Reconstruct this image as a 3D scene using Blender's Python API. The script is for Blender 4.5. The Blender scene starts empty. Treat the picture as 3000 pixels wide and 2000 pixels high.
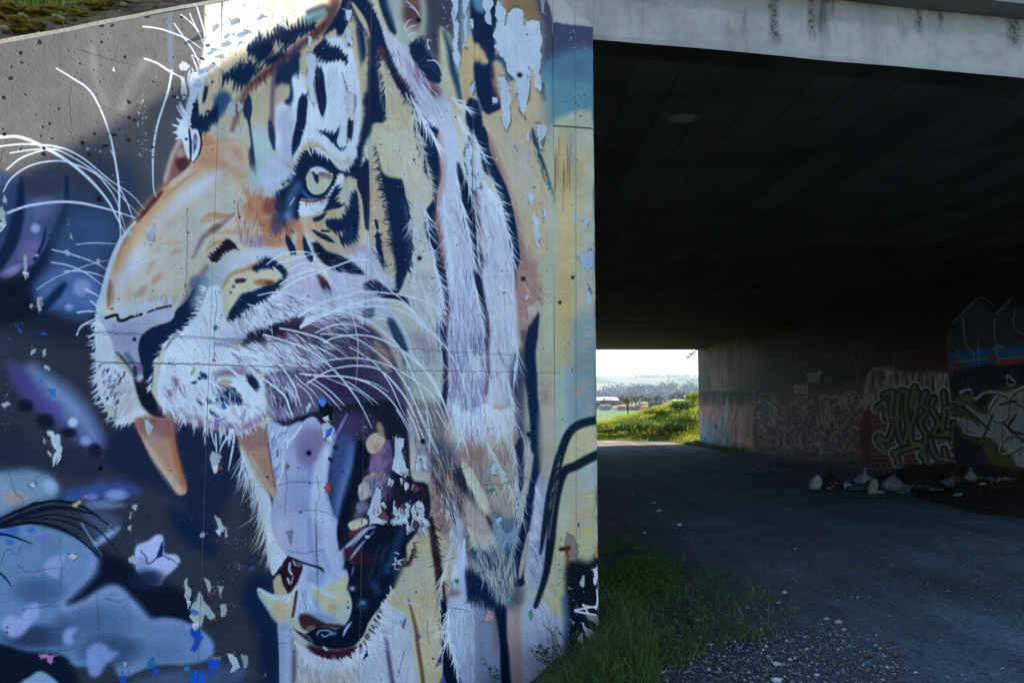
# Painted wing wall of a road underpass, the tunnel, and the valley behind it.
import bpy, math
import numpy as np

scene = bpy.context.scene
# ---------------------------------------------------------------- camera
FPX, VPX, HOR = 2100.0, 1480.0, 1185.0            # focal length, vanishing point and horizon in pixels of a 3000 x 2000 frame
EYE = np.array([0.0, 0.0, 1.6])
PITCH = math.atan((HOR - 1000) / FPX)
YAW = math.atan((1500 - VPX) / FPX)
FW = np.array([math.sin(YAW) * math.cos(PITCH), math.cos(YAW) * math.cos(PITCH), math.sin(PITCH)])
RT = np.array([math.cos(YAW), -math.sin(YAW), 0.0])
UP = np.cross(RT, FW)
cam = bpy.data.cameras.new('camera')
cam.sensor_width = 36
cam.lens = FPX / 3000 * 36
cam.clip_start = 0.05
cam.clip_end = 20000
camo = bpy.data.objects.new('camera', cam)
camo.location = EYE
camo.rotation_euler = (math.pi / 2 + PITCH, 0, -YAW)
scene.collection.objects.link(camo)
scene.camera = camo
# ---------------------------------------------------------------- light
SUN_AZ, SUN_EL = math.radians(66.0), math.radians(24.42)   # azimuth from +Y towards +X
SUN = np.array([math.sin(SUN_AZ) * math.cos(SUN_EL), math.cos(SUN_AZ) * math.cos(SUN_EL), math.sin(SUN_EL)])
world = bpy.data.worlds.new('World')
scene.world = world
world.use_nodes = True
wt = world.node_tree
sky = wt.nodes.new('ShaderNodeTexSky')
sky.sky_type = 'NISHITA'
sky.sun_disc = False
sky.sun_elevation = SUN_EL
sky.sun_rotation = SUN_AZ
sky.air_density = 0.8
sky.dust_density = 0.0
sky.ozone_density = 1.0
wt.links.new(sky.outputs[0], wt.nodes['Background'].inputs['Color'])
wt.nodes['Background'].inputs['Strength'].default_value = 0.11
sun = bpy.data.lights.new('sun', 'SUN')
sun.energy = 3.9
sun.angle = math.radians(0.53)
sun.color = (1.0, 0.93, 0.82)
suno = bpy.data.objects.new('sun', sun)
suno.rotation_euler = (math.pi / 2 - SUN_EL, 0, math.pi - SUN_AZ)
suno.location = (20, 10, 30)
scene.collection.objects.link(suno)
vs = scene.view_settings
vs.view_transform = 'Standard'
vs.look = 'None'
vs.gamma = 1.0
vs.use_curve_mapping = False
vs.exposure = 1.93
scene.render.engine = 'CYCLES'
scene.cycles.max_bounces = 8
scene.cycles.diffuse_bounces = 5

def ray(x, y):
    d = FW * FPX + RT * (x - 1500) + UP * (1000 - y)
    return d / np.linalg.norm(d)

def hit(x, y, p0, n):
    d = ray(x, y)
    return EYE + d * (np.dot(np.asarray(p0) - EYE, n) / np.dot(d, n))

def dirv(deg):
    a = math.radians(deg)
    return np.array([math.sin(a), math.cos(a), 0.0])

def at_depth(x, y, Y):
    d = ray(x, y)
    return EYE + d * (Y / d[1])
# ---------------------------------------------------------------- wall painter
CROP = {a + str(i + 1): (ox, oy, 0.32313) for a, oy in zip('ABCDE', (0, 400, 800, 1200, 1500))
        for i, ox in enumerate((0, 500, 1000))}
CROP['F'] = (2050, 850, 0.40391)
CROP['P'] = (0, 0, 1.0)
prng = np.random.default_rng(7)

def X(c, pts):
    ox, oy, k = CROP[c]
    return np.asarray(pts, float) * k + (ox, oy)

def catmull(p, step, closed):
    n = len(p)
    if n < 3:
        closed = False
    out = []
    rng_i = range(n) if closed else range(n - 1)
    for i in rng_i:
        if closed:
            a, b, c, d = p[i - 1], p[i], p[(i + 1) % n], p[(i + 2) % n]
        else:
            a, b, c, d = p[max(i - 1, 0)], p[i], p[i + 1], p[min(i + 2, n - 1)]
        m = max(2, int(np.hypot(*(c - b)) / step))
        t = np.linspace(0, 1, m, endpoint=False)[:, None]
        out.append(0.5 * (2 * b + (c - a) * t + (2 * a - 5 * b + 4 * c - d) * t * t + (3 * b - a - 3 * c + d) * t ** 3))
    if not closed:
        out.append(p[-1:])
    return np.concatenate(out)

def box1(m, r, ax):
    m = np.moveaxis(m, ax, 0)
    p = np.concatenate([np.repeat(m[:1], r + 1, 0), m, np.repeat(m[-1:], r, 0)])
    c = np.cumsum(p, 0, dtype=np.float64)
    return np.moveaxis(((c[2 * r + 1:] - c[:-2 * r - 1]) / (2 * r + 1)).astype(np.float32), 0, ax)

def blur(m, s):
    if s < 0.45:
        return m
    r = max(1, int(round(s * 0.9)))
    for _ in range(2 if s < 3 else 3):
        m = box1(box1(m, r, 0), r, 1)
    return m

def vnoise(h, w, cell, rng=prng):
    gh, gw = int(h / cell) + 3, int(w / cell) + 3
    g = rng.random((gh, gw)).astype(np.float32)
    y = np.arange(h) / cell
    x = np.arange(w) / cell
    iy, ix = y.astype(int), x.astype(int)
    fy, fx = (y - iy), (x - ix)
    fy = (fy * fy * (3 - 2 * fy))[:, None].astype(np.float32)
    fx = (fx * fx * (3 - 2 * fx))[None].astype(np.float32)
    a, b = g[iy][:, ix], g[iy][:, ix + 1]
    c, d = g[iy + 1][:, ix], g[iy + 1][:, ix + 1]
    return (a * (1 - fx) + b * fx) * (1 - fy) + (c * (1 - fx) + d * fx) * fy

class Canvas:
    def __init__(s, x0, y0, x1, y1, S, base):
        s.o = np.array([x0, y0], float)
        s.S = S
        s.W, s.H = int((x1 - x0) * S), int((y1 - y0) * S)
        s.c = np.empty((s.H, s.W, 3), np.float32)
        s.c[:] = np.array(base, np.float32)
        s.h = np.zeros((s.H, s.W), np.float32)

    def px(s, pts):
        return (pts - s.o) * s.S

    def put(s, x, y, m, col):
        h, w = m.shape
        X0, Y0 = max(x, 0), max(y, 0)
        X1, Y1 = min(x + w, s.W), min(y + h, s.H)
        if X1 <= X0 or Y1 <= Y0:
            return None
        m = m[Y0 - y:Y1 - y, X0 - x:X1 - x]
        v = s.c[Y0:Y1, X0:X1]
        v += m[..., None] * (np.asarray(col, np.float32) - v)
        return (slice(Y0, Y1), slice(X0, X1), m)

    def mask(s, q, pad):
        lo = np.floor(q.min(0)).astype(int) - pad
        hi = np.ceil(q.max(0)).astype(int) + pad
        lo = np.maximum(lo, -pad * 2 - 4)
        hi = np.minimum(hi, (s.W + pad * 2 + 4, s.H + pad * 2 + 4))
        w, h = hi - lo
        if w <= 0 or h <= 0:
            return None, None
        K = 3
        tog = np.zeros((h * K, w + 2), np.float32)
        p = q - lo
        a, b = p, np.roll(p, -1, 0)
        ya, yb = a[:, 1] * K, b[:, 1] * K
        for i in range(len(a)):
            y0, y1 = (ya[i], yb[i]) if ya[i] < yb[i] else (yb[i], ya[i])
            r0, r1 = max(int(np.ceil(y0 - 0.5)), 0), min(int(np.ceil(y1 - 0.5)), h * K)
            if r1 <= r0:
                continue
            rr = np.arange(r0, r1)
            xx = a[i, 0] + (rr + 0.5 - ya[i]) / (yb[i] - ya[i]) * (b[i, 0] - a[i, 0])
            xx = np.clip(xx, 0, w)
            ix = xx.astype(int)
            fr = xx - ix
            sg = 1.0 if yb[i] > ya[i] else -1.0
            tog[rr, ix] += sg * (1 - fr)
            tog[rr, ix + 1] += sg * fr
        m = np.clip(np.abs(np.cumsum(tog, 1)[:, :w]), 0, 1)
        return m.reshape(h, K, w).mean(1), lo

    def shape(s, c, pts, col, soft=1.5, a=1.0, jag=0, jdir=(0, 1), jstep=5, hgt=0, rough=0, smooth=True, seed=None):
        rng = prng if seed is None else np.random.default_rng(seed)
        q = s.px(X(c, pts))
        if rough:
            q = np.concatenate([a + (b - a) * np.linspace(0, 1, max(2, int(np.hypot(*(b - a)) / max(1.6, jstep * s.S))), endpoint=False)[:, None] for a, b in zip(q, np.roll(q, -1, 0))])
        elif smooth or jag:
            q = catmull(q, max(2.0, jstep * s.S) if (jag or rough) else 5.0, True)
        if jag:
            t = np.roll(q, -1, 0) - np.roll(q, 1, 0)
            n = np.stack([t[:, 1], -t[:, 0]], 1)
            n /= np.linalg.norm(n, axis=1, keepdims=True) + 1e-6
            x_, y_ = q[:, 0], q[:, 1]
            if np.sum(x_ * np.roll(y_, -1) - np.roll(x_, -1) * y_) < 0:
                n = -n
            d = np.array(jdir, float)
            d /= np.linalg.norm(d)
            dn = n @ d
            alt = (np.arange(len(q)) % 2) * 1.0
            amp = jag * s.S * (alt * rng.uniform(0.35, 1.0, len(q)) - 0.15) * np.sign(dn) * np.clip(np.abs(dn) * 1.5, 0, 1)
            amp *= 0.55 + 0.9 * np.interp(np.arange(len(q)), np.arange(0, len(q) + 7, 7), rng.random(len(np.arange(0, len(q) + 7, 7))))
            q = q + amp[:, None] * d
        if rough:
            k = len(q)
            lf = [np.interp(np.arange(k), np.arange(0, k + 6, 6), rng.normal(0, 1, len(np.arange(0, k + 6, 6)))) for _ in range(2)]
            q = q + (rng.normal(0, 0.45, q.shape) + 1.5 * np.stack(lf, 1)) * rough * s.S
        pad = int(soft * s.S * 3) + 3
        m, lo = s.mask(q, pad)
        if m is None:
            return
        m = blur(m, soft * s.S * 0.62)
        if soft > 1.6 and hgt == 0:
            m = np.clip(m + (rng.random(m.shape).astype(np.float32) - .5) * 2.4 * m * (1 - m), 0, 1)
        m = m * a
        r = s.put(lo[0], lo[1], m, col)
        if hgt and r:
            s.h[r[0], r[1]] += hgt * r[2] * (1 if hgt > 0 else 1)

    def line(s, c, pts, col, w, w1=None, a=1.0, soft=0.8, w0=None, curve=True, hgt=0):
        """brush line: w middle width, w0/w1 widths at the ends (photo px of the crop)"""
        k = CROP[c][2]
        q = s.px(X(c, pts))
        q = catmull(q, 2.0, False) if curve and len(q) > 2 else catmull(q, 2.0, False)
        s._line(q, col, w * k * s.S, (w if w0 is None else w0) * k * s.S, (w if w1 is None else w1) * k * s.S, a, soft * s.S, hgt)

    def _line(s, q, col, w, w0, w1, a, soft, hgt=0):
        n = len(q)
        t = np.linspace(0, 1, n)
        rad = np.interp(t, (0, 0.35, 0.65, 1), (w0, w, w, w1)) * 0.5
        pad = int(max(w, w0, w1) * 0.5 + soft * 2) + 2
        lo = np.floor(q.min(0)).astype(int) - pad
        hi = np.ceil(q.max(0)).astype(int) + pad
        if hi[0] < 0 or hi[1] < 0 or lo[0] > s.W or lo[1] > s.H:
            return
        m = np.zeros((hi[1] - lo[1], hi[0] - lo[0]), np.float32)
        sf = max(soft, 0.45)
        ch = 6
        for i in range(0, n - 1, ch):
            j = min(i + ch, n - 1)
            p, r = q[i:j + 1], rad[i:j + 1]
            l = np.floor(p.min(0)).astype(int) - pad
            h = np.ceil(p.max(0)).astype(int) + pad
            a0, ab = p[:-1], p[1:] - p[:-1]
            r0, dr = r[:-1], r[1:] - r[:-1]
            l2 = (ab * ab).sum(1) + 1e-9
            yy = np.arange(l[1], h[1])[:, None, None] + 0.5
            xx = np.arange(l[0], h[0])[None, :, None] + 0.5
            dx, dy = xx - a0[:, 0], yy - a0[:, 1]
            tt = np.clip((dx * ab[:, 0] + dy * ab[:, 1]) / l2, 0, 1)
            d = np.hypot(dx - tt * ab[:, 0], dy - tt * ab[:, 1]) - (r0 + tt * dr)
            v = np.clip(0.5 - d.min(2) / (2 * sf), 0, 1)
            sl = m[l[1] - lo[1]:h[1] - lo[1], l[0] - lo[0]:h[0] - lo[0]]
            np.maximum(sl, v, out=sl)
        thin = min(1.0, max(w, 0.15) / 0.9) if w < 0.9 else 1.0
        m *= a * thin
        r = s.put(lo[0], lo[1], m, col)
        if hgt and r:
            s.h[r[0], r[1]] += hgt * r[2]

    def glow(s, c, p, r, col, a=1.0, ry=None, ang=0.0):
        k = CROP[c][2]
        x, y = s.px(X(c, [p]))[0]
        rx = r * k * s.S
        ry = (ry if ry else r) * k * s.S
        R = int(max(rx, ry) * 1.1) + 2
        yy = np.arange(-R, R)[:, None]
        xx = np.arange(-R, R)[None]
        ca, sa = np.cos(ang), np.sin(ang)
        u = (xx * ca + yy * sa) / rx
        v = (-xx * sa + yy * ca) / ry
        d = np.clip(1 - (u * u + v * v), 0, 1)
        s.put(int(x) - R, int(y) - R, (d * d * (3 - 2 * d) * a).astype(np.float32), col)

    def hairs(s, c, poly, field, cols, n, ln, w, a=0.8, soft=0.6, bend=0.15, jit=0.12):
        """n short brush hairs inside poly, direction interpolated from field [(x,y,dx,dy)...]"""
        k = CROP[c][2]
        q = s.px(X(c, poly))
        f = np.asarray(field, float)
        fp = s.px(X(c, f[:, :2]))
        fd = f[:, 2:] / np.linalg.norm(f[:, 2:], axis=1, keepdims=True)
        lo, hi = q.min(0), q.max(0)
        m, ml = s.mask(q, 2)
        cnt = 0
        tries = 0
        while cnt < n and tries < n * 12:
            tries += 1
            p = prng.uniform(lo, hi)
            ix, iy = int(p[0] - ml[0]), int(p[1] - ml[1])
            if not (0 <= iy < m.shape[0] and 0 <= ix < m.shape[1]) or m[iy, ix] < 0.5:
                continue
            cnt += 1
            wt = 1 / (np.sum((fp - p) ** 2, 1) + 30)
            d = (fd * wt[:, None]).sum(0)
            d /= np.linalg.norm(d) + 1e-9
            an = prng.normal(0, jit)
            d = np.array([d[0] * np.cos(an) - d[1] * np.sin(an), d[0] * np.sin(an) + d[1] * np.cos(an)])
            L = ln * k * s.S * prng.uniform(0.5, 1.25)
            pr = np.array([-d[1], d[0]]) * L * prng.normal(0, bend)
            t = np.linspace(0, 1, max(4, int(L / 5)))[:, None]
            pts = p + d * L * (t - 0.3) + pr * (t * t)
            ww = w * k * s.S * prng.uniform(0.6, 1.3)
            s._line(pts, cols[prng.integers(len(cols))], ww, ww * 0.7, ww * 0.15, a * prng.uniform(0.5, 1), soft * s.S)

    def fringe(s, c, path, d, col, n, ln, w, a=0.95, jit=0.25, bend=0.2, spread=4):
        """hairs rooted along a path, pointing along d (or list of directions along the path)"""
        k = CROP[c][2]
        q = catmull(s.px(X(c, path)), 3.0, False)
        d = np.asarray(d, float)
        if d.ndim == 1:
            d = d[None]
        for _ in range(n):
            u = prng.random()
            p = q[int(u * (len(q) - 1))] + prng.normal(0, spread * k * s.S, 2)
            dd = np.array([np.interp(u, np.linspace(0, 1, len(d)), d[:, 0]), np.interp(u, np.linspace(0, 1, len(d)), d[:, 1])])
            dd /= np.linalg.norm(dd) + 1e-9
            an = prng.normal(0, jit)
            dd = np.array([dd[0] * np.cos(an) - dd[1] * np.sin(an), dd[0] * np.sin(an) + dd[1] * np.cos(an)])
            L = ln * k * s.S * prng.uniform(0.45, 1.3)
            t = np.linspace(0, 1, max(4, int(L / 5)))[:, None]
            pts = p + dd * L * (t - 0.15) + np.array([-dd[1], dd[0]]) * L * prng.normal(0, bend) * t * t
            ww = w * k * s.S * prng.uniform(0.6, 1.3)
            s._line(pts, col, ww, ww, ww * 0.2, a * prng.uniform(0.6, 1), 0.6 * s.S)

    def peel(s, c, pts, col=(205, 207, 208), rough=1.6, a=1.0, hgt=-1.0):
        q = np.asarray(pts, float)
        cen = q.mean(0)
        if hgt:
            s.shape(c, cen + (q - cen) * 1.05 + (2, 3), (96, 92, 90), soft=0.7, a=.55 * a, rough=rough * 1.3, jstep=3)
        s.shape(c, q, col, soft=0.45, a=a, rough=rough * 1.25, jstep=3, hgt=hgt)
        ext = np.ptp(q, axis=0)
        if ext.max() < 700 and hgt:
            for _ in range(3 + int(ext.max() / 60)):
                k = q[prng.integers(len(q))] + prng.normal(0, 12, 2)
                r = prng.uniform(2, 9)
                an = np.sort(prng.uniform(0, 6.28, 5))
                s.shape(c, np.stack([k[0] + np.cos(an) * r * .7, k[1] + np.sin(an) * r * 1.3], 1), col, soft=.4, smooth=False, hgt=hgt)
        if ext.min() > 40 and hgt:
            for _ in range(int(ext[0] * ext[1] / 1500)):
                k = cen + (prng.random(2) - .5) * ext * .8
                r = prng.uniform(2, 5)
                s.shape(c, [(k[0] - r, k[1]), (k[0], k[1] - r * 1.5), (k[0] + r, k[1]), (k[0], k[1] + r)], np.array(col) * .82, soft=.5, a=.6)

    def specks(s, c, p, rx, ry, n, size, col, a=1.0):
        k = CROP[c][2]
        for _ in range(n):
            x, y = p[0] + prng.normal(0, rx * 0.5), p[1] + prng.normal(0, ry * 0.5)
            r = size * prng.uniform(0.3, 1.0) ** 1.5
            an = np.sort(prng.uniform(0, 2 * np.pi, 7))
            rr = r * prng.uniform(0.4, 1.1, 7)
            s.shape(c, np.stack([x + np.cos(an) * rr * 0.8, y + np.sin(an) * rr * 1.2], 1), col, soft=0.6, a=a, smooth=False, hgt=-1)

    def crack(s, c, pts, col, w=3, wig=5, a=0.9, hgt=-1.2):
        k = CROP[c][2]
        q = catmull(s.px(X(c, pts)), 5.0, False)
        q = q + prng.normal(0, wig * k * s.S * 0.5, q.shape)
        s._line(catmull(q, 2.0, False), col, w * k * s.S, w * k * s.S * 0.8, w * k * s.S * 0.5, a, 0.5 * s.S, hgt)
# ---------------------------------------------------------------- the tiger mural
WH = (232,232,236); W2 = (200,207,219); W3 = (172,182,202)
NK = (20,44,76); NK2 = (14,30,52); NB = (46,74,108)
YO = (208,182,138); YL = (214,203,176); TAN = (186,150,116)
OR = (204,124,66); OL = (220,172,128); MA = (84,44,52); MV = (122,88,108); LAV = (164,150,196)
TEA = (118,166,168); GR = (112,107,103); G2 = (64,68,80)

def paint_mural():
    m = Canvas(-600,-350,1790,2300,0.72,G2)
    S,L,H,F,G,K = m.shape,m.line,m.hairs,m.fringe,m.glow,m.peel
    # ---------- background
    S('P',[(-700,-400),(760,-400),(720,300),(580,520),(420,640),(120,740),(-100,820),(-700,860)],GR,80)
    S('P',[(500,230),(580,200),(520,500),(440,580),(330,560),(330,430),(420,350)],(52,58,76),50,.25)
    S('P',[(120,480),(300,440),(430,560),(350,700),(330,900),(220,1000),(60,980),(-100,900),(-600,900),(-600,600),(-50,560)],(48,56,74),50,.7)
    for p,w in (((830,460),50),((1300,560),70)):
        pass
    L('A1',[(830,450),(880,760),(960,940)],(150,148,142),60,a=.35,soft=9)
    L('A1',[(1310,560),(1200,730),(1110,980)],(150,150,148),90,a=.35,soft=12)
    L('A1',[(1540,140),(1560,660)],(120,140,156),55,a=.5,soft=7)
    L('B1',[(1150,250),(1180,700)],NB,90,a=.35,soft=14)
    L('B1',[(1320,420),(1260,640)],(90,80,80),100,a=.3,soft=14)
    # far left petal-like claws
    S('B1',[(-400,350),(200,380),(210,600),(150,850),(-30,1060),(-400,1200)],(66,84,118),12,.9)
    S('B1',[(200,380),(610,380),(600,600),(545,830),(440,960),(340,1110),(200,1215),(-30,1345),(-50,1260),(110,1050),(190,800),(215,560)],(94,102,134),8)
    S('B1',[(200,350),(620,350),(600,520),(220,540)],(70,70,88),18,.9)
    G('B1',(300,1040),200,(146,122,172),.8,150,-.6)
    G('B1',(90,1230),150,(178,158,192),.9,55,-.55)
    G('B1',(320,830),60,(200,196,226),.8)
    G('B1',(400,650),150,(140,138,176),.5)
    L('B1',[(600,370),(600,600),(545,800),(430,1050),(260,1290),(60,1430),(-250,1500)],NK,90,w0=30,w1=120,soft=5,a=.95)
    L('B1',[(190,380),(180,620),(110,930),(0,1130),(-150,1300)],NK,110,w0=30,w1=110,soft=6,a=.92)
    L('B1',[(415,820),(385,970),(310,1115)],NK,26,w0=8,soft=2)
    S('B1',[(420,1000),(560,560),(900,520),(1120,760),(1000,1050),(600,1100)],(60,84,112),40,.7)
    S('B1',[(480,1050),(640,760),(850,700),(1060,860),(1000,1000),(940,1250),(900,1560),(560,1600),(300,1500),(240,1420),(400,1250)],(74,96,130),26,.95)
    S('B1',[(300,1500),(240,1430),(430,1240),(560,1180),(800,1250),(930,1400),(900,1560),(600,1580)],(104,128,172),18,.85)
    G('B1',(740,1370),110,(166,164,206),.9)
    G('C1',(625,312),50,(172,172,216),.95)
    G('C1',(660,390),170,(70,110,150),.6,90)
    L('B1',[(580,1345),(480,1460),(380,1560)],NK,80,w0=50,soft=7,a=.9)
    S('C1',[(-700,60),(180,60),(330,280),(360,380),(250,450),(-700,460)],NK2,22,.92)
    S('C1',[(380,380),(700,420),(860,520),(850,650),(600,640),(300,520)],(44,50,68),20,.8)
    # light beam below
    S('C1',[(60,780),(260,870),(420,960),(620,1130),(830,1280),(970,1500),(1010,1580),(720,1560),(560,1420),(380,1280),(180,1080),(90,930)],(88,90,130),16,.95)
    L('C1',[(290,860),(450,1020),(640,1190),(790,1380),(880,1540)],(150,168,200),190,w0=60,w1=60,soft=26,a=.85)
    L('C1',[(160,960),(330,1130),(470,1230)],(98,84,146),110,soft=18,a=.7)
    G('C1',(230,1200),95,NK2,.95,75); G('C1',(410,1345),110,NK2,.95,95)
    G('D1',(620,210),100,NK2,.9,60); G('D1',(860,370),80,NK2,.95,95)
    G('D1',(660,112),60,(222,226,242),.9); G('D1',(775,280),75,(176,184,222),.8,60)
    S('D1',[(0,140),(420,300),(900,420),(900,620),(500,560),(0,480)],(52,56,76),25,.8)
    # bubble left,blue streak
    S('D1',[(-700,600),(0,560),(250,540),(450,600),(540,700),(520,790),(400,830),(150,900),(0,970),(-700,1100)],(140,160,178),14)
    G('D1',(130,800),150,(190,156,140),.75,90); G('D1',(450,700),90,(180,196,220),.8)
    S('D1',[(560,740),(800,690),(930,640),(1000,690),(1060,640),(1300,720),(1150,800),(900,850),(620,800)],(84,98,158),14,.85)
    G('D1',(1060,770),140,(170,182,220),.8,70); G('D1',(840,790),70,(150,146,214),.7,40)
    G('D1',(950,860),240,(140,152,172),.8,60)
    G('D1',(640,800),90,(50,110,160),.7,30)
    S('D1',[(740,880),(1000,930),(1100,1000),(1060,1100),(870,1220),(860,1120),(800,1000)],(96,110,134),16,.7)
    L('D1',[(880,1210),(1080,1070)],(170,190,220),60,w0=60,w1=20,soft=7,a=.8)
    # shadow patches between beast and bubble
    S('D1',[(1050,200),(1560,100),(2120,180),(2160,620),(1960,1000),(1950,1310),(1750,1260),(1540,1000),(1700,880),(1400,720),(1050,560),(950,420)],(34,50,76),22,.92)
    L('D1',[(1560,920),(1760,1130),(1930,1290)],NK,140,w0=80,w1=60,soft=14,a=.75)
    S('E2',[(700,600),(900,600),(980,1000),(1010,1700),(830,1700),(800,1150),(660,850)],NK,20,.95)
    S('E1',[(840,340),(1150,450),(1300,560),(1640,700),(1760,820),(1740,1010),(1300,990),(1000,690),(600,870),(560,830),(760,640)],NK2,16,.96)
    S('E1',[(-800,1150),(300,1180),(700,1500),(500,1900),(-800,1900)],NK2,14,.9)
    # pale rounded figure
    S('E1',[(-900,60),(0,110),(250,100),(480,150),(700,240),(830,330),(865,420),(850,520),(780,620),(650,740),(570,830),(620,850),(780,790),(900,710),(980,670),(1070,670),(1140,730),(1230,830),(1290,900),(1365,970),(1500,950),(1650,980),(1800,1060),(1910,1150),(1930,1250),(1880,1340),(1700,1380),(1400,1390),(1100,1500),(1000,1360),(700,1400),(560,1290),(250,1260),(-100,1180),(-900,1200)],(124,150,180),8)
    L('E1',[(870,430),(840,550),(700,700),(580,810),(620,880),(800,810),(980,700),(1080,710),(1180,800),(1330,960)],(164,172,208),70,soft=13,a=.75)
    L('E1',[(1400,990),(1620,1010),(1800,1090),(1890,1180),(1900,1270)],(150,158,206),55,soft=10,a=.75)
    G('E1',(350,720),330,(84,104,136),.75,170); G('E1',(850,1000),420,(98,118,150),.7,200)
    G('E1',(1000,1250),400,(70,86,112),.8,190); G('E1',(300,1130),380,(58,70,96),.9,150)
    G('E1',(1500,1270),240,(110,130,164),.7,120); G('E1',(560,1100),200,(80,98,130),.6)
    G('E1',(420,280),300,(124,144,164),.8,120); G('E1',(1080,780),120,(140,172,196),.7,60)
    S('E1',[(380,500),(450,430),(530,385),(590,400),(560,500),(520,590),(460,580)],(178,174,212),6,.7)
    S('E1',[(10,1000),(100,930),(170,955),(270,840),(340,830),(355,900),(320,970),(230,1080),(150,1140),(60,1110)],(176,180,222),7,.95)
    S('E1',[(560,1130),(600,1060),(690,1040),(695,1085),(655,1120),(660,1190),(600,1200)],(170,176,220),7,.9)
    S('E1',[(780,1260),(870,1180),(960,1200),(1010,1250),(1085,1270),(1050,1310),(960,1380),(900,1480),(810,1470)],(150,164,214),8,.92)
    S('E1',[(180,1570),(280,1480),(360,1438),(450,1480),(520,1570)],(150,174,196),4)
    S('E1',[(1200,1560),(1500,1440),(1900,1420),(2100,1380),(2250,1440),(2000,1600)],(96,110,140),14,.8)
    for b in ((110,165,60),(280,160,34),(90,270,40),(400,240,60),(20,190,40)):
        G('E1',b[:2],b[2] * 1.5,(60,110,190) if b[0] != 400 else (130,130,206),.75,b[2])
    # star-like splash
    S('E1',[(1220,400),(1240,300),(1340,260),(1420,205),(1480,220),(1492,370),(1590,380),(1632,430),(1610,490),(1500,590),(1450,660),(1330,640),(1230,520)],(198,198,232),5)
    G('E1',(1330,610),220,(34,48,76),.95,130); G('E1',(1290,470),100,(120,134,170),.5)
    S('E1',[(1468,270),(1478,300),(1470,400),(1440,400),(1420,410)],(24,44,100),1.5)
    m.crack('E1',[(1270,345),(1320,400),(1340,465),(1420,420),(1470,395),(1540,420),(1620,475)],NK,9)
    # black whiskers of the bubble
    for pts,w in ((((-50,1020),(150,920),(400,840),(550,830),(750,880),(900,980),(1050,1100)),24),
                   (((-400,1160),(-50,1065),(200,960),(450,890),(650,900),(900,960)),46),
                   (((-400,1100),(0,1065),(250,1022),(450,1045),(650,1125),(800,1240),(930,1370)),32),
                   (((200,1000),(450,950),(650,980),(850,1060),(980,1180),(1100,1340)),15),
                   (((250,980),(420,990),(600,1015),(750,1085),(900,1205)),14),(((-200,1110),(0,1125),(120,1150),(290,1215)),20),
                   (((180,930),(300,850),(420,840)),16)):
        L('D1',pts,NK2,w,w0=w,w1=w * .2,soft=1.2)
    L('E1',[(-100,480),(0,555),(60,610),(100,670)],NK2,16,w1=5)
    L('E1',[(740,100),(800,200),(930,400)],(160,176,200),22,w1=4,soft=2,a=.6)

    # ---------- head silhouette
    S('P',[(600,-380),(600,0),(598,142),(585,194),(581,226),(562,242),(552,300),(530,365),(520,388),(528,400),(504,446),(492,490),(481,520),(472,560),(420,613),(394,649),(362,691),(339,723),(320,778),(304,833),(288,900),(281,955),(284,1000),(277,1040),(281,1080),(284,1123),(291,1155),(307,1188),(336,1217),(345,1236),(400,1232),(480,1228),(565,1244),(646,1262),(690,1262),(710,1340),(746,1446),(772,1523),(794,1600),(800,1700),(812,1800),(820,2000),(820,2320),(1800,2320),(1800,-380)],YL,1.2)
    paint_face(m); paint_ruff(m); paint_mouth(m); paint_late(m); paint_whiskers(m); paint_wear(m)
    return m

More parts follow.
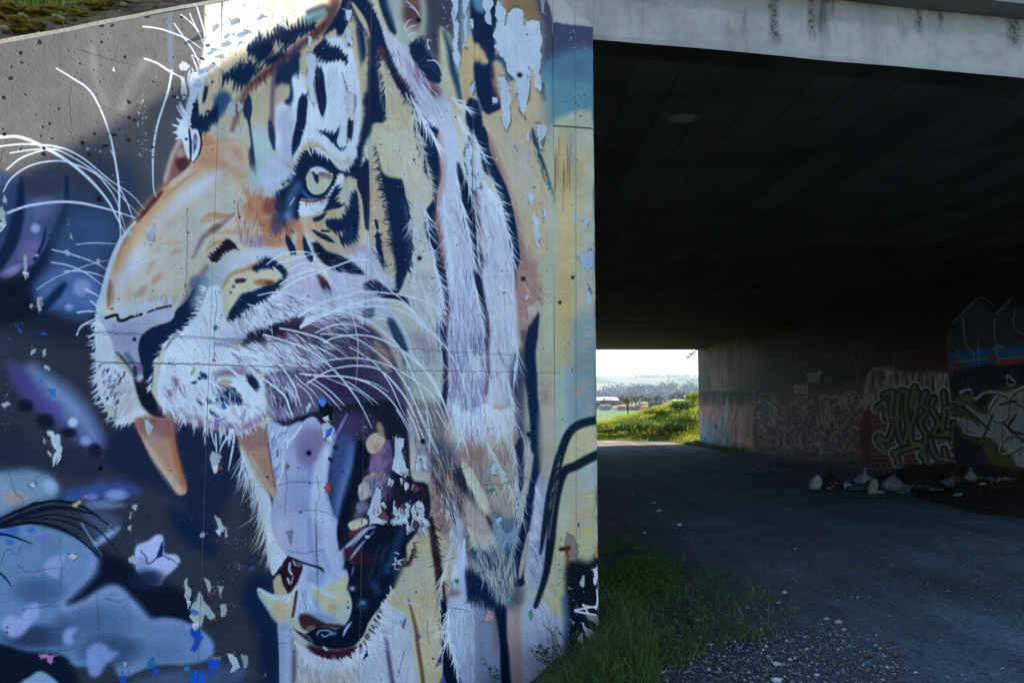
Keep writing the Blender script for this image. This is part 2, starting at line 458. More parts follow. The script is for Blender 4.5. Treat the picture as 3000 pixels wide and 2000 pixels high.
def paint_face(m):
    S,L,H,F,G,K = m.shape,m.line,m.hairs,m.fringe,m.glow,m.peel
    up = (0.25,-1)
    # forehead base
    S('A2',[(360,560),(700,420),(1100,220),(1560,-60),(1900,-60),(1850,800),(1700,1300),(1300,1400),(900,1547),(260,1547),(270,1000)],YO,12)
    S('A2',[(330,-400),(1600,-400),(1250,40),(1000,170),(800,330),(560,470),(420,610),(300,680),(290,560),(310,440),(350,340),(370,100)],(226,220,204),10)
    S('A2',[(820,-200),(1450,-200),(1250,40),(1050,160),(900,160),(840,40)],(220,204,158),22,.7)
    H('A2',[(380,480),(800,400),(1000,500),(800,900),(400,1050),(300,800)],[(400,800,.1,1),(900,500,-.3,1)],[YL,YO,(200,160,100),(236,216,170)],260,90,9,.55)
    H('A2',[(560,900),(950,900),(960,1500),(560,1300)],[(700,1100,0,1)],[YL,(206,170,110),(190,190,160)],200,110,9,.5)
    S('A2',[(330,1180),(620,1100),(700,1300),(560,1400),(380,1330)],(190,196,178),22,.6)
    S('A2',[(760,1150),(920,1250),(1000,1500),(960,1620),(760,1620)],(176,208,204),20,.75)
    # left white edge + far eye
    S('A2',[(160,690),(260,650),(330,610),(310,690),(290,780),(270,860),(215,950),(195,1060),(140,1010),(150,920),(175,860)],W2,4,jag=18,jdir=(.3,-1))
    L('A2',[(60,880),(110,980),(180,1110)],WH,16,w1=8); L('A2',[(55,960),(110,1060),(165,1140)],WH,12,w1=6)
    L('A2',[(70,900),(130,1030),(200,1160)],NK,16)
    S('B1',[(1640,0),(1700,140),(1745,215),(1720,270),(1640,350),(1560,390),(1470,490),(1495,350),(1540,180)],(156,104,88),4)
    L('B1',[(1640,20),(1560,180),(1500,400)],(206,178,168),44,soft=5,a=.8)
    S('B1',[(1590,230),(1660,180),(1720,240),(1640,320)],MA,4,.85); G('B1',(1640,150),60,(210,170,140),.7)
    S('A1',[(1650,1080),(1690,1130),(1725,1220),(1725,1440),(1685,1390),(1650,1260),(1600,1210)],WH,2)
    for a in ((1620,1150,-60,-20),(1640,1190,-70,10),(1660,1120,-60,-40),(1650,1230,-60,30)):
        L('A1',[(a[0],a[1]),(a[0] + a[2],a[1] + a[3])],WH,16,w1=4)
    S('A1',[(1745,1180),(1790,1178),(1812,1290),(1780,1425),(1738,1455),(1732,1300)],WH,1.5)
    S('A1',[(1755,1210),(1785,1210),(1795,1290),(1765,1390),(1748,1400),(1746,1300)],(150,150,170),3,.9)
    G('A1',(1775,1250),26,(170,104,90),.9,40)
    L('A1',[(1715,1180),(1728,1300),(1726,1460)],NK,18,w1=8); L('A1',[(1800,1170),(1825,1290),(1800,1400)],NK,14,w1=4)
    # dark patches
    S('A2',[(690,450),(800,400),(930,400),(910,470),(870,520),(800,560),(760,510),(720,480)],NK,2.5,jag=45,jdir=(.35,-1))
    S('A2',[(740,390),(900,340),(1000,270),(1100,258),(1290,240),(1300,265),(1200,290),(1130,340),(1060,410),(1010,390),(1000,350),(900,370),(800,400)],(30,46,74),3,jag=38,jdir=(.1,1))
    S('A2',[(860,540),(950,510),(1010,480),(1060,520),(1020,570),(950,590),(880,570)],NK,2,jag=40,jdir=(.5,-1))
    S('A2',[(460,720),(520,670),(600,640),(680,610),(770,600),(770,640),(740,690),(680,770),(600,750),(540,710)],NK,2,jag=46,jdir=(.2,-1))
    S('A2',[(400,880),(480,830),(550,880),(540,930),(470,1040),(410,1100),(380,1060),(395,960)],(62,92,122),7,jag=30,jdir=(.4,-1))
    S('A2',[(185,1140),(190,1040),(240,900),(260,1050),(300,1060),(350,1030),(420,960),(430,1080),(350,1130),(330,1190),(250,1180)],NK,3,jag=38,jdir=(.15,-1))
    S('A2',[(288,910),(310,800),(338,790),(328,870),(300,930)],NK,1.5,jag=14)
    L('A2',[(1500,-20),(1440,180),(1330,300),(1180,410),(1060,520),(950,600),(820,690),(720,780),(650,900),(600,1050),(560,1180)],MA,66,w0=100,w1=22,soft=9,a=.72)
    F('A2',[(1400,200),(1180,410),(950,600),(720,780)],[(-.3,1),(.2,1)],MA,70,90,10,.6)
    F('A2',[(1300,240),(1060,420),(900,560),(760,680)],[(.2,-1),(.3,-1)],NK,60,80,10,.8)
    F('A2',[(470,720),(600,640),(770,600)],(.2,-1),NK,40,70,10); F('A2',[(700,450),(900,400)],(.3,-1),NK,30,70,10); F('A2',[(200,1120),(340,1150)],(.1,1),NK,26,60,10)
    L('A2',[(1180,400),(1060,510),(960,590)],MV,60,soft=8,a=.6)
    S('A2',[(1180,180),(1260,110),(1390,80),(1400,120),(1300,205)],(110,150,152),7,.85)
    L('A2',[(1250,110),(1390,60),(1420,80)],(60,70,84),50,soft=6,a=.8)
    # crown stripes
    S('A2',[(1470,190),(1540,60),(1580,-80),(1670,-80),(1640,120),(1600,230),(1560,310),(1510,330),(1500,260),(1430,290),(1380,330)],NK,3,jag=30,jdir=(-.4,1))
    S('A2',[(1640,-80),(1790,-80),(1860,100),(1890,260),(1905,400),(1890,600),(1890,800),(1910,950),(1965,1060),(1940,1110),(1830,1115),(1805,1200),(1750,1300),(1730,1420),(1690,1600),(1560,1640),(1640,1480),(1700,1330),(1745,1150),(1770,1000),(1755,920),(1785,800),(1800,600),(1800,430),(1800,320),(1700,200)],NK,4,jag=22,jdir=(-1,.5))
    L('A2',[(1650,30),(1700,110),(1760,220),(1805,330)],YO,50,w0=20,w1=14,soft=3)
    L('A2',[(1650,-60),(1610,60),(1590,180)],(150,130,110),26,soft=4,a=.6)
    S('A2',[(1680,250),(1740,270),(1760,360),(1770,480),(1740,570),(1710,540),(1690,400)],(34,54,84),5,jag=24,jdir=(0,1))
    L('A2',[(1770,280),(1800,450),(1810,600)],(110,90,90),24,soft=5,a=.7)
    L('A2',[(1650,260),(1700,560),(1760,800)],(214,190,140),70,soft=9,a=.6)
    # whites around the eye
    S('A2',[(1330,590),(1420,545),(1500,560),(1610,580),(1590,520),(1520,440),(1430,410),(1400,370),(1500,345),(1590,400),(1650,460),(1690,640),(1730,900),(1720,1150),(1670,1350),(1600,1440),(1480,1430),(1380,1300),(1260,1240),(1180,1340),(1110,1450),(980,1420),(950,1280),(940,1100),(975,950),(1080,900),(1100,690),(1190,650),(1230,820),(1300,900),(1380,1050),(1400,950),(1390,720)],WH,4,jag=24,jdir=(.1,-1))
    H('A2',[(1390,620),(1640,560),(1700,900),(1660,1300),(1500,1250),(1390,1080)],[(1500,700,-.2,1),(1550,1100,-.5,1)],[W2,W3,WH,(196,206,226)],160,110,8,.6)
    S('A2',[(960,1050),(1090,1000),(1120,1300),(1080,1560),(960,1560),(1000,1300)],(174,166,190),14,.65)
    S('A2',[(1180,870),(1240,890),(1232,1050),(1222,1140),(1180,1270),(1105,1390),(1105,1260),(1140,1100),(1152,960)],NK,3,jag=26,jdir=(.1,-1))
    L('A2',[(1110,1390),(1180,1280)],NB,20,w1=4,soft=3)
    S('A2',[(1320,620),(1380,655),(1400,800),(1412,930),(1375,1060),(1332,930),(1310,760)],NK,2.5,jag=24,jdir=(.1,1))
    S('A2',[(950,660),(1060,560),(1170,480),(1172,640),(1100,700),(1112,880),(1060,950),(1030,900),(1090,780),(1020,770),(955,800)],(34,56,86),4,jag=34,jdir=(.1,1))
    S('A2',[(1170,520),(1230,560),(1215,690),(1175,660)],YO,4,.9)
    S('A2',[(960,800),(1040,770),(1085,800),(1070,880),(990,930),(950,900)],YO,4,jag=24,jdir=(0,1))
    L('A2',[(940,640),(925,850),(920,1050),(935,1250)],(110,88,116),36,soft=5,a=.8)
    S('A2',[(890,1090),(940,1180),(948,1360),(925,1330),(890,1230)],(44,66,98),3,jag=20)
    S('A2',[(685,890),(725,870),(740,980),(725,1100),(745,1280),(760,1400),(775,1560),(725,1520),(705,1400),(728,1330),(700,1110),(655,1010)],(40,62,88),3,jag=22,jdir=(.1,1))
    S('A2',[(1290,470),(1330,410),(1400,355),(1430,420),(1520,445),(1580,510),(1605,575),(1540,535),(1420,555),(1350,515)],NK,3,jag=24,jdir=(-.4,1))
    S('A2',[(1310,620),(1370,650),(1350,720),(1305,700)],(54,80,96),5,.7)
    # orange brow of the nose root
    S('A2',[(320,1250),(520,1270),(640,1350),(690,1480),(660,1650),(300,1650),(200,1460),(260,1400)],(206,150,104),20,.85)
    G('A2',(620,1430),130,OR,.6,150); G('A2',(330,1330),90,OR,.7,160); G('A2',(480,1480),190,(212,158,112),.7)
    # lids
    S('A2',[(1235,1275),(1290,1212),(1380,1195),(1470,1225),(1530,1165),(1505,1290),(1530,1345),(1590,1325),(1600,1200),(1610,1090),(1642,1050),(1648,1180),(1622,1320),(1560,1400),(1510,1390),(1420,1310),(1340,1250),(1280,1240)],NK,2,jag=22,jdir=(.2,-1))
    L('A2',[(1645,1080),(1640,1200),(1610,1320)],MA,22,soft=3,a=.8)
    G('A2',(1545,1315),32,WH,1); L('A2',[(1590,1060),(1570,1180),(1525,1290)],WH,22,soft=2,w0=8)
    S('B2',[(1130,330),(1160,240),(1230,130),(1330,128),(1430,190),(1490,270),(1570,320),(1700,290),(1740,340),(1720,470),(1690,400),(1600,352),(1500,350),(1480,430),(1420,530),(1330,572),(1185,565),(1170,640),(1150,750),(1120,800),(1060,880),(1000,740),(930,610),(960,505),(1030,470),(1090,420)],NK,3,jag=20,jdir=(-.7,-.7))
    L('B2',[(1150,450),(1090,560),(1070,700)],(110,132,162),80,soft=9,a=.65); L('B2',[(1200,500),(1250,550),(1330,560)],(120,140,160),30,soft=4,a=.6)
    L('B2',[(1120,560),(1080,620)],W2,14,soft=2,a=.8)
    F('B2',[(1000,440),(1080,400),(1110,350)],(-.6,-1),NK,20,70,9)
    S('B2',[(1190,60),(1280,20),(1400,100),(1470,180),(1560,290),(1640,240),(1690,140),(1620,40),(1560,140),(1480,80),(1380,-20),(1250,-60)],WH,3,jag=26,jdir=(.3,1))
    F('B2',[(1240,120),(1340,120),(1440,190),(1540,280)],[(.2,1),(.5,1)],WH,26,70,13)
    F('B2',[(1480,200),(1560,230),(1640,190)],(.6,1),YL,34,80,9)
    # eyeball
    S('B2',[(1220,400),(1258,305),(1340,278),(1430,320),(1482,385),(1430,470),(1370,522),(1290,532),(1240,490)],(214,208,166),1.5)
    S('B2',[(1262,300),(1340,275),(1440,320),(1485,385),(1420,380),(1300,350)],(132,112,112),7,.85)
    S('B2',[(1262,298),(1330,274),(1395,298),(1415,325),(1350,320),(1330,345),(1290,330)],WH,2)
    for x,y in ((1424,324),(1458,340)):
        G('B2',(x,y),14,WH,1)
    S('B2',[(1282,315),(1300,322),(1315,345),(1335,345),(1342,400),(1330,432),(1305,395)],NK,1.5)
    G('B2',(1300,470),70,(190,196,168),.6)
    L('B2',[(1222,400),(1234,480),(1295,540),(1385,528),(1450,450),(1490,370)],NK,26,w0=14,soft=1.2)
    S('B2',[(1170,620),(1200,578),(1330,585),(1420,545),(1480,450),(1545,335),(1572,400),(1530,500),(1460,565),(1400,645),(1300,705),(1175,725)],WH,3,jag=14,jdir=(1,.4))
    G('B2',(1400,600),90,(200,190,222),.6,50)
    L('B2',[(1190,580),(1300,590),(1380,565),(1460,545)],(104,58,66),14,soft=1.5,a=.9)
    F('B2',[(1210,588),(1300,592),(1400,560)],(.4,1),(120,70,80),16,46,7,.8)
    # under-eye yellow with spots
    S('B2',[(1170,735),(1300,710),(1400,655),(1470,560),(1540,470),(1600,360),(1690,400),(1740,520),(1760,700),(1755,880),(1700,990),(1600,1080),(1460,1060),(1330,960),(1200,840)],YO,4)
    S('B2',[(1540,500),(1660,420),(1660,600),(1560,640)],(200,206,190),12,.7); G('B2',(1300,800),90,(214,168,116),.7)
    S('B2',[(1430,590),(1500,450),(1525,510),(1480,570),(1560,630),(1440,665),(1390,680)],NK,2,jag=24,jdir=(.8,-.5))
    S('B2',[(1275,745),(1340,725),(1400,690),(1380,745),(1310,768)],NK,1.5,jag=18,jdir=(.8,-.6))
    S('B2',[(1410,765),(1480,750),(1540,750),(1590,715),(1645,560),(1680,490),(1702,620),(1690,880),(1600,965),(1530,955),(1580,860),(1500,860),(1420,825)],NK,3,jag=24,jdir=(.5,1))
    S('B2',[(1285,845),(1360,875),(1430,905),(1485,965),(1400,940),(1320,892)],NK,2,jag=14,jdir=(.8,.5))
    L('B2',[(1370,855),(1445,860)],NK,20,w1=6); G('B2',(1620,900),90,(60,70,110),.5)
    S('B2',[(1735,270),(1795,220),(1805,400),(1808,620),(1800,830),(1765,820),(1735,570),(1690,430)],NK,2.5,jag=16,jdir=(.2,1))
    # striped yellow strip with beads
    S('B2',[(1810,200),(1870,140),(1900,300),(1935,560),(1990,740),(2010,950),(2040,1200),(1960,1250),(1840,1150),(1800,900),(1810,600)],YO,4)
    H('B2',[(1810,250),(1880,220),(1940,600),(1990,760),(1960,1200),(1830,1100)],[(1860,300,1,-.6),(1900,700,1,-.7),(1920,1100,.5,1)],[YL,(180,140,110),(120,86,90),(236,216,176)],150,60,7,.7)
    L('B2',[(1860,765),(1875,830)],NK,26); L('B2',[(1875,870),(1885,990),(1905,1100),(1935,1220)],NK,46,w0=20,w1=20,soft=2)
    F('B2',[(1875,880),(1890,1000),(1930,1200)],(1,.3),NK,24,46,11,jit=.5); F('B2',[(1870,890),(1885,1010),(1910,1150)],(-1,.2),NK,18,36,11,jit=.5)
    S('B2',[(1795,1050),(1820,1000),(1835,1080),(1850,1150),(1810,1130)],(40,40,58),2,jag=16,jdir=(1,.2))
    S('B2',[(1860,40),(1960,120),(2060,260),(2112,400),(2132,560),(2150,700),(2172,900),(2190,1080),(2150,1230),(2080,1390),(2035,1340),(2050,1200),(2015,1000),(1995,800),(1965,600),(1930,450),(1900,300),(1880,150)],NK,3,jag=32,jdir=(-.7,1))
    F('B2',[(1900,300),(1950,560),(1990,800),(2010,1000)],(-1,-.2),NK,40,70,9)
    L('B2',[(2190,800),(2190,1000),(2150,1200)],(60,44,66),50,soft=8,a=.6)

    # ---------- nose bridge
    S('B1',[(1465,495),(1720,262),(1800,130),(1900,80),(2210,80),(2265,500),(2250,760),(2110,900),(1910,1060),(1850,1260),(1700,1400),(1560,1490),(1300,1510),(1050,1560),(955,1540),(985,1260),(1075,1000),(1200,820),(1320,650)],(216,192,156),3)
    S('B1',[(1460,800),(1800,560),(2120,420),(2230,640),(2050,840),(1800,1100),(1600,1350),(1300,1430),(1150,1400),(1300,1050)],(208,200,176),26,.8)
    L('B1',[(1500,510),(1370,650),(1250,800),(1150,970),(1060,1190)],(214,150,92),110,soft=14,a=.8)
    L('B1',[(1470,500),(1330,655),(1240,770)],MA,44,w0=20,w1=20,soft=4,a=.9); L('B1',[(1230,780),(1150,900),(1060,1080)],(150,96,70),26,soft=6,a=.6)
    L('B1',[(2060,270),(1800,470),(1500,740),(1400,850)],(226,222,232),110,w0=10,w1=60,soft=13,a=.9)
    L('B1',[(1330,1000),(1200,1160),(1060,1400)],(226,218,226),130,w0=40,w1=70,soft=18,a=.8)
    L('B1',[(1420,960),(1440,830),(1700,640)],(220,178,136),120,soft=24,a=.5)
    S('B1',[(1800,110),(1960,60),(2130,60),(2220,200),(2200,420),(2090,330),(1980,300),(1840,300),(1740,330)],(206,140,92),20,.75)
    G('B1',(2060,130),100,(200,180,160),.5); L('B1',[(2060,190),(2180,280)],(216,206,200),70,soft=14,a=.5)
    L('B1',[(1480,560),(1640,420),(1800,310)],OR,26,w0=6,w1=6,soft=4,a=.6)
    for pts,w,cc,aa in ((((1830,760),(1900,715),(1960,705),(2050,720)),40,OR,.8),(((1840,780),(1960,740),(2120,700)),24,OR,.7),
                           (((2120,705),(1960,830),(1840,920),(1760,1080),(1735,1100)),40,MV,.75),(((1900,860),(1990,800)),60,(110,66,50),.5),
                           (((1870,1025),(1960,965),(2090,950)),26,OR,.8),(((1960,880),(2080,860),(2200,880)),22,OR,.5),
                           (((1380,1330),(1470,1240)),60,OR,.5),(((1390,1130),(1340,1230)),50,OR,.35),(((1330,1350),(1230,1460)),60,(190,130,90),.5),
                           (((1000,1300),(990,1420),(985,1540)),30,(120,66,56),.8),(((1025,1340),(1020,1500)),18,(180,110,70),.7),(((1500,960),(1650,960)),60,(216,170,124),.6),(((1550,1060),(1650,1030)),40,OR,.35)):
        L('B1',pts,cc,w,w0=w * .3,w1=w * .3,soft=6,a=aa)
    S('B1',[(1900,1110),(1940,1060),(1990,1010),(2060,930),(2140,985),(2110,1020),(2030,1050),(1980,1120),(1930,1135)],(40,26,40),3,jag=16,jdir=(.7,.6))
    H('B1',[(1240,1050),(1850,700),(2100,600),(1900,1000),(1500,1350)],[(1500,1000,.8,-.6)],[(226,206,170),(206,160,110),(196,190,170),(222,190,150)],190,70,8,.4)
    G('B1',(1480,1480),170,(150,120,116),.4,60)
    # orange side of nose root
    S('B2',[(690,560),(780,520),(870,520),(945,570),(965,700),(1010,830),(1040,960),(980,1030),(880,1000),(720,960),(640,900),(670,700)],(204,142,96),44,.45)
    H('B2',[(560,760),(640,480),(800,420),(950,560),(1030,950),(880,1030),(660,960)],[(760,700,-.25,1),(950,800,.25,1)],[OR,(150,84,66),(214,160,116),(120,90,116),(226,190,150)],240,90,11,.6)
    G('B2',(770,640),150,OR,.6,190); G('B2',(900,640),90,(120,64,60),.7,110); G('B2',(960,800),110,(96,66,92),.8,130)
    G('B2',(780,950),190,(160,140,176),.6,80); G('B2',(1000,700),80,(60,72,104),.7,140); G('B2',(930,950),120,OR,.6,80)
    G('B2',(870,820),60,OR,.6,120); L('B2',[(1060,720),(1100,800),(1140,820)],(150,160,196),70,soft=9,a=.7)
    L('B2',[(1110,780),(1060,870),(1060,960)],(196,128,84),80,soft=8,a=.8); L('B2',[(1150,800),(1180,900),(1170,1020)],(206,140,96),70,soft=6,a=.9)
    S('B2',[(1040,930),(1060,900),(1110,980),(1140,1050),(1090,1060)],NK,3,jag=16)
    S('B2',[(1200,900),(1240,960),(1290,1080),(1270,1150),(1220,1080),(1200,1000)],NK,3)
    L('B2',[(1245,960),(1290,1060)],W2,18,soft=2,w1=6)
    S('B2',[(760,420),(840,250),(960,200),(1060,300),(1110,350),(1000,440),(930,530),(870,530),(780,480)],(206,208,226),12,.95)
    H('B2',[(760,400),(860,220),(1080,330),(940,520),(800,480)],[(900,350,-.3,1)],[WH,W2,(186,196,214)],90,90,8,.6)
    G('B2',(780,360),100,(176,206,206),.6,160)
    # dark gap + nostril
    L('B1',[(1880,1180),(1830,1280),(1760,1400),(1700,1560)],(70,70,102),70,w0=10,w1=130,soft=13,a=.9)
    S('C1',[(1600,330),(1690,250),(1770,120),(1850,40),(1910,70),(1870,200),(1830,290),(1750,420),(1650,530),(1560,590),(1480,670),(1440,750),(1400,810),(1385,960),(1350,1080),(1300,1010),(1272,800),(1250,690),(1268,570),(1340,495),(1440,455),(1530,432),(1575,390)],NK,3.5)
    G('C1',(1780,90),100,(90,96,130),.7,90); G('C1',(1500,600),120,(30,40,66),.4)
    S('C1',[(900,360),(960,400),(1060,432),(1150,432),(1280,402),(1370,350),(1490,318),(1555,322),(1580,380),(1530,442),(1400,482),(1320,532),(1270,590),(1250,680),(1262,770),(1285,870),(1300,960),(1250,975),(1200,850),(1140,770),(1040,690),(1030,640),(980,560),(920,460)],(186,184,206),1.6)
    S('C1',[(1000,480),(1230,470),(1240,620),(1180,700),(1050,650)],(172,168,192),12,.8); G('C1',(1500,390),100,(206,196,208),.7,60)
    L('C1',[(1240,560),(1330,490),(1450,450),(1540,420)],(206,170,156),16,soft=3,a=.8); G('C1',(1218,598),26,(46,44,66),1)
    G('C1',(1260,870),60,(130,100,130),.8,70); L('C1',[(1150,740),(1200,810)],(76,104,120),50,soft=5,a=.7); S('C1',[(1200,850),(1235,840),(1245,940),(1215,930)],(54,74,100),3)
    L('C1',[(960,405),(1060,380),(1075,425),(1130,425),(1180,400),(1280,372)],(26,26,40),26,soft=1.5); L('C1',[(1340,352),(1430,320),(1550,296)],(34,34,52),18,soft=1.5)
    # whites left of the nose
    L('B1',[(1225,775),(1110,915),(1040,1060),(985,1210),(935,1400),(900,1560)],W2,46,w0=20,soft=2.5)
    L('C1',[(905,250),(885,380),(885,480),(880,600)],W2,50,soft=2.5)
    F('B1',[(1050,1545),(1250,1530),(1560,1490)],(0,-1),W2,26,90,16,jit=.1); F('C1',[(1070,390),(1250,360),(1400,310),(1560,270)],(0,-1),W2,40,90,13,jit=.1)
    S('C1',[(880,420),(940,480),(1000,600),(1030,690),(1060,820),(1140,880),(1200,960),(1225,1060),(1245,1200),(1310,1260),(1245,1335),(1050,1372),(1040,1290),(940,1180),(890,1050),(880,900),(868,700),(868,500)],WH,2)
    S('C1',[(1060,950),(1190,970),(1240,1160),(1200,1260),(1060,1320),(1040,1150)],(206,186,172),10,.8)
    F('C1',[(880,420),(870,600),(875,800),(880,1000),(930,1180),(1040,1320)],[(-1,.7),(-1,.4),(-.8,.7),(-.8,.8)],WH,60,90,15)
    H('C1',[(900,820),(1130,900),(1170,1000),(1050,1280),(930,1120)],[(1000,1000,-.5,1)],[NK,(40,70,100),(70,60,80),(150,130,140)],42,55,16,.9)
    H('C1',[(900,820),(1130,900),(1220,1060),(1240,1250),(1050,1340),(930,1120)],[(1000,1000,-.5,1)],[WH,W2],90,90,10,.8)
    F('C1',[(1050,1365),(1150,1345),(1240,1330)],(-.5,1),WH,16,50,12)
    S('C1',[(1040,705),(1100,775),(1165,850),(1210,950),(1240,1080),(1290,1200),(1400,1305),(1510,1310),(1450,1220),(1400,1130),(1360,1050),(1320,970),(1270,990),(1230,960),(1180,850),(1100,745)],(26,32,54),4)
    G('C1',(1320,1010),80,(70,44,62),.7,70)

    # ---------- muzzle right
    S('B2',[(420,1180),(560,1080),(760,1015),(950,1015),(1060,1060),(860,1120),(700,1190),(560,1250),(500,1400),(470,1600),(350,1600),(330,1400)],(214,212,216),8)
    S('B2',[(180,1547),(300,1250),(420,1180),(470,1330),(400,1547)],(176,186,186),16,.8)
    S('C2',[(350,130),(430,112),(480,230),(540,400),(700,330),(820,230),(1000,180),(1150,230),(1260,330),(1150,400),(1000,440),(930,480),(820,540),(700,600),(520,640),(600,700),(900,680),(1150,760),(1250,820),(1050,860),(950,900),(750,880),(900,1000),(850,1100),(900,1200),(860,1270),(760,1370),(620,1450),(500,1400),(320,1360),(130,1310),(0,1260),(-90,1200),(-120,1060),(-100,900),(-40,700),(60,570),(170,470),(250,370),(300,240)],WH,3)
    # dark mouth corner
    S('C2',[(690,560),(900,480),(1100,400),(1250,330),(1450,350),(1700,420),(1900,560),(2040,760),(2120,950),(2170,1300),(2150,1560),(1500,1560),(1400,1250),(1300,1060),(1050,950),(960,920),(1060,870),(1260,830),(1150,745),(900,650)],(84,76,98),8)
    S('C2',[(690,560),(900,480),(1110,420),(1200,500),(1150,640),(900,640)],(58,40,58),8,.8)
    G('C2',(1080,600),130,(104,58,66),.8,80); G('C2',(1450,640),260,(44,52,76),.7,110); G('C2',(1350,480),200,(120,92,116),.8,90); G('C2',(1600,1000),330,(58,44,76),.7,250)
    G('C2',(1300,940),180,(96,62,84),.6,90); G('C2',(1800,1200),260,(52,54,78),.7,200)
    S('C2',[(1840,600),(1950,680),(2010,810),(1960,920),(1880,780)],(178,138,116),8,.95)
    S('C2',[(1980,640),(2070,740),(2140,900),(2160,1060),(2120,1040),(2060,850)],(186,182,144),7,.95)
    S('C2',[(700,560),(860,500),(980,470),(940,560),(800,620),(640,670)],(30,34,56),7,.75)
    L('C2',[(420,640),(640,620),(900,640),(1150,640)],(80,70,96),40,soft=10,a=.55)
    S('C2',[(900,640),(1100,640),(1300,760),(1350,860),(1150,830),(950,760)],(214,210,222),12,.85)
    S('C2',[(900,900),(1200,930),(1400,1120),(1500,1400),(1300,1300),(1120,1340),(960,1360),(900,1260),(880,1080)],(112,98,120),10)
    S('C2',[(1900,420),(2100,480),(2352,640),(2400,1100),(2400,1600),(2170,1600),(2160,1100),(2080,760),(1980,600)],(186,182,172),12)
    S('C2',[(2050,560),(2140,700),(2200,1000),(2190,1300),(2150,1000)],(60,76,100),10,.7); H('C2',[(1950,430),(2350,650),(2350,1400),(2200,1400),(2100,800)],[(2100,600,.6,1),(2300,1200,.2,1)],[WH,W2,(150,150,150),(206,200,170),(120,100,130)],260,150,8,.7)
    # spots band
    S('B2',[(730,1225),(790,1150),(880,1105),(960,1150),(1070,1240),(1010,1330),(880,1390),(770,1430),(700,1450),(630,1500),(600,1590),(520,1650),(560,1540),(620,1450),(760,1380),(920,1330),(960,1260),(900,1200),(820,1200)],NK,4,jag=26,jdir=(.4,1))
    S('C2',[(515,430),(540,360),(600,300),(650,230),(740,195),(850,130),(980,80),(900,200),(780,270),(660,340),(580,400)],NK,3,jag=24,jdir=(.5,1))
    S('B2',[(490,1330),(600,1240),(700,1212),(800,1225),(900,1200),(1000,1250),(960,1320),(850,1350),(750,1400),(650,1420),(590,1500),(540,1570),(500,1650),(470,1500)],(226,208,162),5)
    G('B2',(850,1320),130,(170,108,70),.85,46); G('B2',(900,1330),60,(90,54,50),.7,30)
    L('B2',[(470,1370),(550,1250),(700,1195),(850,1125)],(206,134,84),36,w0=14,w1=10,soft=5,a=.85)
    L('B2',[(600,1310),(680,1300)],(80,44,60),40,w1=14,soft=3); G('B2',(570,1360),24,(70,96,116),.8); G('B2',(545,1410),20,(70,96,116),.8)
    F('B2',[(740,1200),(860,1130),(960,1150),(1060,1230)],(.7,1),NK,40,60,11); F('B2',[(940,1190),(1000,1260)],(.5,1),YL,30,60,9)
    # cheek to the right
    S('B2',[(1040,1300),(1090,1180),(1180,1080),(1320,1200),(1400,1400),(1500,1600),(1150,1620),(1000,1480)],(206,190,206),8,.95)
    S('B2',[(1450,1060),(1600,1090),(1760,1000),(1800,900),(1850,1060),(1960,1240),(2040,1330),(1980,1480),(1800,1600),(1500,1560),(1430,1300)],(208,200,216),8,.95)
    G('B2',(1680,1020),130,(190,158,176),.7,70)
    S('B2',[(1290,1000),(1330,960),(1420,1040),(1540,1080),(1660,1150),(1745,1245),(1560,1235),(1420,1180),(1340,1090)],(24,36,60),5,jag=20,jdir=(.8,.5))
    S('B2',[(1320,1240),(1420,1320),(1490,1450),(1540,1560),(1450,1540),(1380,1400)],(66,46,64),6); L('B2',[(1360,1290),(1440,1380),(1500,1540)],MA,30,soft=6,a=.7)
    S('B2',[(1745,1345),(1850,1300),(1990,1385),(2060,1400),(2040,1440),(1900,1440),(1780,1410)],NK,4); G('B2',(1880,1350),90,(90,56,74),.8,40)
    L('B2',[(1700,1470),(1900,1440),(2100,1470),(2250,1560)],(26,38,62),60,w0=20,soft=5)
    H('B2',[(1050,1250),(1320,1150),(1500,1560),(1100,1600)],[(1200,1300,.6,.8)],[WH,W2,(186,170,190)],160,80,7,.6)
    H('B2',[(1460,1100),(1860,1000),(2030,1340),(1800,1600),(1500,1500)],[(1600,1250,1,.35),(1900,1200,.6,1)],[WH,W2,(190,174,190),WH],260,80,7,.65)
    S('C2',[(1150,220),(1450,150),(1800,150),(1850,330),(1600,360),(1300,400),(1180,330)],(206,206,224),12,.8)
    H('C2',[(1180,330),(1850,200),(1850,420),(1500,560),(1200,480)],[(1500,400,1,.4)],[WH,W2,(130,110,140),WH],160,90,9,.6)
    S('C2',[(1750,330),(1850,320),(1830,400),(1740,390)],(44,56,76),6,.8)
    S('C2',[(1860,300),(2000,330),(2130,520),(2260,780),(2200,800),(2060,640),(1940,440)],(200,200,210),10,.8)
    S('C2',[(1960,420),(2030,430),(2120,600),(2150,720),(2050,640)],(34,56,84),6,.85)
    # rows in the white fur
    S('C2',[(410,1110),(470,1085),(560,1035),(620,1090),(650,1150),(625,1195),(540,1160),(420,1160)],NK,2,jag=30,jdir=(.7,1))
    for q in ([(180,1000),(210,980),(245,980),(230,1000)],[(240,960),(275,945),(285,965)],[(320,1130),(350,1145),(385,1185),(340,1180)],[(230,1140),(300,1190),(280,1195)],[(260,900),(330,920),(330,960),(290,950)],[(350,1245),(410,1280),(440,1310),(380,1290)]):
        S('C2',q,NK,1.5,jag=6)
    S('C2',[(690,960),(740,930),(800,1000),(780,1050),(720,1020)],(34,38,62),4,jag=24,jdir=(.5,1))
    S('C2',[(400,900),(560,860),(680,870),(660,920),(500,930),(380,940)],(112,80,98),9,.8); S('C2',[(860,930),(1000,1000),(1100,1130),(1150,1200),(1050,1250),(930,1180),(880,1060)],(50,46,70),9,.92)
